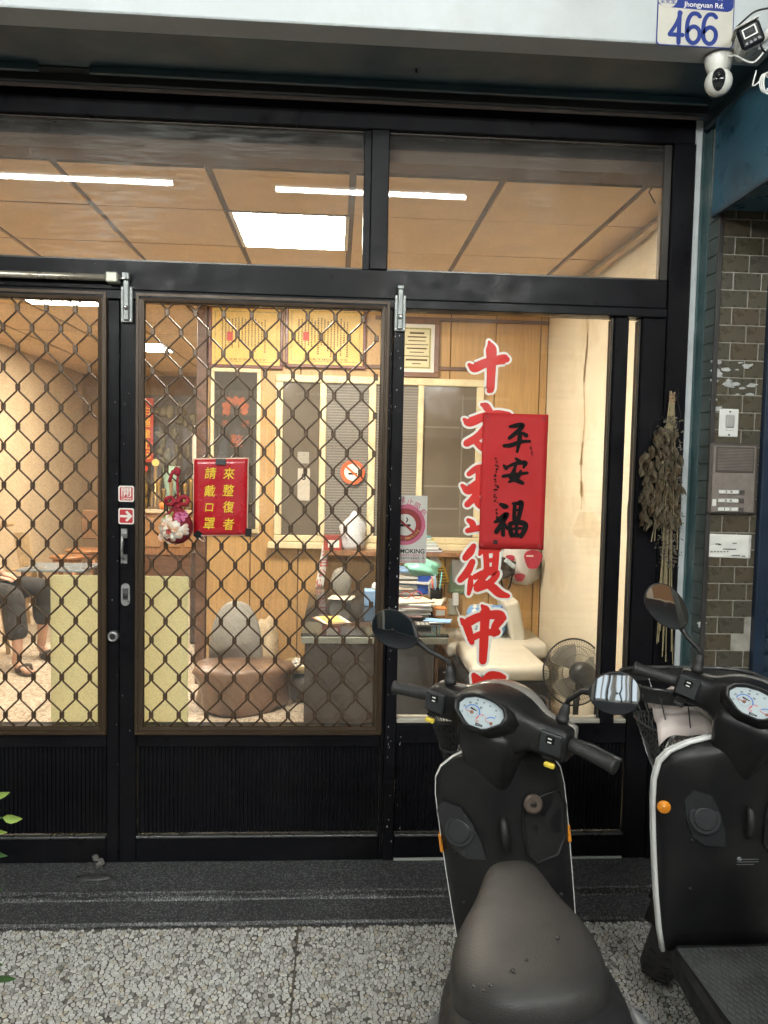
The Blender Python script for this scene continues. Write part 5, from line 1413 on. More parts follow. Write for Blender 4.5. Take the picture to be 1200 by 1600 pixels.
# things on and below the inner window
YW2 = BY-0.04
X, Z = at(551, 738, YW2)
t = thing('no_smoking_sticker', 'round orange and white no smoking sticker on the inner window', 'sticker', (X, YW2, Z))
ORG_P = mat('orange_print', (0.65, 0.12, 0.03), 0.5)
MB().lathe([(0.084, 0), (0.084, 0.001)], (X, YW2, Z), (0, -1, 0), 32).ob('ring', ORG_P, t)
MB().lathe([(0.058, 0), (0.058, 0.001)], (X, YW2-0.0012, Z), (0, -1, 0), 28).ob('disc', VWHITE, t)
MB().prism(tilted(X, Z-0.01, 0.06, 0.014, 0), YW2-0.0030, YW2-0.0024).ob('cigarette', INK, t)
MB().prism(tilted(X, Z, 0.115, 0.014, math.radians(-40)), YW2-0.0040, YW2-0.0032).ob('bar', ORG_P, t)
t = thing('calendar', 'tear-off calendar strip reading 8 hung behind the inner window', 'calendar', (at(473, 740, BY-0.02)[0], BY-0.02, at(473, 800, BY)[1]))
pxbox('sheet', mat('dim_paper', (0.50, 0.46, 0.38), 0.8), 465, 732, 484, 782, BY-0.0135, t, 0.003); pxbox('head', mat('dim_grey', (0.35, 0.33, 0.28), 0.8), 465, 706, 483, 724, BY-0.0135, t, 0.003)
X, Z = at(474.5, 745, BY-0.018); text('number', '8', INK, (X, BY-0.0175, Z), w=0.03, h=0.045, parent=t, bold=0.02)
def blob(nm, lab, cat, m, c, s, seed, rough=0.18, n=16, extra=None):
    r = random.Random(seed); mb = MB().ball((0, 0, 0), 1, n, 10)
    k = [r.uniform(0, 6.28) for _ in range(6)]
    vs = []
    for x, y, z in mb.v:
        q = 1+rough*(math.sin(3*x+k[0])*math.sin(4*y+k[1])+0.7*math.sin(6*z+k[2]+3*x)+0.5*math.sin(9*x+k[3])*math.sin(8*z+k[4]))
        z2 = max(z*q, -0.82)
        vs.append((c[0]+x*q*s[0], c[1]+y*q*s[1], c[2]+(z2+0.82)*s[2]))
    mb.v = vs
    return tag(mb.ob(nm, m, None, True), lab, cat)
BAGW = mat('translucent_bag', (0.72, 0.73, 0.74), 0.3, 0, 0.08, 14, bump=0.5, bscale=25, dirt=(0.25, 0.4, 0.7), dirt_scale=9)
sx, sz = at(549, 826, BY-0.05)
sillz = c_sill = at(600, 848, BY)[1]
ws_ = boxo('window_shelf', WOODM, at(508, 850, BY)[0], 1.08, BY-0.20, BY-0.074, sillz-0.07, sillz-0.042); tag(ws_, 'narrow wooden shelf below the inner window', 'shelf')
shz = sillz-0.0415
blob('plastic_bag', 'white plastic bag with blue print standing on the window shelf', 'bag', BAGW, (sx+0.01, BY-0.13, shz), (0.085, 0.05, 0.13), 3)
X, _ = at(520, 830, BY-0.13)
t = thing('red_box', 'small red and cream box on the window shelf', 'box', (X, BY-0.13, shz))
boxo('carton', mat('red_carton', (0.35, 0.06, 0.04), 0.5, 0, 0.2, 14), X-0.06, X+0.06, BY-0.17, BY-0.09, shz, shz+0.10, t, 0.003); boxo('label', PAPER, X-0.03, X+0.045, BY-0.1712, BY-0.1702, shz+0.02, shz+0.07, t)
bk = [('teal', (0.10, 0.38, 0.40)), ('yellow', (0.7, 0.66, 0.2)), ('pale blue', (0.35, 0.55, 0.65)), ('white', (0.7, 0.7, 0.66)), ('dark blue', (0.06, 0.09, 0.22))]
z = shz
for k, (n, c_) in enumerate(reversed(bk)):
    X = at(672, 830, BY-0.13)[0]-0.01*k+rnd.uniform(-.01, .01); h = (0.018, 0.026, 0.02, 0.016, 0.022)[k]
    t = thing('book', n+' book in the pile on the shelf beside the no smoking sign', 'book', (X, BY-0.13, z), 'books piled on the window shelf')
    mm = mat('cover_'+n.replace(' ', '_'), c_, 0.5, 0, 0.1, 20)
    boxo('cover', mm, X-0.10, X+0.085-0.012*k, BY-0.195, BY-0.08, z, z+0.003, t); boxo('cover', mm, X-0.10, X+0.085-0.012*k, BY-0.195, BY-0.08, z+h-0.003, z+h, t)
    boxo('pages', PAPER, X-0.098, X+0.082-0.012*k, BY-0.192, BY-0.083, z+0.0032, z+h-0.0032, t); z += h+0.0004

# desk with a glass top
dt = thing('desk', 'wooden desk with glass top and grey metal front covered with papers', 'desk', (0.2, 4.4, 0.05))
DX0, DX1, DY0, DY1, DZ = -0.15, 0.56, 3.78, 5.20, 0.76
boxo('top', WOODM, DX0, DX1, DY0, DY1, DZ-0.028, DZ-0.012, dt, 0.004)
boxo('glass_sheet', glass_mat('desk_glass', 0.008), DX0-0.008, DX1+0.008, DY0-0.01, DY1, DZ-0.0115, DZ-0.003, dt)
boxo('front_trim', mat('pale_green_glass_edge', (0.45, 0.45, 0.36), 0.3), DX0-0.005, DX1+0.005, DY0-0.012, DY0-0.001, DZ-0.045, DZ-0.0125, dt, 0.002)
FRONTM = mat('dusty_grey_metal', (0.105, 0.10, 0.095), 0.4, 0, 0.2, 4, dirt=(0.2, 0.2, 0.19), dirt_scale=3)
boxo('front_panel', FRONTM, 0.27, 0.50, DY0+0.03, DY0+0.05, 0.06, DZ-0.047, dt, 0.003)
boxo('front_panel', mat('dark_panel', (0.085, 0.06, 0.04), 0.6, 0, 0.2, 12), DX0+0.01, 0.268, DY0+0.035, DY0+0.06, 0.06, DZ-0.047, dt, 0.003)
boxo('side_panel', WOODD, DX0+0.02, DX0+0.04, DY0+0.08, DY1-0.02, 0.06, DZ-0.047, dt, 0.003); boxo('side_panel', WOODD, DX1-0.05, DX1-0.03, DY0+0.08, DY1-0.02, 0.06, DZ-0.047, dt, 0.003)
dz = DZ-0.0025
r = random.Random(44)
def on_desk(px, py, z=dz):
    d = ray(px, py); k = (z-CAM.z)/d.z; return CAM.x+d.x*k, CAM.y+d.y*k
def stack(lab, cat, px, py, w, dpt, h, n, cols, rot=0.0, nm='paper_pile'):
    X, Y = on_desk(px, py); t = thing(nm, lab, cat, (X, Y, dz))
    z = dz
    for k in range(n):
        hh = h/n; M = Matrix.Translation((X+r.uniform(-.008, .008), Y+r.uniform(-.008, .008), 0)) @ Matrix.Rotation(rot+r.uniform(-.3, .3), 4, 'Z'); q1, q2 = r.uniform(.62, 1.0), r.uniform(.7, 1.0)
        MB().box(-w/2*q1, w/2*q1, -dpt/2*q2, dpt/2*q2, z, z+hh-0.0006, 0.0008).xf(M).ob('sheet_bundle', cols[k % len(cols)], t); z += hh
    return t
PB = [mat('paper_'+n, c, 0.75, 0, 0.08, 25) for n, c in (('cream', (0.70, 0.63, 0.50)), ('blue', (0.25, 0.42, 0.66)), ('pink', (0.66, 0.42, 0.38)), ('grey', (0.45, 0.44, 0.42)), ('teal', (0.15, 0.45, 0.48)), ('brown', (0.33, 0.19, 0.10)))]
stack('pile of white and pink papers on the desk behind the left mirror', 'papers', 635, 962, 0.30, 0.20, 0.09, 9, [PAPER, PB[2], PAPER, PB[0], PB[3]], 0.1)
stack('high back pile of white papers and blue folders on the desk', 'papers', 640, 925, 0.34, 0.24, 0.16, 11, [PB[3], PAPER, PB[0], PAPER, PB[1], PAPER], -0.1)
stack('flat blue and white leaflets at the right front of the desk', 'leaflets', 683, 972, 0.15, 0.12, 0.012, 3, [PB[1], PAPER, PB[1]], -0.25, 'leaflet')
stack('brown wooden tray edge with papers on the right of the desk', 'tray', 683, 950, 0.09, 0.30, 0.045, 3, [PB[5], WOODM, PB[0]], -0.15, 'paper_tray')
stack('open magazine lying on the left end of the desk', 'magazine', 520, 970, 0.16, 0.22, 0.010, 3, [PB[5], PB[0], mat('magazine_yellow', (0.62, 0.42, 0.12), 0.4, 0, 0.5, 12)], 0.15, 'magazine')
stack('white sheets lying at the back left of the desk', 'papers', 535, 935, 0.17, 0.2, 0.008, 2, [PAPER, PB[0]], -0.2)
X, Y = on_desk(527, 935); blob('grey_bag', 'rounded grey bag standing on the back of the desk', 'bag', mat('grey_cloth', (0.22, 0.21, 0.18), 0.9, 0, 0.2, 30), (X+0.02, Y+0.1, dz), (0.07, 0.06, 0.10), 5, 0.06)
X, Y = on_desk(640, 902); blob('green_bag', 'crumpled mint green plastic bag on top of the papers', 'bag', mat('mint_plastic', (0.28, 0.66, 0.52), 0.35, 0, 0.2, 10, bump=0.4, bscale=30), (X-0.02, 4.75, dz+0.163), (0.11, 0.09, 0.055), 6, 0.2)
X = at(670, 905, 4.98)[0]
t = thing('blue_box', 'bright blue plastic box behind the paper piles', 'box', (X, 5.0, dz)); boxo('body', mat('royal_blue_plastic', (0.03, 0.10, 0.46), 0.35), X-0.07, X+0.04, 4.98, 5.10, dz, dz+0.19, t, 0.012); boxo('lid', mat('royal_blue_plastic', (0.03, 0.10, 0.46)), X-0.073, X+0.043, 4.975, 5.105, dz+0.1905, dz+0.205, t, 0.006)
def on_desk3(px, py, zz):
    X, Y = on_desk(px, py, zz); return X, Y, zz
X, Y, z = on_desk3(655, 925, dz); Y = 4.62
t = thing('pen_cup', 'dark pen cup with pens on the desk behind the piles', 'cup', (X, Y, dz)); MB().lathe([(.035, .001), (.038, .10), (.034, .10), (.032, .01)], (X+.05, Y, dz), n=18).ob('cup', INK, t, True)
for k, cc in enumerate((REDI, PB[1], INK, PB[4])): MB().tube([(X+.05+.008*k-.012, Y, dz+.02), (X+.05+.02*k-.03, Y+.01, dz+.17+.01*k)], .004, 6).ob('pen', cc, t, True)
X = at(692, 905, 4.9)[0]
t = thing('spray_bottle', 'small white bottle with a blue cap on the right of the desk', 'bottle', (X-.06, 4.9, dz)); MB().lathe([(.03, .001), (.032, .01), (.032, .10), (.014, .125), (.014, .14)], (X-.06, 4.9, dz), n=18).ob('bottle', WPLASTIC, t, True); MB().lathe([(.016, .1405), (.016, .165), (.01, .17)], (X-.06, 4.9, dz), n=16).ob('cap', mat('royal_blue_plastic', (0.03, 0.10, 0.46)), t, True)
X, Y = on_desk(660, 978)
t = thing('calculator', 'dark calculator lying at the front of the desk', 'calculator', (X, Y, dz)); boxo('case', BPLASTIC, X-.04, X+.04, Y-.06, Y+.06, dz+.001, dz+.014, t, .003)
for k in range(12): boxo('key', PB[3], X-.032+.023*(k % 3), X-.016+.023*(k % 3), Y-.05+.018*(k//3), Y-.038+.018*(k//3), dz+.0142, dz+.017, t)
X, Y = on_desk(700, 968)
t = thing('medicine_box', 'small orange and white carton on the right edge of the desk', 'box', (X-.03, Y+.1, dz)); boxo('carton', mat('orange_carton', (0.6, 0.22, 0.05), 0.5), X-.07, X+.0, Y+.06, Y+.13, dz+.0005, dz+.05, t, .002); boxo('label', PAPER, X-.06, X-.01, Y+.0585, Y+.0595, dz+.01, dz+.04, t)
X, Y = on_desk(617, 960)
t = thing('tissue_box', 'pale tissue box with a tissue on the desk left of the piles', 'box', (X-.08, Y+.3, dz)); boxo('carton', PB[1], X-.16, X-.02, Y+.25, Y+.36, dz+.0005, dz+.09, t, .003); MB().ball((X-.09, Y+.30, dz+.105), .03, 10, 6, (1, .6, 1.1)).ob('tissue', PAPER, t, True)
gl_ = thing('eyeglasses', 'red rimmed eyeglasses lying on the papers', 'glasses', (*on_desk(640, 960), dz+0.092))
gx_, gy_ = on_desk(640, 958)
for s in (-1, 1): MB().tube([(gx_+s*0.032+0.026*math.cos(a), gy_-0.09, dz+0.118+0.020*math.sin(a)) for a in np.linspace(0, 2*math.pi, 20)[:-1]], 0.0022, 6, True).ob('rim', REDI, gl_)
MB().tube([(gx_-0.006, gy_-0.09, dz+0.122), (gx_+0.006, gy_-0.09, dz+0.122)], 0.002, 6).ob('bridge', REDI, gl_)
MB().tube([(gx_+0.058, gy_-0.09, dz+0.12), (gx_+0.02, gy_+0.04, dz+0.135)], 0.002, 6).ob('temple', INK, gl_)
# vertical paper strip with red writing beside the desk
t = thing('notice_strip', 'white paper strip with red characters hung at the left end of the desk', 'notice', (at(505, 890, 5.3)[0], 5.3, 1.0))
sheet('sheet', PAPER, [(504, 852), (514, 852), (505, 920), (492, 920)], 5.30, t, 0.003, 4, 8)
for ch, px, py in (('本', 509, 865), ('日', 506, 880), ('公', 503, 895), ('休', 499, 911)):
    X, Z = at(px, py, 5.29); text('character', ch, REDI, (X, 5.293, Z), w=0.05, h=0.05, parent=t, bold=0.02)

# pinned things on the panelled wall, right part
def wall_sheet(nm, lab, cat, m, quad, Y=BY-0.004, seed=1, curl=0.006):
    X, Z = at(*quad[0], Y); t = thing(nm, lab, cat, (X, Y, Z)); sheet('sheet', m, quad, Y, t, curl, 6, 8, seed=seed); return t
t = wall_sheet('yellow_tag', 'yellow printed tag sheet hanging on the wall panel', 'tag', mat('yellow_card', (0.72, 0.46, 0.06), 0.6, 0, 0.1, 12), [(672, 872), (688, 862), (702, 908), (683, 920)], BY-0.075)
r = random.Random(6)
for k in range(9): 
    X, Z = at(681+k*1.3, 874+k*4.6, BY-0.085); boxo('printed_line', INKB, X-0.035, X+0.035, BY-0.0850, BY-0.0842, Z-0.004, Z+0.003, t)
wall_sheet('receipt', 'white slip over the yellow tag on the wall', 'note', PAPER, [(667, 866), (680, 863), (692, 884), (682, 889)], BY-0.09, 2)
wall_sheet('green_paper', 'pale green paper hung on the wall under the heart', 'paper', mat('green_paper', (0.36, 0.50, 0.32), 0.8), [(704, 878), (728, 882), (728, 929), (700, 926)], BY-0.006, 3)
wall_sheet('memo_sheet', 'stack of white memo sheets with small writing clipped on the wall', 'note', PAPER, [(706, 874), (727, 876), (726, 912), (707, 910)], BY-0.016, 4)
X, Z = at(718, 860, BY-0.02)
tag(MB().prism([(X+0.045*(16*math.sin(a)**3)/16, Z+0.045*(13*math.cos(a)-5*math.cos(2*a)-2*math.cos(3*a)-math.cos(4*a))/16) for a in np.linspace(0, 2*math.pi, 28)[:-1]], BY-0.010, BY-0.001).ob('heart_clip', mat('teal_plastic', (0.12, 0.48, 0.52), 0.4)), 'teal heart shaped clip on the wall panel', 'clip')
X, Z = at(682, 861, BY-0.06)
t = thing('round_gauge', 'small round white gauge under the window shelf', 'gauge', (X, BY-0.06, Z))
MB().lathe([(0.034, 0), (0.036, 0.01), (0.033, 0.014)], (X, BY-0.045, Z), (0, -1, 0), 24).ob('rim', STEEL, t, True); MB().lathe([(0.029, 0), (0.029, 0.001)], (X, BY-0.0595, Z), (0, -1, 0), 24).ob('dial', PAPER, t)
boxo('needle', INK, X-0.002, X+0.002, BY-0.0620, BY-0.0612, Z-0.002, Z+0.022, t)
X, Z = at(709, 948, BY-0.02)
t = thing('wall_socket', 'wall socket with a white charger plugged in', 'socket', (X, BY, Z))
boxo('plate', mat('aged_socket', (0.38, 0.36, 0.28), 0.5), X-0.035, X+0.035, BY-0.010, BY-0.001, Z-0.06, Z+0.055, t, 0.004); boxo('charger', WPLASTIC, X-0.012, X+0.032, BY-0.05, BY-0.0105, Z+0.01, Z+0.10, t, 0.006)
cable('cable', 'white charging cable looping from the socket to the desk', [(X+0.01, BY-0.03, Z+0.01), (X+0.06, BY-0.05, Z-0.12), (X+0.08, BY-0.1, Z-0.28), (X-0.02, BY-0.3, Z-0.38), (X-0.13, BY-0.5, Z-0.34)], 0.005, WPLASTIC)
# bag with red spots and a dark mask
t = thing('spotted_bag', 'white shopping bag with red blotches hanging on the wall', 'bag', (at(815, 880, BY)[0], BY-0.04, at(815, 910, BY)[1]))
def wpx(px, py, Y): X, Z = at(px, py, Y); return Vector((X, Y, Z))
secs = []
for v in np.linspace(0, 1, 9):
    py = 835+v*78; xl, xr = 783-2*math.sin(v*3), 846-1.5*v; 
    if v > 0.7: q = (v-0.7)/0.3; xl += 22*q*q; xr -= 14*q*q*q
    th_ = 0.02+0.05*math.sin(math.pi*min(1, v*0.9))
    L = wpx(xl, py, BY-0.03); R = wpx(xr, py, BY-0.03); secs.append([L, (L*0.7+R*0.3)+Vector((0, -th_, 0.004)), (L*0.35+R*0.65)+Vector((0, -th_*0.9, -0.004)), R, (L+R)/2+Vector((0, 0.02, 0))])
MB().loft(secs).ob('bag_body', mat('white_bag_fabric', (0.74, 0.72, 0.68), 0.6, 0, 0.06, 6, bump=0.6, bscale=14), t, True)
BLOT = mat('red_blotch', (0.46, 0.03, 0.06), 0.6)
for px, py, a_, b_ in ((833, 874, 0.060, 0.075), (812, 902, 0.036, 0.032), (797, 873, 0.03, 0.03)):
    X, Z = at(px, py, BY-0.112)
    MB().prism([(X+a_*math.cos(q)*(1+.15*math.sin(3*q)), Z+b_*math.sin(q)*(1+.12*math.cos(2*q))) for q in np.linspace(0, 2*math.pi, 24)[:-1]], BY-0.1125, BY-0.1105).ob('red_blotch', BLOT, t)
X, Z = at(829, 869, BY-0.114); text('lettering', 'RELX', VWHITE, (X-0.01, BY-0.1140, Z), w=0.05, h=0.012, parent=t) if False else boxo('print_mark', VWHITE, X-0.03, X+0.02, BY-0.1140, BY-0.1128, Z-0.004, Z+0.006, t)
t = thing('face_mask', 'dark brown face mask with a printed label hanging over the bag', 'mask', (at(795, 885, 5.28)[0], 5.27, at(795, 905, 5.27)[1]))
sheet('mask_cloth', mat('dark_mask_cloth', (0.06, 0.045, 0.035), 0.85, 0, 0.3, 30), [(780, 868), (806, 878), (803, 898), (783, 906)], 5.27, t, 0.02, 8, 8, seed=3); sheet('label', mat('blue_white_label', (0.60, 0.68, 0.72), 0.5, 0, 0.3, 25), [(791, 871), (807, 884), (803, 890), (787, 877)], 5.24, t, 0.004, 4, 4)
MB().tube([wpx(783, 905, 5.25), wpx(785, 918, 5.25), wpx(782, 922, 5.25)], 0.006, 6).ob('strap', INK, t); MB().tube([wpx(801, 897, 5.25), wpx(797, 915, 5.25), wpx(794, 921, 5.25)], 0.006, 6).ob('strap', INK, t)
# cream lounge seat with a blue bolster
LS = mat('cream_vinyl', (0.70, 0.66, 0.55), 0.45, 0, 0.06, 8, bump=0.3, bscale=18)
se = thing('lounge_seat', 'cream vinyl treatment seat with a leaning backrest pad on a black base', 'seat', (1.0, 4.8, 0.05))
def padded(nm, m, x0, x1, y0, y1, z0, z1, M=None, b=0.04):
    mb = MB().box(x0, x1, y0, y1, z0, z1)
    if M: mb.xf(M)
    o = mb.ob(nm, m, se, bevel=b); o.modifiers['bevel'].segments = 4; return o
padded('bench_pad', LS, 0.72, 1.38, 4.85, 5.36, 0.37, 0.475)
padded('seat_pad', LS, 0.76, 1.20, 4.18, 4.80, 0.415, 0.50, None, 0.035)
padded('backrest_pad', LS, 1.17, 1.27, 4.95, 5.25, 0.42, 0.74, Matrix.Translation((1.22, 5.1, 0.42)) @ Matrix.Rotation(math.radians(-13), 4, 'Y') @ Matrix.Translation((-1.22, -5.1, -0.42)), 0.03)
boxo('base', mat('black_base', (0.025, 0.025, 0.025), 0.5), 0.74, 1.22, 4.22, 4.82, 0.08, 0.412, se, 0.02)
boxo('base_leg', WOODP, 0.73, 0.80, 4.88, 4.95, 0.052, 0.368, se, 0.004); boxo('base_leg', WOODP, 1.28, 1.36, 5.24, 5.34, 0.052, 0.368, se, 0.004)
t = thing('bolster', 'blue and white patterned round bolster cushion on the cream seat', 'cushion', (1.03, 5.10, 0.475))
BL = mat('sky_blue_cloth', (0.18, 0.36, 0.62), 0.8, 0, 0.1, 20)
bc_ = Vector((1.03, 5.10, 0.578)); ax_ = Vector((0.95, -0.3, 0.05)).normalized()
MB().lathe([(0.07, -0.14), (0.096, -0.12), (0.101, 0.0), (0.097, 0.09), (0.08, 0.11), (0.0, 0.115)], bc_, ax_, 24).ob('cover', BL, t, True)
u_ = ax_.orthogonal().normalized(); w_ = ax_.cross(u_)
for ring, (h, hh) in enumerate(((-0.085, .018), (-0.04, .020), (0.01, .020))):
    for k in range(16):
        a = 2*math.pi*(k+0.5*(ring % 2))/16; R_ = 0.1025
        pts4 = [bc_+ax_*(h+dh)+(u_*math.cos(a+da)+w_*math.sin(a+da))*R_ for dh, da in ((-hh, 0), (0, .18), (hh, 0), (0, -.18))]
        MB().add(pts4+[p-(u_*math.cos(a)+w_*math.sin(a))*0.006 for p in pts4], [(0, 1, 2, 3), (7, 6, 5, 4), (0, 4, 5, 1), (1, 5, 6, 2), (2, 6, 7, 3), (3, 7, 4, 0)]).ob('white_motif', VWHITE if ring != 1 else mat('navy_motif', (0.05, 0.10, 0.32), 0.8), t)
MB().tube([bc_+ax_*0.094+(u_*math.cos(a)+w_*math.sin(a))*0.094 for a in np.linspace(0, 2*math.pi, 28)[:-1]], 0.006, 6, True).ob('piping', mat('navy_motif', (0.05, 0.10, 0.32)), t, True)

# standing fan seen from behind
Fy = 4.2; fX, fZ = at(897, 1050, Fy)
fn = thing('standing_fan', 'black electric fan with wire guard standing behind the right window', 'fan', (fX, Fy, 0.05))
FB = mat('black_fan_plastic', (0.018, 0.018, 0.018), 0.4); GR = mat('dark_chrome_wire', (0.16, 0.155, 0.14), 0.35, 0.5)
Mf = Matrix.Translation((fX, Fy, fZ)) @ Matrix.Rotation(math.radians(8), 4, 'Z') @ Matrix.Rotation(math.radians(-10), 4, 'X')
R0 = 0.182
for off_, nm in ((0.0, 'guard_ring'),):
    MB().tube([(R0*math.cos(a), off_, R0*math.sin(a)) for a in np.linspace(0, 2*math.pi, 48)[:-1]], 0.005, 8, True).xf(Mf).ob(nm, FB, fn, True)
for rr, yy in ((0.145, -0.045), (0.10, -0.068), (0.145, 0.05)):
    MB().tube([(rr*math.cos(a), yy, rr*math.sin(a)) for a in np.linspace(0, 2*math.pi, 40)[:-1]], 0.0016, 5, True).xf(Mf).ob('guard_ring', GR, fn, True)
wires = MB()
for k in range(72):
    a = 2*math.pi*k/72; tw = 0.25
    for sgn, dep in ((-1, 0.075), (1, 0.07)):
        wires.tube([(rr*math.cos(a+tw*(1-rr/R0)), sgn*dep*math.sqrt(max(0, 1-(rr/R0)**2)), rr*math.sin(a+tw*(1-rr/R0))) for rr in (R0, 0.172, 0.145, 0.10, 0.045)], 0.0011, 4, cap=False)
o = wires.xf(Mf).ob('guard_wires', GR, fn, True); o['kind'] = 'stuff'
for k in range(3):
    mb = MB(); vs = []
    for s in np.linspace(0, 1, 7):
        rr = 0.03+0.125*s; wd = 0.4+0.25*math.sin(math.pi*s*0.8)
        for q in (-1, -.33, .33, 1):
            a = 2*math.pi*k/3+q*wd; vs.append((rr*math.cos(a), 0.012*q, rr*math.sin(a)))
    mb.add(vs, [(i*4+j, i*4+j+1, (i+1)*4+j+1, (i+1)*4+j) for i in range(6) for j in range(3)]).xf(Mf).ob('blade', mat('smoky_blade', (0.42, 0.41, 0.37), 0.25), fn, True)
MB().lathe([(0.05, -0.06), (0.062, -0.07), (0.064, -0.12), (0.055, -0.155), (0.03, -0.165)], (0, 0, 0), (0, 1, 0), 24).xf(Mf).ob('motor_housing', FB, fn, True)
MB().box(-0.03, 0.03, -0.15, -0.06, -0.10, -0.02, 0.012).xf(Mf).ob('neck', FB, fn)
zt_ = fZ-0.09
MB().tube([(fX, Fy-0.06, zt_), (fX, Fy-0.05, zt_-0.1), (fX, Fy-0.05, 0.09)], [0.02, 0.016, 0.016], 12).ob('pole', FB, fn, True)
MB().lathe([(0.17, 0.0), (0.17, 0.02), (0.12, 0.035), (0.03, 0.05)], (fX, Fy-0.05, 0.051), n=28).ob('base', FB, fn, True)
# thin cable on the plaster by the right jamb
cable('cable', 'thin black cables hanging behind the narrow side pane', [pp(988, 770, 3.065), pp(984, 776, 3.065), pp(981, 800, 3.065), pp(981, 860, 3.065), pp(982, 930, 3.065), pp(978, 1040, 3.065)], 0.003, BPLASTIC)

# yellow green boards leaning inside the doors
YBD = translucent_mat('yellow_green_board', (0.93, 0.93, 0.70), 0.80)
a, zt_ = at(80, 898, 3.16); b, _ = at(295, 900, 3.16)
t = thing('low_screen', 'low yellow green board screen standing behind the door posts', 'screen', ((a+b)/2, 3.16, 0.05))
boxo('board', YBD, a, b, 3.15, 3.165, 0.07, zt_, t, 0.002); 
for x in (a+0.05, b-0.05): boxo('foot', WOODD, x-0.02, x+0.02, 3.12, 3.20, 0.051, 0.0695, t)
# carved stump chair with grey back, and bowl on a pot
sx_, sy_ = on_desk(375, 1105, 0.05)
t = thing('stump_chair', 'heavy carved wood stump seat with rounded grey backrest', 'chair', (sx_, sy_, 0.05))
r = random.Random(15); mb = MB(); secs = []
for z, rad in ((0.052, 0.25), (0.09, 0.27), (0.16, 0.26), (0.26, 0.28), (0.31, 0.30), (0.335, 0.28), (0.345, 0.20)):
    secs.append([(sx_+rad*1.02*math.cos(q)*(1+.10*math.sin(3*q+z*6)+.05*math.sin(7*q)), sy_+rad*0.8*math.sin(q)*(1+.10*math.sin(3*q+z*6)), z) for q in np.linspace(0, 2*math.pi, 33)[:-1]])
mb.loft(secs).ob('stump', mat('carved_root_wood', (0.17, 0.10, 0.06), 0.4, 0, 0.45, 5, bump=0.4, bscale=14, stretch=(1, 1, 0.5)), t, True)
secs = []
cx_ = at(368, 1000, sy_+0.10)[0]
for y_, sc__ in ((sy_+0.09, 1.0), (sy_+0.12, 1.04), (sy_+0.15, 1.0)):
    secs.append([(cx_+0.165*sc__*math.copysign(abs(math.cos(q))**0.8, math.cos(q)), y_, 0.345+max(0, 0.345*sc__*math.sin(q))) for q in np.linspace(0, math.pi, 20)]+[(cx_-0.165*sc__, y_, 0.342), (cx_+0.165*sc__, y_, 0.342)])
MB().loft(secs).ob('backrest', mat('grey_board', (0.26, 0.245, 0.21), 0.7, 0, 0.12, 10), t, True)
bx_, by_ = on_desk(475, 1100, 0.05); by_ += 0.1
t = thing('planter_pot', 'dark pot holding a brass bowl of white pebbles by the desk', 'pot', (bx_, by_, 0.05))
MB().lathe([(0.075, 0), (0.10, 0.01), (0.12, 0.12), (0.105, 0.17), (0.08, 0.18)], (bx_, by_, 0.0515), n=24).ob('pot_body', mat('dark_glaze', (0.07, 0.06, 0.05), 0.3), t, True)
MB().lathe([(0.05, 0.181), (0.12, 0.20), (0.14, 0.25), (0.13, 0.252), (0.115, 0.225), (0.0, 0.222)], (bx_, by_, 0.0515), n=24).ob('bowl', mat('brass_bowl', (0.42, 0.33, 0.17), 0.4, 0.4), t, True)
mb = MB(); r = random.Random(2)
for k in range(60):
    q, rr = r.uniform(0, 6.28), 0.105*math.sqrt(r.random()); mb.ball((bx_+rr*math.cos(q), by_+rr*math.sin(q), 0.285+r.uniform(0, .012)), 0.012, 6, 4, (1, 1, .7))
tag(mb.ob('pebbles', PAPER, t, True), kind='stuff')
X, Z = at(412, 1030, sy_+0.3); blob('plastic_bag', 'crumpled clear plastic bag beside the stump chair', 'bag', mat('clear_plastic_film', (0.55, 0.44, 0.28), 0.3, 0, 0.2, 15, bump=0.5), (X, sy_+0.38, 0.051), (0.10, 0.08, 0.26), 9, 0.2)

# ------------------------------------------------------------------ altar end of the room
AY = 9.6
at_ = thing('altar_table', 'long wooden altar table at the far end of the room', 'table', (-2.0, AY+0.3, 0.05))
ztop = at(260, 797, AY)[1]; xa, xb = at(215, 800, AY)[0]-0.3, at(331, 800, AY)[0]
boxo('top', mat('pale_altar_top', (0.55, 0.45, 0.3), 0.4), xa, xb, AY, AY+0.7, ztop-0.04, ztop, at_, 0.006)
boxo('front', WOODM, xa+0.03, xb-0.03, AY+0.03, AY+0.06, 0.45, ztop-0.042, at_, 0.004); boxo('plinth', WOODD, xa+0.02, xb-0.02, AY+0.05, AY+0.68, 0.052, 0.449, at_, 0.004)
for k in range(4):
    x = xa+0.1+k*(xb-xa-0.2)/4; boxo('drawer', mat('warm_brown_wood', (0.36, 0.2, 0.09), 0.4, 0, 0.2, 6), x+0.02, x+(xb-xa-0.2)/4-0.02, AY+0.015, AY+0.029, 0.55, ztop-0.1, at_, 0.004)
ap = thing('altar_painting', 'dim painted altar panel with pale figures above the altar table', 'painting', (-1.9, AY+0.75, ztop))
def altar(name, m, x0, y0, x1, y1, Y, parent, t=0.02): a, b, c, d = rectat(x0, y0, x1, y1, Y); return boxo(name, m, a, b, Y-t, Y, c, d, parent, 0.003)
altar('panel', mat('dark_altar_paint', (0.075, 0.055, 0.035), 0.5, 0, 0.5, 3), 215, 618, 330, 793, AY+0.75, ap)
FIG = mat('pale_figure_paint', (0.17, 0.15, 0.095), 0.6, 0, 0.5, 9)
rf = random.Random(77)
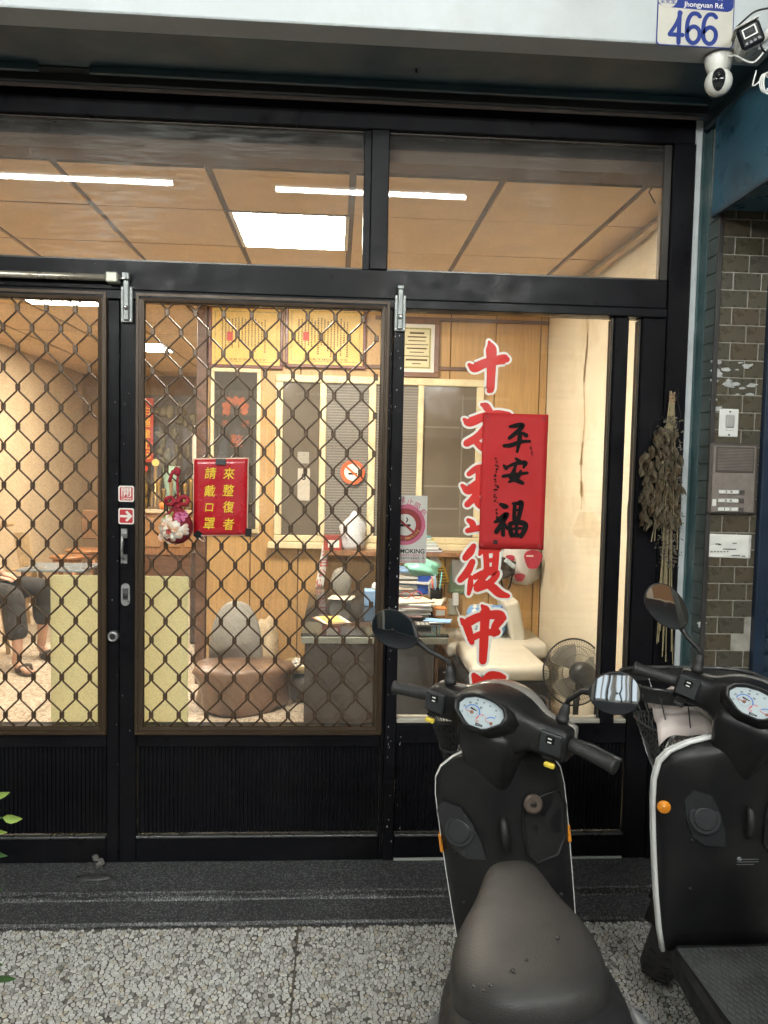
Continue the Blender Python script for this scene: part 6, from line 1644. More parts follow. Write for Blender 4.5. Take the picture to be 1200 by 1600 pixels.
for px, py, a_, b_ in [(rf.uniform(243, 318), rf.uniform(635, 725), rf.uniform(.02, .06), rf.uniform(.03, .10)) for _ in range(34)]:
    X, Z = at(px, py, AY+0.72); MB().ball((X, AY+0.725, Z), 1, 12, 8, (a_, 0.02, b_)).ob('figure', FIG, ap, True)
t = thing('altar_scroll', 'red vertical scroll board with gold characters at the left of the altar', 'scroll', (at(228, 680, AY+0.5)[0], AY+0.5, ztop))
altar('board', mat('altar_red', (0.40, 0.05, 0.025), 0.5), 214, 622, 240, 722, AY+0.5, t)
for ch, py in (('白', 642), ('運', 660), ('童', 677), ('上', 694), ('記', 710)):
    X, Z = at(229, py, AY+0.47); text('character', ch, mat('gold_print', (0.75, 0.45, 0.08), 0.4), (X, AY+0.478, Z), w=0.10, h=0.11, parent=t, bold=0.01)
def al(px, py0, py1, prof, lab, nm, cat, m, Y=AY+0.3):
    X, Zb = at(px, py1, Y); Zt = at(px, py0, Y)[1]; H_ = Zt-ztop
    return tag(MB().lathe([(rr, ztop+h*H_) for rr, h in prof], (X, Y, 0), n=18).ob(nm, m, None, True), lab, cat)
al(309, 665, 795, [(0.075, 0.001), (0.075, .96), (0.06, 1.0)], 'tall white cylindrical lantern on the altar', 'altar_lantern', 'lantern', mat('white_lantern', (0.75, 0.70, 0.6), 0.4), AY+0.35)
al(268, 728, 795, [(0.05, 0.001), (0.08, .3), (0.11, .9), (0.10, 1.0)], 'pale green bowl cup on the altar', 'altar_cup', 'cup', mat('pale_celadon', (0.35, 0.52, 0.40), 0.3), AY+0.4)
for i, (px, py) in enumerate(((255, 788), (276, 784))):
    X, Z = at(px, py, AY+0.1); tag(MB().ball((X, AY+0.1, ztop+0.05), 0.052, 14, 10, (1, 1, .95)).ob('orange_fruit', mat('orange_peel', (0.75, 0.22, 0.02), 0.45, 0, 0.1, 60)), ['left of two oranges on the altar table', 'right of two oranges on the altar table'][i], 'orange', 'oranges on the altar')
X, Z = at(243, 723, AY+0.25)
t = thing('altar_lamp', 'small glowing amber altar lamp', 'lamp', (X, AY+0.25, ztop)); MB().ball((X, AY+0.25, Z), 0.045, 14, 10).ob('bulb', emit_mat('amber_lamp', (1.0, 0.55, 0.12), 1.6), t, True); MB().lathe([(0.05, ztop+0.001), (0.03, ztop+0.05), (0.02, Z-0.03)], (X, AY+0.25, 0), n=14).ob('stand', mat('brass', (0.30, 0.19, 0.06), 0.35, 0.4), t, True)
X, Z = at(226, 732, AY+0.35)
t = thing('altar_lamp', 'small glowing red altar lamp at the left', 'lamp', (X, AY+0.35, ztop)); MB().ball((X, AY+0.35, Z), 0.04, 12, 8).ob('bulb', emit_mat('red_lamp', (1.0, 0.10, 0.05), 1.2), t, True); MB().lathe([(0.05, ztop+0.001), (0.03, ztop+0.05), (0.02, Z-0.03)], (X, AY+0.35, 0), n=14).ob('stand', mat('brass', (0.5, 0.35, 0.12)), t, True)
r = random.Random(3)
for k in range(9):
    px = 228+k*10+r.uniform(-2, 2)
    al(px, 755+r.uniform(-10, 12), 795, [(0.018, 0.001), (0.03, .35), (0.016, .55), (0.03, .9), (0.028, 1.0)], ['small brass cup at the left end of the altar row', 'second small brass cup of the altar row', 'third small brass cup of the altar row', 'fourth small brass cup of the altar row', 'middle small brass cup of the altar row', 'sixth small brass cup of the altar row', 'seventh small brass cup of the altar row', 'eighth small brass cup of the altar row', 'small brass cup at the right end of the altar row'][k], 'brass_cup', 'cup', mat('brass', (0.5, 0.35, 0.12)), AY+0.15+0.05*(k % 2))['group'] = 'small brass cups along the altar'
tag(boxo('cabinet', mat('dark_cabinet', (0.08, 0.05, 0.035), 0.4, 0, 0.3, 4), at(296, 1000, 6.6)[0], at(322, 1000, 6.6)[0], 6.6, 7.2, 0.052, at(310, 862, 6.6)[1], None, 0.01), 'dark wooden cabinet at the left end of the partition', 'cabinet')

# ------------------------------------------------------------------ left of the room: stools, chair, wall box
def stool(lab, px, py, Y, rad):
    X, Z = at(px, py, Y)
    t = thing('round_stool', lab, 'stool', (X, Y, 0.05), 'round wooden stools by the left wall')
    STW = mat('reddish_stool_wood', (0.33, 0.15, 0.06), 0.35, 0, 0.25, 8)
    MB().lathe([(rad*0.9, -0.03), (rad, -0.02), (rad, -0.005), (rad*0.95, 0.0)], (X, Y, Z), n=28).ob('seat', STW, t, True)
    MB().lathe([(rad*0.8, -0.09), (rad*0.82, -0.031)], (X, Y, Z), n=28).ob('apron', STW, t, True)
    for k in range(4):
        a = math.pi/4+k*math.pi/2; d_ = Vector((math.cos(a), math.sin(a), 0))*rad*0.7
        MB().tube([(X+d_.x, Y+d_.y, Z-0.05), (X+d_.x*1.25, Y+d_.y*1.25, Z*0.5), (X+d_.x*1.2, Y+d_.y*1.2, 0.055)], [0.03, 0.022, 0.026], 8).ob('leg', STW, t, True)
stool('dark round wooden stool left of the two by the wall', 105, 868, 8.0, 0.17)
stool('reddish round wooden stool right of the two by the wall', 134, 858, 8.8, 0.22)
a, b, c, d = rectat(127, 797, 153, 842, 9.2); tag(boxo('wooden_crate', mat('dark_chair_wood', (0.22, 0.12, 0.06), 0.5), a, b+0.2, 9.2, 9.24, c, d, None, 0.01), 'dark wooden board hung on the wall above the stools', 'board')
a, b, c, d = rectat(142, 725, 149, 734, 10.2); tag(boxo('light_switch', WPLASTIC, a, b, 10.87, 10.9, c, d, None, 0.004), 'small white light switch on the far wall', 'switch')
# slatted chair and person
cx, cy2 = -2.78, 6.0
sc = thing('slatted_chair', 'pale wooden chair with slatted leaning back under the seated person', 'chair', (cx, cy2, 0.05))
CW_ = mat('pale_bamboo', (0.50, 0.36, 0.20), 0.5, 0, 0.2, 12)
boxo('seat', CW_, cx-0.25, cx+0.22, cy2-0.25, cy2+0.25, 0.44, 0.475, sc, 0.006)
for k, y_ in enumerate((-0.22, 0.22)):
    for x0, x1 in ((-0.22, -0.30), (0.19, 0.24)): MB().tube([(cx+x0, cy2+y_, 0.45), (cx+x1, cy2+y_, 0.052)], 0.018, 8).ob('leg', CW_, sc, True)
t2 = thing('folding_chair', 'pale slatted folding chair leaning by the left wall behind the person', 'chair', (-3.2, 7.4, 0.05))
for k in range(7):
    y_ = 7.15+k*0.075
    p0, p1 = at(22+k*3.6, 832, 7.4), at(34+k*3.4, 892, 7.4)
    MB().tube([(p0[0], 7.4, p0[1]), (p1[0], 7.4, p1[1]), (p1[0]+0.06, 7.42, p1[1]-0.3)], 0.012, 6).ob('slat', CW_, t2)
p0, p1 = at(-10, 824, 7.4), at(22, 818, 7.4); MB().tube([(p0[0], 7.4, p0[1]), (p1[0], 7.4, p1[1])], 0.02, 8).ob('top_rail', CW_, t2)
p0, p1 = at(20, 890, 7.4), at(50, 886, 7.4); MB().tube([(p0[0], 7.4, p0[1]), (p1[0], 7.4, p1[1])], 0.016, 8).ob('cross_rail', CW_, t2)
for px in (36, 50):
    p0 = at(px, 890, 7.4); MB().tube([(p0[0], 7.4, p0[1]), (p0[0]+0.05, 7.4, 0.055)], 0.018, 8).ob('leg', CW_, t2)
# low blue glass table behind the knees
gz = 0.62; X, Y_ = -2.35, 7.2
t = thing('glass_table', 'low table with a bluish glass top behind the seated person', 'table', (X, Y_, 0.05))
boxo('top', mat('bluish_glass_top', (0.20, 0.25, 0.28), 0.15), X-0.42, X+0.16, Y_-0.25, Y_+0.25, gz-0.02, gz, t, 0.004)
for sx2 in (-0.38, 0.12):
    for sy2 in (-0.2, 0.2): MB().tube([(X+sx2, Y_+sy2, gz-0.02), (X+sx2, Y_+sy2, 0.052)], 0.02, 8).ob('leg', WOODD, t)

def skin_body(name, m, chains, parent, sub=2):
    """one continuous surface grown over a skeleton: chains of (point, radius) sharing joints by name"""
    vs, rs, es, idx = [], [], [], {}
    for ch in chains:
        prev = None
        for key, p, rad in ch:
            if key not in idx: idx[key] = len(vs); vs.append(p); rs.append(rad)
            if prev is not None: es.append((prev, idx[key]))
            prev = idx[key]
    me = bpy.data.meshes.new(name); me.from_pydata([Vector(v)-ORG[parent.name] for v in vs], es, [])
    o = bpy.data.objects.new(name, me); COL.objects.link(o); o.parent = parent; me.materials.append(m)
    ORG[o.name] = ORG[parent.name]
    md = o.modifiers.new('skin', 'SKIN'); md.use_smooth_shade = True
    sv = me.skin_vertices[0].data
    for i, rad in enumerate(rs): sv[i].radius = rad if isinstance(rad, tuple) else (rad, rad); sv[i].use_root = (i == 0)
    s = o.modifiers.new('sub', 'SUBSURF'); s.levels = sub; s.render_levels = sub
    return o
pe = thing('person', 'seated person in blue shirt, dark trousers and sandals with folded hands', 'person', (-2.72, 6.0, 0.05))
SKIN = mat('skin', (0.55, 0.32, 0.21), 0.5, 0, 0.06, 20); SHIRT = mat('blue_shirt', (0.12, 0.24, 0.50), 0.85, 0, 0.1, 12); TROU = mat('dark_grey_trousers', (0.030, 0.027, 0.025), 0.9, 0, 0.2, 20, bump=0.2, bscale=40); SAND = mat('dark_sandal', (0.07, 0.05, 0.04), 0.6)
px_, py_ = -2.78, 6.02
kL = (-2.36, 5.82, 0.60); kR = (-2.22, 6.05, 0.62)
fL = at(28, 1012, 5.72); aL = (fL[0], 5.72, 0.20); aR_ = at(66, 985, 6.15); aR = (aR_[0], 6.15, 0.22)
skin_body('body', SKIN, [
  [('pel', (px_, py_, 0.56), (0.15, 0.13)), ('waist', (px_-0.03, py_, 0.74), (0.14, 0.11)), ('chest', (px_-0.05, py_, 0.96), (0.17, 0.12)), ('neckb', (px_-0.04, py_, 1.10), 0.06), ('neck', (px_-0.02, py_, 1.17), 0.05), ('head', (px_+0.01, py_, 1.25), (0.085, 0.075)), ('crown', (px_+0.0, py_, 1.36), (0.085, 0.075))],
  [('head', 0, 0), ('nose', (px_+0.10, py_, 1.245), 0.016)],
  [('chest', 0, 0), ('shL', (px_-0.03, py_-0.19, 1.03), 0.06), ('elL', (px_+0.08, py_-0.25, 0.76), 0.045), ('wrL', (px_+0.26, py_-0.12, 0.70), 0.032)],
  [('chest', 0, 0), ('shR', (px_-0.03, py_+0.19, 1.03), 0.06), ('elR', (px_+0.08, py_+0.25, 0.76), 0.045), ('wrR', (px_+0.27, py_+0.02, 0.71), 0.032)],
  [('pel', 0, 0), ('hipL', (px_+0.08, py_-0.10, 0.56), 0.10), ('knL', kL, 0.062), ('calfL', ((kL[0]+aL[0])/2, (kL[1]+aL[1])/2+0.03, 0.42), 0.055), ('anL', aL, 0.036), ('heelL', (aL[0]-0.02, aL[1]+0.02, 0.10), 0.034), ('ballL', (aL[0]+0.10, aL[1]-0.11, 0.085), (0.045, 0.024)), ('toeL', (aL[0]+0.14, aL[1]-0.16, 0.078), (0.036, 0.016))],
  [('pel', 0, 0), ('hipR', (px_+0.08, py_+0.10, 0.56), 0.10), ('knR', kR, 0.062), ('calfR', ((kR[0]+aR[0])/2, (kR[1]+aR[1])/2+0.03, 0.42), 0.055), ('anR', aR, 0.036), ('heelR', (aR[0]-0.02, aR[1]+0.02, 0.11), 0.034), ('ballR', (aR[0]+0.09, aR[1]-0.08, 0.09), (0.045, 0.024)), ('toeR', (aR[0]+0.13, aR[1]-0.12, 0.083), (0.036, 0.016))]], pe)
skin_body('shirt', SHIRT, [[('a', (px_, py_, 0.60), (0.165, 0.145)), ('b', (px_-0.03, py_, 0.74), (0.16, 0.13)), ('c', (px_-0.05, py_, 0.96), (0.19, 0.14)), ('d', (px_-0.04, py_, 1.08), (0.10, 0.09))],
  [('c', 0, 0), ('sl', (px_-0.03, py_-0.20, 1.03), 0.075), ('sl2', (px_+0.03, py_-0.235, 0.88), 0.062)], [('c', 0, 0), ('sr', (px_-0.03, py_+0.20, 1.03), 0.075), ('sr2', (px_+0.03, py_+0.235, 0.88), 0.062)]], pe)
skin_body('trousers', TROU, [[('p', (px_-0.01, py_, 0.56), (0.17, 0.14)), ('hl', (px_+0.10, py_-0.10, 0.565), 0.115), ('kl', (kL[0]+0.01, kL[1], kL[2]), 0.088), ('ml', ((kL[0]+aL[0])/2, (kL[1]+aL[1])/2+0.01, 0.42), 0.085), ('el', (aL[0], aL[1], 0.27), 0.078)],
  [('p', 0, 0), ('hr', (px_+0.10, py_+0.10, 0.565), 0.115), ('kr', (kR[0]+0.01, kR[1], kR[2]), 0.088), ('mr', ((kR[0]+aR[0])/2, (kR[1]+aR[1])/2+0.01, 0.42), 0.08), ('er', (aR[0], aR[1], 0.30), 0.066)]], pe)
MB().ball((px_-0.01, py_, 1.335), 0.098, 18, 12, (1.0, 0.92, 1.0)).ob('hair', mat('black_hair', (0.012, 0.01, 0.009), 0.5), pe, True)
for s in (-1, 1): 
    MB().ball((px_+0.083, py_+s*0.032, 1.285), 0.010, 8, 6).ob('eye', INK, pe, True)
    MB().ball((px_+0.0, py_+s*0.08, 1.27), 0.022, 8, 6, (.8, .35, 1.2)).ob('ear', SKIN, pe, True)
MB().ball((px_+0.088, py_, 1.205), 0.02, 10, 6, (.4, 1.1, .3)).ob('mouth', mat('lip', (0.42, 0.16, 0.13), 0.5), pe, True)
for wr, s, lab in (((px_+0.26, py_-0.12, 0.70), 1, 'L'), ((px_+0.27, py_+0.02, 0.71), -1, 'R')):
    pal = Vector((wr[0]+0.055, wr[1]+0.035*s, wr[2]-0.012))
    chains = [[('w', wr, 0.026), ('p', tuple(pal), (0.034, 0.018))]]
    for q in range(4):
        b_ = pal+Vector((0.020, (q-1.5)*0.017, 0)); chains.append([('p', 0, 0), ('f%d' % q, tuple(b_), 0.0095), ('g%d' % q, tuple(b_+Vector((0.035-0.004*abs(q-1), 0.008*s, -0.006))), 0.0085), ('h%d' % q, tuple(b_+Vector((0.055-0.005*abs(q-1), 0.014*s, -0.026))), 0.0075)])
    chains.append([('w', 0, 0), ('t0', tuple(pal+Vector((-0.012, -0.03*s, 0.012))), 0.011), ('t1', tuple(pal+Vector((0.022, -0.040*s, 0.006))), 0.009)])
    skin_body('hand', SKIN, chains, pe)
for an_, f_ in ((aL, 1), (aR, 1)):
    M = Matrix.Translation((an_[0]+0.055, an_[1]-0.055, 0)) @ Matrix.Rotation(math.radians(-48), 4, 'Z')
    sole = [(0.135*math.cos(q)+0.01, (0.042+0.010*math.cos(q))*math.sin(q)) for q in np.linspace(0, 2*math.pi, 25)[:-1]]
    o = MB().loft([[(x, y, z) for x, y in sole] for z in (0.0515, 0.072)]).xf(M).ob('sandal', SAND, pe)
    MB().tube([(0.03, -0.05, 0.07), (0.05, -0.035, 0.112), (0.065, 0.0, 0.124), (0.05, 0.035, 0.112), (0.03, 0.05, 0.07)], [0.012]*5, 8).xf(M).ob('strap', SAND, o, True)
    for q in range(5):
        p = M @ Vector((0.125-0.006*abs(q-1)-0.004*q, 0.030-q*0.0145, 0.082)); MB().ball(p, 0.0095 if q else 0.013, 8, 6, (1.3, 1, .8)).ob('toe', SKIN, pe, True)
# ------------------------------------------------------------------ the two scooters
PLA = mat('satin_black_plastic', (0.0085, 0.0085, 0.0095), 0.40, 0, 0.15, 14, bump=0.10, bscale=420, spec=0.32, dirt=(0.022, 0.021, 0.019), dirt_scale=5)
PLM = mat('matte_black_plastic', (0.0075, 0.0075, 0.008), 0.6, 0, 0.2, 14, bump=0.12, bscale=300, dirt=(0.020, 0.019, 0.017), dirt_scale=6)
PLG = mat('grey_black_plastic', (0.019, 0.0205, 0.023), 0.42, 0, 0.15, 14, bump=0.1, bscale=420)
SEATM = mat('seat_leatherette', (0.0265, 0.0250, 0.0238), 0.48, 0, 0.12, 5, bump=0.22, bscale=320, spec=0.3, dirt=(0.040, 0.037, 0.034), dirt_scale=4)
MATG = mat('grey_rubber_mat', (0.085, 0.088, 0.088), 0.55, 0, 0.2, 10, dirt=(0.035, 0.034, 0.032), dirt_scale=6)
RUB = mat('black_rubber', (0.016, 0.016, 0.016), 0.6, 0, 0.15, 40, bump=0.2, bscale=200)
TYRE = mat('tyre_rubber', (0.028, 0.026, 0.024), 0.8, 0, 0.3, 25, bump=0.4, bscale=120, dirt=(0.09, 0.08, 0.065), dirt_scale=9)
WPAINT = mat('white_scooter_paint', (0.72, 0.72, 0.70), 0.2, 0, 0.03, 8, coat=0.5)
SILV = mat('silver_grey_plastic', (0.16, 0.17, 0.18), 0.35, 0.2, 0.1, 14)
MIRR = mat('mirror_glass', (0.85, 0.86, 0.87), 0.02, 1.0, 0.01, 5, rvar=0.01)
DIALM = mat('pale_blue_dial', (0.40, 0.46, 0.49), 0.5, 0, 0.03, 10)
DBLUE = mat('dial_blue', (0.05, 0.16, 0.48), 0.5); DRED = mat('dial_red', (0.55, 0.05, 0.05), 0.5)
AMB = mat('amber_reflector', (0.75, 0.26, 0.02), 0.15, 0, 0.2, 90, coat=0.6)
YSW = mat('yellow_switch', (0.72, 0.55, 0.06), 0.4)

def superell(n=20, p=0.6):
    out = []
    for k in range(n):
        a = 2*math.pi*k/n; c, s = math.cos(a), math.sin(a)
        out.append((math.copysign(abs(c)**p, c), math.copysign(abs(s)**p, s)))
    return out
def scooter(label, origin, heading, lean, steer, opt):
    root = thing('motor_scooter', label, 'scooter', (0, 0, 0), 'scooters parked before the shop', rot=(0, 0, 0))
    root.matrix_world = Matrix.Translation(origin) @ Matrix.Rotation(math.radians(-heading), 4, 'Z') @ Matrix.Rotation(math.radians(lean), 4, 'Y')
    ORG[root.name] = Vector((0, 0, 0))
    RAKE = math.radians(25)
    A = Vector((opt.get('ax', 0), 0.355, 0.965)); ax = Vector((0, -math.sin(RAKE), math.cos(RAKE)))
    S = Matrix.Translation(A) @ Matrix.Rotation(math.radians(-steer), 4, ax)
    def P(nm, m, mb, steer_=False, par=None, smooth=False, bevel=0, sub=0):
        if steer_: mb.xf(S)
        return mb.ob(nm, m, par or root, smooth, bevel, sub)
    # ---- seat
    def ring(y, hw, zt, zb, e=0.55, n=28, xo=0.0):
        q = []
        for cx, cz in superell(n, e):
            z = (zt+zb)/2+cz*(zt-zb)/2
            q.append((xo+cx*hw*(1.0 if cz <= 0 else 1.0), y, z))
        return q
    prof = [(0.012, .020, .758, .715), (0.0, .044, .772, .695), (-.03, .060, .783, .675), (-.08, .071, .790, .66), (-.15, .090, .792, .65), (-.20, .113, .792, .645), (-.245, .127, .792, .645),
            (-.30, .134, .791, .645), (-.35, .133, .790, .65), (-.39, .122, .789, .655), (-.42, .100, .786, .66), (-.442, .064, .776, .67), (-.452, .025, .755, .685)]
    P('seat', SEATM, MB().loft([ring(y, hw, zt, zb, 0.62) for y, hw, zt, zb in prof]), sub=2)
    seat = root.children[-1]
    # stitched seam round the rear edge of the cover
    seam = []
    for y, hw, zt, zb in prof[5:]: seam.append((hw*1.006, y, zb+(zt-zb)*0.40))
    P('seam', mat('seam_thread', (0.12, 0.11, 0.10), 0.7), MB().tube(seam+[(-x, y, z) for x, y, z in seam[::-1]], 0.0016, 6), par=seat, smooth=True)
    if opt.get('drops'):
        r = random.Random(5); dm = glass_mat('water_drop', 0.0)
        mb = MB()
        for px, py in ((822, 1497), (755, 1535), (800, 1509), (872, 1470), (738, 1526), (765, 1528), (803, 1512), (768, 1600)):
            d = ray(px, py); k = (0.785-CAM.z)/d.z; w = root.matrix_world.inverted() @ Vector((CAM.x+d.x*k, CAM.y+d.y*k, 0.785))
            yy = w.y; zz = 0.7915
            mb.ball((w.x, yy, zz-0.001), r.uniform(.002, .0042), 10, 6, (1, 1, .55))
        o = P('water_drops', mat('wet_gloss', (0.03, 0.028, 0.026), 0.03, 0, 0.1, 10, rvar=0.01), mb, par=seat, smooth=True); o['kind'] = 'stuff'
    # ---- rear body, black upper cowls then grey side covers
    def ring2(y, hw, zt, zb, e=0.7): return ring(y, hw, zt, zb, e)
    P('rear_cowl', PLM, MB().loft([ring2(*a) for a in ((0.03, .060, .70, .30), (-.03, .085, .712, .34), (-.10, .112, .722, .40), (-.17, .142, .732, .46), (-.24, .158, .740, .50), (-.32, .165, .744, .52), (-.39, .163, .744, .54), (-.45, .145, .742, .56), (-.50, .115, .735, .57), (-.53, .06, .72, .59))]), sub=1)
    P('under_seat_tub', PLM, MB().loft([ring2(*a) for a in ((0.0, .09, .5, .28), (-.15, .12, .5, .30), (-.35, .14, .53, .36), (-.55, .10, .58, .46))]), sub=1)
    for s in (-1, 1):
        P('side_cover', SILV, MB().loft([[(s*(x0+dx), y, z) for dx, z in ((-.05, zt), (0.0, zt-.02), (.012, zt-.09), (0.0, zb+.03), (-.05, zb))] for y, x0, zt, zb in ((-.16, .140, .60, .40), (-.24, .180, .655, .38), (-.33, .202, .68, .38), (-.44, .205, .68, .40), (-.58, .165, .66, .44), (-.70, .09, .64, .50))]), sub=1)
        P('grab_rail', mat('pale_grey_rail', (0.50, 0.50, 0.48), 0.35), MB().tube([(s*.125, -.44, .66), (s*.175, -.47, .70), (s*.162, -.54, .725), (s*.150, -.64, .735), (s*.06, -.70, .738), (0, -.71, .738)], [0.012, 0.014, 0.014, 0.014, 0.013, 0.013], 10), smooth=True, sub=1)
    P('tail_light', mat('red_tail_lens', (0.45, 0.01, 0.01), 0.15, coat=0.5), MB().loft([ring(y, hw, zt, zb) for y, hw, zt, zb in ((-.735, .075, .62, .53), (-.765, .060, .61, .54))]), sub=1)
    P('number_plate', PAPER, MB().box(-.075, .075, -.79, -.785, .40, .49, .002))
    # ---- floorboard and centre
    fz = 0.275
    P('floorboard', PLM, MB().loft([[(-hw, y, fz-.07), (-hw, y, fz-.012), (-hw+.012, y, fz), (hw-.012, y, fz), (hw, y, fz-.012), (hw, y, fz-.07)] for y, hw in ((-.05, .150), (.04, .170), (.15, .175), (.30, .165), (.42, .150), (.47, .14))]))
    fb_ = root.children[-1]
    mt_ = MB(); x0, x1, y0, y1 = -.142, .142, -.02, .405
    n = 0
    for k in range(-20, 44):
        for sg in (1, -1):
            # diagonal ribs clipped to the mat rectangle
            c = x0+k*0.018
            pts = []
            for y in (y0, y1):
                x = c+sg*(y-y0)*0.42 if sg == 1 else c+0.42*(y1-y0)+sg*(y-y0)*0.42
                pts.append((x, y))
            (xa, ya), (xb, yb) = pts
            def clip(xa, ya, xb, yb):
                t0, t1 = 0, 1
                for lim, s in ((x0, 1), (x1, -1)):
                    da, db = s*(xa-lim), s*(xb-lim)
                    if da < 0 and db < 0: return None
                    if da < 0: t0 = max(t0, da/(da-db))
                    if db < 0: t1 = min(t1, da/(da-db))
                if t0 >= t1: return None
                return xa+(xb-xa)*t0, ya+(yb-ya)*t0, xa+(xb-xa)*t1, ya+(yb-ya)*t1
            q = clip(xa, ya, xb, yb)
            if q: mt_.tube([(q[0], q[1], fz+.006+0.0002*sg), (q[2], q[3], fz+.006+0.0002*sg)], 0.0032, 5)
    base_m = P('floor_mat', MATG, MB().box(x0-.006, x1+.006, y0-.006, y1+.006, fz+.0005, fz+.0055, .002), par=fb_)
    o = P('mat_ribs', MATG, mt_, par=fb_); o['kind'] = 'stuff'
    P('seat_post_cover', PLM, MB().loft([[(-hw, y, z) for hw, y, z in ((.10, .03, .27),)]+[(-.10, -.08, .27), (.10, -.08, .27), (.10, .03, .27)], [(-.075, .035, .50), (-.09, -.06, .50), (.09, -.06, .50), (.075, .035, .50)], [(-.055, .03, .70), (-.07, -.04, .70), (.07, -.04, .70), (.055, .03, .70)]]), sub=1)
    # ---- leg shield
    sw = opt.get('shield', 1.0)
    rows = [(.26, .150, .430), (.32, .156, .432), (.42, .161, .430), (.52, .164, .424), (.62, .166, .416), (.70, .167, .406), (.76, .166, .396), (.805, .160, .388), (.835, .143, .382), (.860, .108, .376), (.875, .072, .372), (.882, .035, .37)]
    s0, s1_ = opt.get('taper', (1.0, 1.0))
    rows = [(z, hw*sw*(s0+(s1_-s0)*min(1, max(0, (z-.26)/.5))), ye) for z, hw, ye in rows]
    def shield_pt(u, z, hw, ye, off=0.0):
        b = 0.060*(1-abs(u)**2.2)*min(1, max(0, (z-.30)/.15))
        return (u*hw, ye-b+off, z)
    us = np.linspace(-1, 1, 17)
    front, back = [], []
    vs = []; fs = []; W = len(us); n_r = len(rows)
    for z, hw, ye in rows:
        for u in us: vs.append(shield_pt(u, z, hw, ye))
    k0 = len(vs)
    for z, hw, ye in rows:
        for u in us: vs.append((u*hw, ye+.022, z))
    for j in range(n_r-1):
        for i in range(W-1):
            a = j*W+i; fs += [(a, a+1, a+W+1, a+W), (k0+a, k0+a+W, k0+a+W+1, k0+a+1)]
    for j in range(n_r-1):
        for a in (j*W, j*W+W-1): fs.append((a, a+W, k0+a+W, k0+a))
    for i in range(W-1):
        for a in (i, (n_r-1)*W+i): fs.append((a, a+1, k0+a+1, k0+a))
    P('leg_shield', PLA, MB().add(vs, fs), smooth=True)
    shl = root.children[-1]; shl.modifiers.new('b', 'BEVEL').width = 0.004; shl.modifiers['b'].limit_method = 'ANGLE'; shl.modifiers['b'].angle_limit = math.radians(50); shl.modifiers['b'].segments = 2
    # white outer panel with a thin edge showing round the shield
    ew = opt.get('edge', 0.006)
    secs = []
    for z, hw, ye in rows:
        h2 = hw+ew; zz = z+(ew if z > .80 else 0); zd = zz-0.6*max(0, zz-.66)
        secs.append([(-h2, ye+.012, zz), (-h2+.004, ye+.004, zz), (-h2+ew+.012, ye+.024, zz), (-h2*.55, ye+.10, zd), (0, ye+.14, zd), (h2*.55, ye+.10, zd), (h2-ew-.012, ye+.024, zz), (h2-.004, ye+.004, zz), (h2, ye+.012, zz), (h2*.6, ye+.125, zd-.004), (0, ye+.165, zd-.004), (-h2*.6, ye+.125, zd-.004)])
    P('front_panel', WPAINT, MB().loft(secs), smooth=True)
    fp = root.children[-1]; fp.modifiers.new('es', 'EDGE_SPLIT').split_angle = math.radians(40)
    edge_l = [(-(hw+ew*.4), ye+.002, z+(ew*.6 if z > .8 else 0)) for z, hw, ye in rows]
    P('edge_trim', WPAINT, MB().tube(edge_l+[(-x, y, z) for x, y, z in edge_l[::-1]], max(.0018, ew*.62), 8), smooth=True, par=fp)
    # what is on the shield
    def on_sh(x, z, lift=0.0):
        for (za, ha, ya), (zb, hb, yb) in zip(rows, rows[1:]):
            if za <= z <= zb:
                t = (z-za)/(zb-za); hw = ha+(hb-ha)*t; ye = ya+(yb-ya)*t
                return Vector(shield_pt(x/hw, z, hw, ye))-Vector((0, lift, 0))
        return Vector((x, .36, z))
    def patch(nm, m, poly, lift0, lift1, bev=.002):
        n = len(poly)
        vs = [on_sh(x, z, lift1) for x, z in poly]+[on_sh(x, z, lift0) for x, z in poly]
        c1 = on_sh(sum(p[0] for p in poly)/n, sum(p[1] for p in poly)/n, lift1)
        return P(nm, m, MB().add(vs+[c1], [(2*n, i, (i+1) % n) for i in range(n)]+[(i, n+i, n+(i+1) % n, (i+1) % n) for i in range(n)]), par=shl)
    pk = patch('pocket_cover', PLG, [(-.168, .715), (-.158, .66), (-.138, .612), (-.105, .590), (-.055, .592), (-.062, .64), (-.085, .70), (-.105, .735), (-.15, .745)], -.001, .007)
    for rr, lf, mm in ((.041, .013, PLG), (.034, .010, PLM), (.030, .0175, PLG)):
        c = on_sh(-.113, .668, 0.0); P('pocket_lid', mm, MB().lathe([(rr, -.004), (rr, lf-.002), (rr-.003, lf), (0.0, lf+.001)], c, (-.25, -1, .18), 32), par=shl, smooth=False)
    # dark storage hollow on the right: raised lip, its shade painted as a flat black patch
    lip = [(.055, .74), (.15, .75), (.165, .70), (.158, .62), (.13, .575), (.075, .570), (.052, .60), (.048, .68)]
    patch('hollow_shade', mat('deep_black', (0.005, 0.005, 0.005), 0.9), lip, -.001, .0015)
    P('hollow_lip', PLM, MB().tube([on_sh(x, z, .004) for x, z in lip], 0.0035, 8, True), par=shl, smooth=True)
    c = on_sh(.078, .735, .006)
    P('key_switch', mat('worn_lock_metal', (0.10, 0.075, 0.06), 0.4, 0.6), MB().lathe([(.024, 0), (.024, .012), (.019, .015), (.008, .015), (.007, .011)], c, (.1, -1, .25), 28), par=shl)
    P('key_slot', mat('deep_black', (.005,)*3), MB().box(c.x-.006, c.x+.008, c.y-.0175, c.y-.014, c.z+.001, c.z+.0055), par=shl)
    c = on_sh(.0, .655, 0)
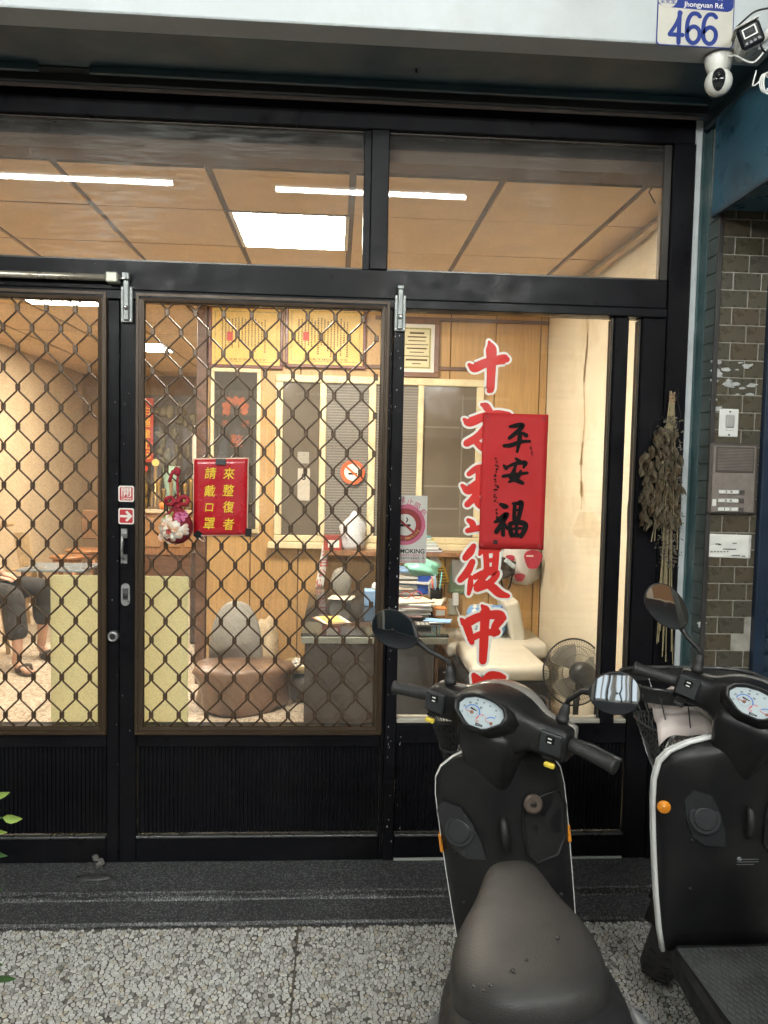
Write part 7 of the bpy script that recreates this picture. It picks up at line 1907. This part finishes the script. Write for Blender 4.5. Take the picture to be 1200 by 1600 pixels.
    P('bag_hook', PLM, MB().tube([c+Vector((0, -.002, .05)), c+Vector((0, -.014, .04)), c+Vector((0, -.020, .01)), c+Vector((0, -.020, -.02)), c+Vector((0, -.004, -.035))], [.006, .010, .011, .010, .006], 10), par=shl, smooth=True)
    for x, z in ((-.012, .555), (-.128, .46), (.128, .46), (-.135, .60)):
        c = on_sh(x, z, 0); P('screw', SILV if abs(x) < .05 else PLM, MB().lathe([(.006, -.002), (.0055, .003), (.003, .0035)], c, (0, -1, 0), 12), par=shl, smooth=True)
    for s in (-1, 1):
        if opt.get('round_reflector') and s == -1:
            c = Vector((-(rows[5][1])+.020, .404, .705))
            P('amber_reflector', AMB, MB().lathe([(.017, 0), (.018, .006), (.014, .012), (.008, .010), (.006, .013), (0.0, .013)], c+Vector((.0, -.008, -.02)), (-.35, -1, 0), 24), par=shl, smooth=True)
        else:
            P('amber_reflector', AMB, MB().box(s*(rows[4][1]+ew)-.006, s*(rows[4][1]+ew)+.003, .412, .440, .592, .640, .003), par=shl)
    # ---- front wheel, fork and mudguard, steered
    def axis_pt(d): return A-ax*d
    wc = Vector((0, 0.70, 0.212))
    Rw = Matrix.Translation(A) @ Matrix.Rotation(math.radians(-steer), 4, ax) @ Matrix.Translation(-A)
    def tyre(c, R_, w, M=None):
        prof = [(R_*.60, -w*.36), (R_*.72, -w*.48), (R_*.88, -w*.5), (R_*.97, -w*.36), (R_, 0), (R_*.97, w*.36), (R_*.88, w*.5), (R_*.72, w*.48), (R_*.60, w*.36)]
        mb = MB()
        n = 48; vs = []; fs = []
        for k in range(n):
            a = 2*math.pi*k/n
            for rad, x in prof: vs.append((c[0]+x, c[1]+rad*math.cos(a), c[2]+rad*math.sin(a)))
        m_ = len(prof)
        for k in range(n):
            l = (k+1) % n
            for i in range(m_): j = (i+1) % m_; fs.append((k*m_+i, k*m_+j, l*m_+j, l*m_+i))
        mb.add(vs, fs)
        if M: mb.xf(M)
        t_ = mb.ob('tyre', TYRE, root, True)
        g = MB()
        for k in range(36):
            a = 2*math.pi*k/36
            for s in (-1, 1):
                g.box(s*w*.12-.004, s*w*.40, -.005, .005, -.0022, .0022); g.xf(Matrix.Translation(c) @ Matrix.Rotation(a, 4, 'X') @ Matrix.Translation((0, 0, R_*.985)) @ Matrix.Rotation(s*.5, 4, 'Z'), len(g.v)-8)
        if M: g.xf(M)
        q = g.ob('tread_blocks', RUB, t_); q['kind'] = 'stuff'
        rm = MB().lathe([(R_*.60, -w*.36), (R_*.55, -w*.30), (R_*.50, -w*.1), (R_*.2, -w*.2), (R_*.2, w*.2), (R_*.50, w*.1), (R_*.55, w*.30), (R_*.60, w*.36)], c, (1, 0, 0), 32)
        if M: rm.xf(M)
        rm.ob('rim', SILV, t_, True)
    tyre(wc, .212, .10, Rw)
    for s in (-1, 1): MB().tube([axis_pt(.30)+Vector((s*.07, 0, 0)), wc+Vector((s*.075, -.03, .10)), wc+Vector((s*.075, 0, 0))], [.018, .018, .020], 10).xf(Rw).ob('fork', PLM, root, True)
    secs = []
    for k in range(13):
        a = math.radians(35+k*11.5); Rf = .245
        secs.append([(x*.075, wc.y+(Rf-.03*x*x)*math.cos(a), wc.z+(Rf-.03*x*x)*math.sin(a)) for x in (-1, -.6, 0, .6, 1)]+[(x*.07, wc.y+(Rf-.03*x*x-.006)*math.cos(a), wc.z+(Rf-.03*x*x-.006)*math.sin(a)) for x in (1, .6, 0, -.6, -1)])
    MB().loft(secs).xf(Rw).ob('mudguard', WPAINT if not opt.get('black_guard') else PLM, root, True)
    tyre(Vector((0, -.50, .212)), .212, .11)
    P('engine_case', mat('engine_alloy', (0.2, 0.2, 0.2), 0.5, 0.6), MB().box(-.14, -.06, -.62, -.10, .16, .32, .03))
    P('silencer', PLM, MB().tube([(.13, -.2, .24), (.15, -.35, .25), (.15, -.70, .30)], [.03, .055, .05], 14), smooth=True)
    P('stand', STEEL, MB().tube([(-.08, -.05, .22), (-.16, -.02, .10), (-.21, -.02, -.022)], .011, 8), smooth=True)
    # ---- handlebar assembly (turned with the front wheel)
    def hs(x, yr, yf, zb, zt, e=.62):
        return [(x, (yr+yf)/2+cy_*(yf-yr)/2, (zb+zt)/2+cz*(zt-zb)/2) for cy_, cz in superell(20, e)]
    H = [(-.196, -.036, .026, -.048, .026), (-.190, -.042, .034, -.056, .031), (-.140, -.044, .036, -.052, .032), (-.108, -.048, .046, -.048, .036), (-.088, -.066, .062, -.060, .052), (-.050, -.092, .080, -.085, .070), (0, -.100, .086, -.100, .078)]
    H = H+[(-x, *q) for x, *q in H[-2::-1]]
    P('handlebar_cover', PLA, MB().loft([hs(*q) for q in H]), True, sub=1)
    hb_ = root.children[-1]
    P('front_cowl', mat('champagne_gloss_paint', (0.30, 0.28, 0.25), 0.16, 0.3, 0.03, 8, coat=0.6), MB().loft([hs(x*1.006, (q[0]+q[1])*.5+.012, q[1]+.008, q[2]+.004, q[3]+.0022) for x, *q in H]), True, sub=1)
    P('headlight', mat('headlight_lens', (0.5, 0.5, 0.5), 0.08, 0.3), MB().lathe([(.07, 0), (.06, .02), (.0, .03)], (0, .085, -.02), (0, 1, -.1), 24), True, smooth=True)
    # neck cover following the steering axis down into the shield
    def nk(d, hw, yr, yf, e=.5):
        c = -ax*d
        return [(cx*hw, c.y+(yr+yf)/2+cy_*(yf-yr)/2, c.z) for cx, cy_ in superell(20, e)]
    P('neck_cover', PLA, MB().loft([nk(.0, .080, -.108, .06, .4), nk(.05, .080, -.124, .05, .4), nk(.12, .070, -.122, .04, .4), nk(.19, .057, -.112, .03, .4), nk(.205, .050, -.104, .03, .4), nk(.215, .040, -.085, .03, .4), nk(.26, .03, -.05, .03, .4)]), True, sub=1)
    # dial
    tilt = math.radians(opt.get('tilt', 60)); dn = Vector((0, -math.sin(tilt), math.cos(tilt))); dv = Vector((0, math.cos(tilt), math.sin(tilt))); du = Vector((1, 0, 0))
    dc_ = Vector((0, -.112, .036))
    def dp(u, v, h=0.0): return dc_+du*(u*.86)+dv*(v*.76)+dn*h
    hexo = [(-.072, .010), (-.060, .030), (-.032, .043), (0, .047), (.032, .043), (.060, .030), (.072, .010), (.066, -.012), (.034, -.040), (.020, -.046), (-.020, -.046), (-.034, -.040), (-.066, -.012)]
    nh = len(hexo)
    secs = [[dp(u*s, v*s, h) for u, v in hexo] for s, h in ((1.36, -.060), (1.30, -.010), (1.20, .010), (1.09, .012), (1.0, .002), (.985, -.008))]
    P('dial_bezel', PLA, MB().loft(secs, cap=False), True, par=hb_, smooth=True)
    P('dial_face', DIALM, MB().add([dp(u, v, -.0035) for u, v in hexo]+[dp(u, v, -.006) for u, v in hexo], [tuple(range(nh))]+[tuple(range(2*nh-1, nh-1, -1))]+[(i, (i+1) % nh, nh+(i+1) % nh, nh+i) for i in range(nh)]), True, par=hb_)
    df_ = root.children[-1] if False else bpy.data.objects[[o.name for o in hb_.children][-1]]
    def arc(nm, m, cu, cv, r0, r1, a0, a1, h=-.0030, n=20):
        vs = []
        for k in range(n+1):
            a = math.radians(a0+(a1-a0)*k/n)
            vs += [dp(cu+r0*math.cos(a), cv+r0*math.sin(a), h), dp(cu+r1*math.cos(a), cv+r1*math.sin(a), h)]
        P(nm, m, MB().add(vs, [(2*k, 2*k+1, 2*k+3, 2*k+2) for k in range(n)]), True, par=hb_)
    sx, sy = -.026, -.006
    arc('speed_arc', DBLUE, sx, sy, .0215, .0250, 172, -4); arc('speed_arc_red', DRED, sx, sy, .0215, .0250, -8, -42); arc('speed_ring', INK, sx, sy, .0158, .0163, 0, 360)
    arc('fuel_arc', DBLUE, .040, -.020, .0170, .0205, 150, 72); arc('fuel_ring', INK, .040, -.020, .0120, .0124, 165, 20)
    def bar(nm, m, u0, v0, u1, v1, w, h0=-.0030, h1=-.0018):
        a, b = Vector((u0, v0)), Vector((u1, v1)); d = (b-a).normalized(); q = Vector((-d.y, d.x))*w/2
        c4 = [a+q, b+q*.5, b-q*.5, a-q]
        P(nm, m, MB().add([dp(p.x, p.y, h1) for p in c4]+[dp(p.x, p.y, h0) for p in c4], [(0, 1, 2, 3), (7, 6, 5, 4)]+[(i, (i+1) % 4, 4+(i+1) % 4, 4+i) for i in range(4)]), True, par=hb_)
    bar('speed_needle', DRED, sx+.004, sy-.001, sx-.022, sy+.001, .0022); bar('fuel_needle', DRED, .042, -.021, .020, -.017, .0018)
    for cu, cv, rr in ((sx, sy, .0042), (.040, -.020, .0036)):
        P('needle_hub', mat('hub_brown', (0.25, 0.10, 0.06), 0.4), MB().lathe([(rr, -.004), (rr, -.0005), (rr*.6, .0006)], dp(cu, cv), dn, 16), True, par=hb_)
    bar('odometer', INK, sx-.008, sy+.0115, sx+.012, sy+.0085, .0050, -.0030, -.0024)
    for k in range(4): arc('warning_light', INK, -.022+k*.021, .036-.0016*k*k*.9, .0017, .0030, 0, 360, n=10)
    bar('odometer_window', PLM, -.004, -.037, .018, -.037, .010, -.0030, -.0022); bar('odometer_digits', SILV, -.001, -.037, .014, -.037, .005, -.0020, -.0012)
    for k, (s_, a) in enumerate((('0', 195), ('20', 158), ('40', 120), ('60', 82), ('80', 45), ('100', 2), ('120', -45))):
        a = math.radians(a); rr = .0305
        u, v = sx+rr*math.cos(a), sy+rr*math.sin(a)
        if v < -.032: u += .004
        M4 = S.to_3x3()
        text('digit', s_, INK if k < 5 else DRED, S @ dp(u, v, -.0028), size=.0072, parent=hb_, bold=.01, face=M4 @ du, up=M4 @ dv)
    for s_, u, v in (('E', .0205, -.012), ('F', .046, .0045)):
        M4 = S.to_3x3(); text('digit', s_, INK if s_ == 'F' else DRED, S @ dp(u, v, -.0028), size=.0065, parent=hb_, bold=.01, face=M4 @ du, up=M4 @ dv)
    # grips, levers, switches
    for s in (-1, 1):
        P('grip', RUB, MB().lathe([(.0165, 0), (.0185, .004), (.0160, .02), (.0160, .10), (.0175, .112), (.0190, .116), (.0190, .121), (.012, .123)], (s*.192, -.004, -.008), (s*1, -.16, -.07), 18), True, smooth=True)
        P('brake_lever', mat('dark_lever', (0.06, 0.06, 0.06), 0.35, 0.6), MB().tube([(s*.19, .035, -.012), (s*.23, .050, -.016), (s*.28, .042, -.020), (s*.305, .038, -.022)], [.006, .0055, .005, .006], 8), True, smooth=True)
        P('switch_panel', PLG, MB().box(s*.162-.028, s*.162+.028, -.0565, -.043, -.030, .022, .003), True, par=hb_)
        P('rocker_switch', INK, MB().box(s*.162-.010, s*.162+.010, -.060, -.0568, -.002, .016, .001), True, par=hb_)
        P('rocker_mark', WPLASTIC, MB().box(s*.162-.005, s*.162+.005, -.0606, -.0602, .009, .012), True, par=hb_)
        P('rocker_mark', WPLASTIC, MB().box(s*.162-.005, s*.162+.005, -.0606, -.0602, .000, .003), True, par=hb_)
        if opt.get('yellow', True):
            P('horn_switch', YSW, MB().box(s*.168-.013, s*.168+.013, -.062, -.050, -.060, -.048, .003), True, par=hb_)
        else:
            P('horn_switch', PLM, MB().box(s*.168-.013, s*.168+.013, -.062, -.050, -.060, -.048, .003), True, par=hb_)
        P('slide_switch', INK, MB().box(s*.164-.016, s*.164+.012, -.0575, -.050, -.043, -.036, .002), True, par=hb_)
    for s in (-1, 1):
        P('brake_cable', RUB, MB().tube([(s*.185, .040, -.012), (s*.14, .085, -.01), (s*.07, .125, -.04), (s*.03, .11, -.12), (s*.02, .10, -.2)], .0032, 7), True, smooth=True)
    c = on_sh(.012, .545, .0008)
    for k in range(3): P('printed_line', SILV, MB().box(c.x-.03, c.x+.03-.012*(k == 2), c.y-.0012, c.y, c.z+.008-.007*k, c.z+.0092-.007*k), par=shl)
    # mirrors
    for s, mp in ((-1, opt['lm']), (1, opt['rm'])):
        c, rot, a_, b_, face = mp['c'], mp['rot'], mp['a'], mp['b'], mp['face']
        c = Vector(c); base = Vector((s*.158, .012, .034))
        nrm = Vector(face).normalized(); u = Vector((0, 0, 1)).cross(nrm).normalized()*1.0; v = nrm.cross(u)
        cr, sr = math.cos(math.radians(rot)), math.sin(math.radians(rot)); e1 = u*cr+v*sr; e2 = -u*sr+v*cr
        t = P('mirror_housing', PLM, MB().loft([[c+e1*(a_*k*math.cos(q)*(1+.10*math.cos(q)))+e2*(b_*k*math.sin(q))+nrm*h for q in np.linspace(0, 2*math.pi, 33)[:-1]] for k, h in ((.35, -.030), (.72, -.026), (.95, -.014), (1.03, -.002), (1.03, .003), (1.0, .0045))]), True, smooth=True)
        P('mirror_glass', MIRR, MB().loft(cap=False, secs=[[c+e1*(a_*k*math.cos(q)*(1+.10*math.cos(q)))+e2*(b_*k*math.sin(q))+nrm*h for q in np.linspace(0, 2*math.pi, 33)[:-1]] for k, h in ((.985, .0046), (.7, .0052), (.35, .0055), (.05, .0056))]), True, par=t, smooth=True)
        P('mirror_boot', RUB, MB().lathe([(.016, 0), (.016, .012), (.013, .014), (.0125, .03), (.008, .05)], base, (s*.15, -.1, 1), 16), True, smooth=True)
        att = c-nrm*.022
        mid1 = base+Vector((s*.012, -.008, .060)); end = att+e1*(a_*mp.get('att', .9))
        P('mirror_stem', PLM, MB().tube([base+Vector((0, 0, .03)), mid1, (mid1+end)/2+Vector(mp.get('bow', (0, 0, .015))), end, att+e1*(a_*.35)], [.0065, .0065, .0065, .010, .014], 10), True, smooth=True)
        for k in range(4):
            q = end+(att+e1*(a_*.35)-end)*(k*.22-.25); d_ = (att-end).normalized()
            P('boot_ring', RUB, MB().lathe([(.012+.001*k, -.0035), (.0145+.001*k, 0), (.012+.001*k, .0035)], q, d_, 14), True, par=t, smooth=True)
    # basket in front of the shield
    bz0, bz1 = opt.get('bz', (.68, .90)); hw0, hw1 = opt.get('bw', (.12, .17)); y0, y1 = .52, opt.get('by', .72)
    BK = mat('black_basket_wire', (0.02, 0.02, 0.02), 0.45) if not opt.get('open_top') else mat('lit_basket_wire', (0.10, 0.10, 0.10), 0.3, 0.5)  # paler wire colour stands in for light reflecting off the mesh
    def brect(t, n=24):
        hw = hw0+(hw1-hw0)*t; ya = y0-.0*t; yb = y0+.12+(y1-y0-.12)*t; z = bz0+(bz1-bz0)*t
        pts = []
        for cx, cy_ in superell(n, .55): pts.append(Vector((cx*hw, (ya+yb)/2+cy_*(yb-ya)/2, z)))
        return pts
    bk_ = P('basket_rim', BK, MB().tube(brect(1.0), .0055, 8, True), smooth=True)
    P('basket_rim', BK, MB().tube(brect(0.62), .0035, 6, True), par=bk_, smooth=True); P('basket_rim', BK, MB().tube(brect(0.0), .004, 6, True), par=bk_, smooth=True)
    net = MB(); N = 56
    lo, hi = brect(0, N), brect(1.0 if not opt.get('open_top') else .62, N)
    for k in range(N):
        for tw in (3, -3):
            net.tube([lo[k].lerp(hi[k], 0), lo[(k+tw) % N].lerp(hi[(k+tw) % N], .5), lo[(k+2*tw) % N].lerp(hi[(k+2*tw) % N], 1)], .0011, 4, cap=False)
    o = P('basket_net', BK, net, par=bk_); o['kind'] = 'stuff'
    if opt.get('open_top'):
        hi2 = brect(1.0, N); md = brect(.62, N)
        P('basket_band', PLM, MB().loft([hi2, [p+Vector((0, 0, -.035)) for p in brect(.98, N)]], cap=False), par=bk_, smooth=True)
        for k in range(0, N, 4): P('basket_bar', BK, MB().tube([md[k], hi2[k]+Vector((0, 0, -.02))], .002, 5), par=bk_)
    for xs_ in (-.108, .108): P('panel_seam', mat('deep_black', (.005,)*3), MB().tube([(q[0]*1.004, q[1], q[2]) for q in hs(xs_, -.0495, .048, -.052, .0385)], .0010, 5, True), True, par=hb_)
    P('basket_bottom', PLM, MB().add(brect(0.02), [tuple(range(24))]), par=bk_)
    return root, S
s1, S1m = scooter('black scooter in the centre foreground with raindrops on its seat and both mirrors in view', (0.488, 1.556, 0.0), 8.3, -8.2, 34,
    dict(drops=True, edge=.0022, ax=.022,
         lm=dict(c=(-.325, -.040, .150), rot=-20, a=.066, b=.048, face=(.46, -1, .15), bow=(0, 0, -.006)),
         rm=dict(c=(.285, -.010, .150), rot=180+14, a=.056, b=.048, face=(.38, -1, .19), bow=(0, 0, .012))))
s2, S2m = scooter('black scooter with thick white edging and open front basket at the right edge', (1.108, 1.606, 0.0), -1.0, 0.3, 38,
    dict(edge=.011, shield=1.36, taper=(.84, 1.04), yellow=False, round_reflector=True, open_top=True, bz=(.64, .96), bw=(.13, .22), by=.80, black_guard=True,
         lm=dict(c=(-.290, -.020, .180), rot=-32, a=.072, b=.047, face=(.58, -1, .12), bow=(0, 0, -.006)),
         rm=dict(c=(.290, -.020, .170), rot=180+14, a=.060, b=.043, face=(.10, -1, .06), bow=(0, 0, .012))))
# things left in the baskets
def in_scooter(root, p): return root.matrix_world @ Vector(p)
M2 = s2.matrix_world
t = thing('face_mask', 'white folded face mask lying in the open basket of the right scooter', 'mask', in_scooter(s2, (-.05, .60, .80)))
r = random.Random(3); vs = []; nx, nz = 14, 12
for j in range(nz+1):
    for i in range(nx+1):
        u, v = i/nx-.5, j/nz-.5
        vs.append(M2 @ Vector((-.085+u*.17+.02*v, .58+v*.14, .915+.07*v-.16*u*u-.10*v*v+.010*math.sin(16*v)+.008*math.sin(9*u+3*v))))
fs = [(j*(nx+1)+i, j*(nx+1)+i+1, (j+1)*(nx+1)+i+1, (j+1)*(nx+1)+i) for j in range(nz) for i in range(nx)]
o = MB().add(vs, fs).ob('mask_cloth', mat('pinkish_white_cloth', (0.72, 0.62, 0.58), 0.85, 0, 0.06, 12, bump=0.2, bscale=90), t, True); o.modifiers.new('s', 'SOLIDIFY').thickness = .002
MB().tube([M2 @ Vector(p) for p in ((-.13, .545, .82), (-.15, .53, .80), (-.12, .51, .775), (-.08, .515, .785), (-.06, .53, .81))], .002, 6).ob('ear_loop', WPLASTIC, t, True)
M1 = s1.matrix_world
t = thing('folded_umbrella', 'grey folded umbrella sticking up in the net basket of the middle scooter', 'umbrella', in_scooter(s1, (-.08, .60, .70)))
MB().loft([[M1 @ Vector((-.13+.10*h+rr*math.cos(q)*(1+.2*math.cos(5*q)), .58+rr*math.sin(q)*(1+.2*math.cos(5*q)), .68+.20*h)) for q in np.linspace(0, 2*math.pi, 25)[:-1]] for h, rr in ((0, .02), (.3, .030), (.8, .034), (1.05, .026), (1.1, .01))]).ob('cloth', mat('grey_umbrella_cloth', (0.24, 0.22, 0.20), 0.7, 0, 0.15, 20), t, True)
MB().tube([M1 @ Vector((-.02, .58, .90)), M1 @ Vector((0.01, .58, .96))], .008, 8).ob('handle_stub', PLM, t, True)

t = thing('paper_bag', 'crumpled white paper bag in the bottom of the right scooter basket', 'bag', in_scooter(s2, (-.07, .59, .66)))
mb = MB().ball((0, 0, 0), 1, 18, 12); r = random.Random(8)
mb.v = [(x*(1+.18*math.sin(5*y+3*z)), y*(1+.15*math.sin(6*x)), z*(1+.15*math.sin(4*x+5*y))) for x, y, z in mb.v]
mb.xf(M2 @ Matrix.Translation((-.07, .59, .74)) @ Matrix.Diagonal((.055, .045, .07, 1))).ob('bag_body', PAPER, t, True)
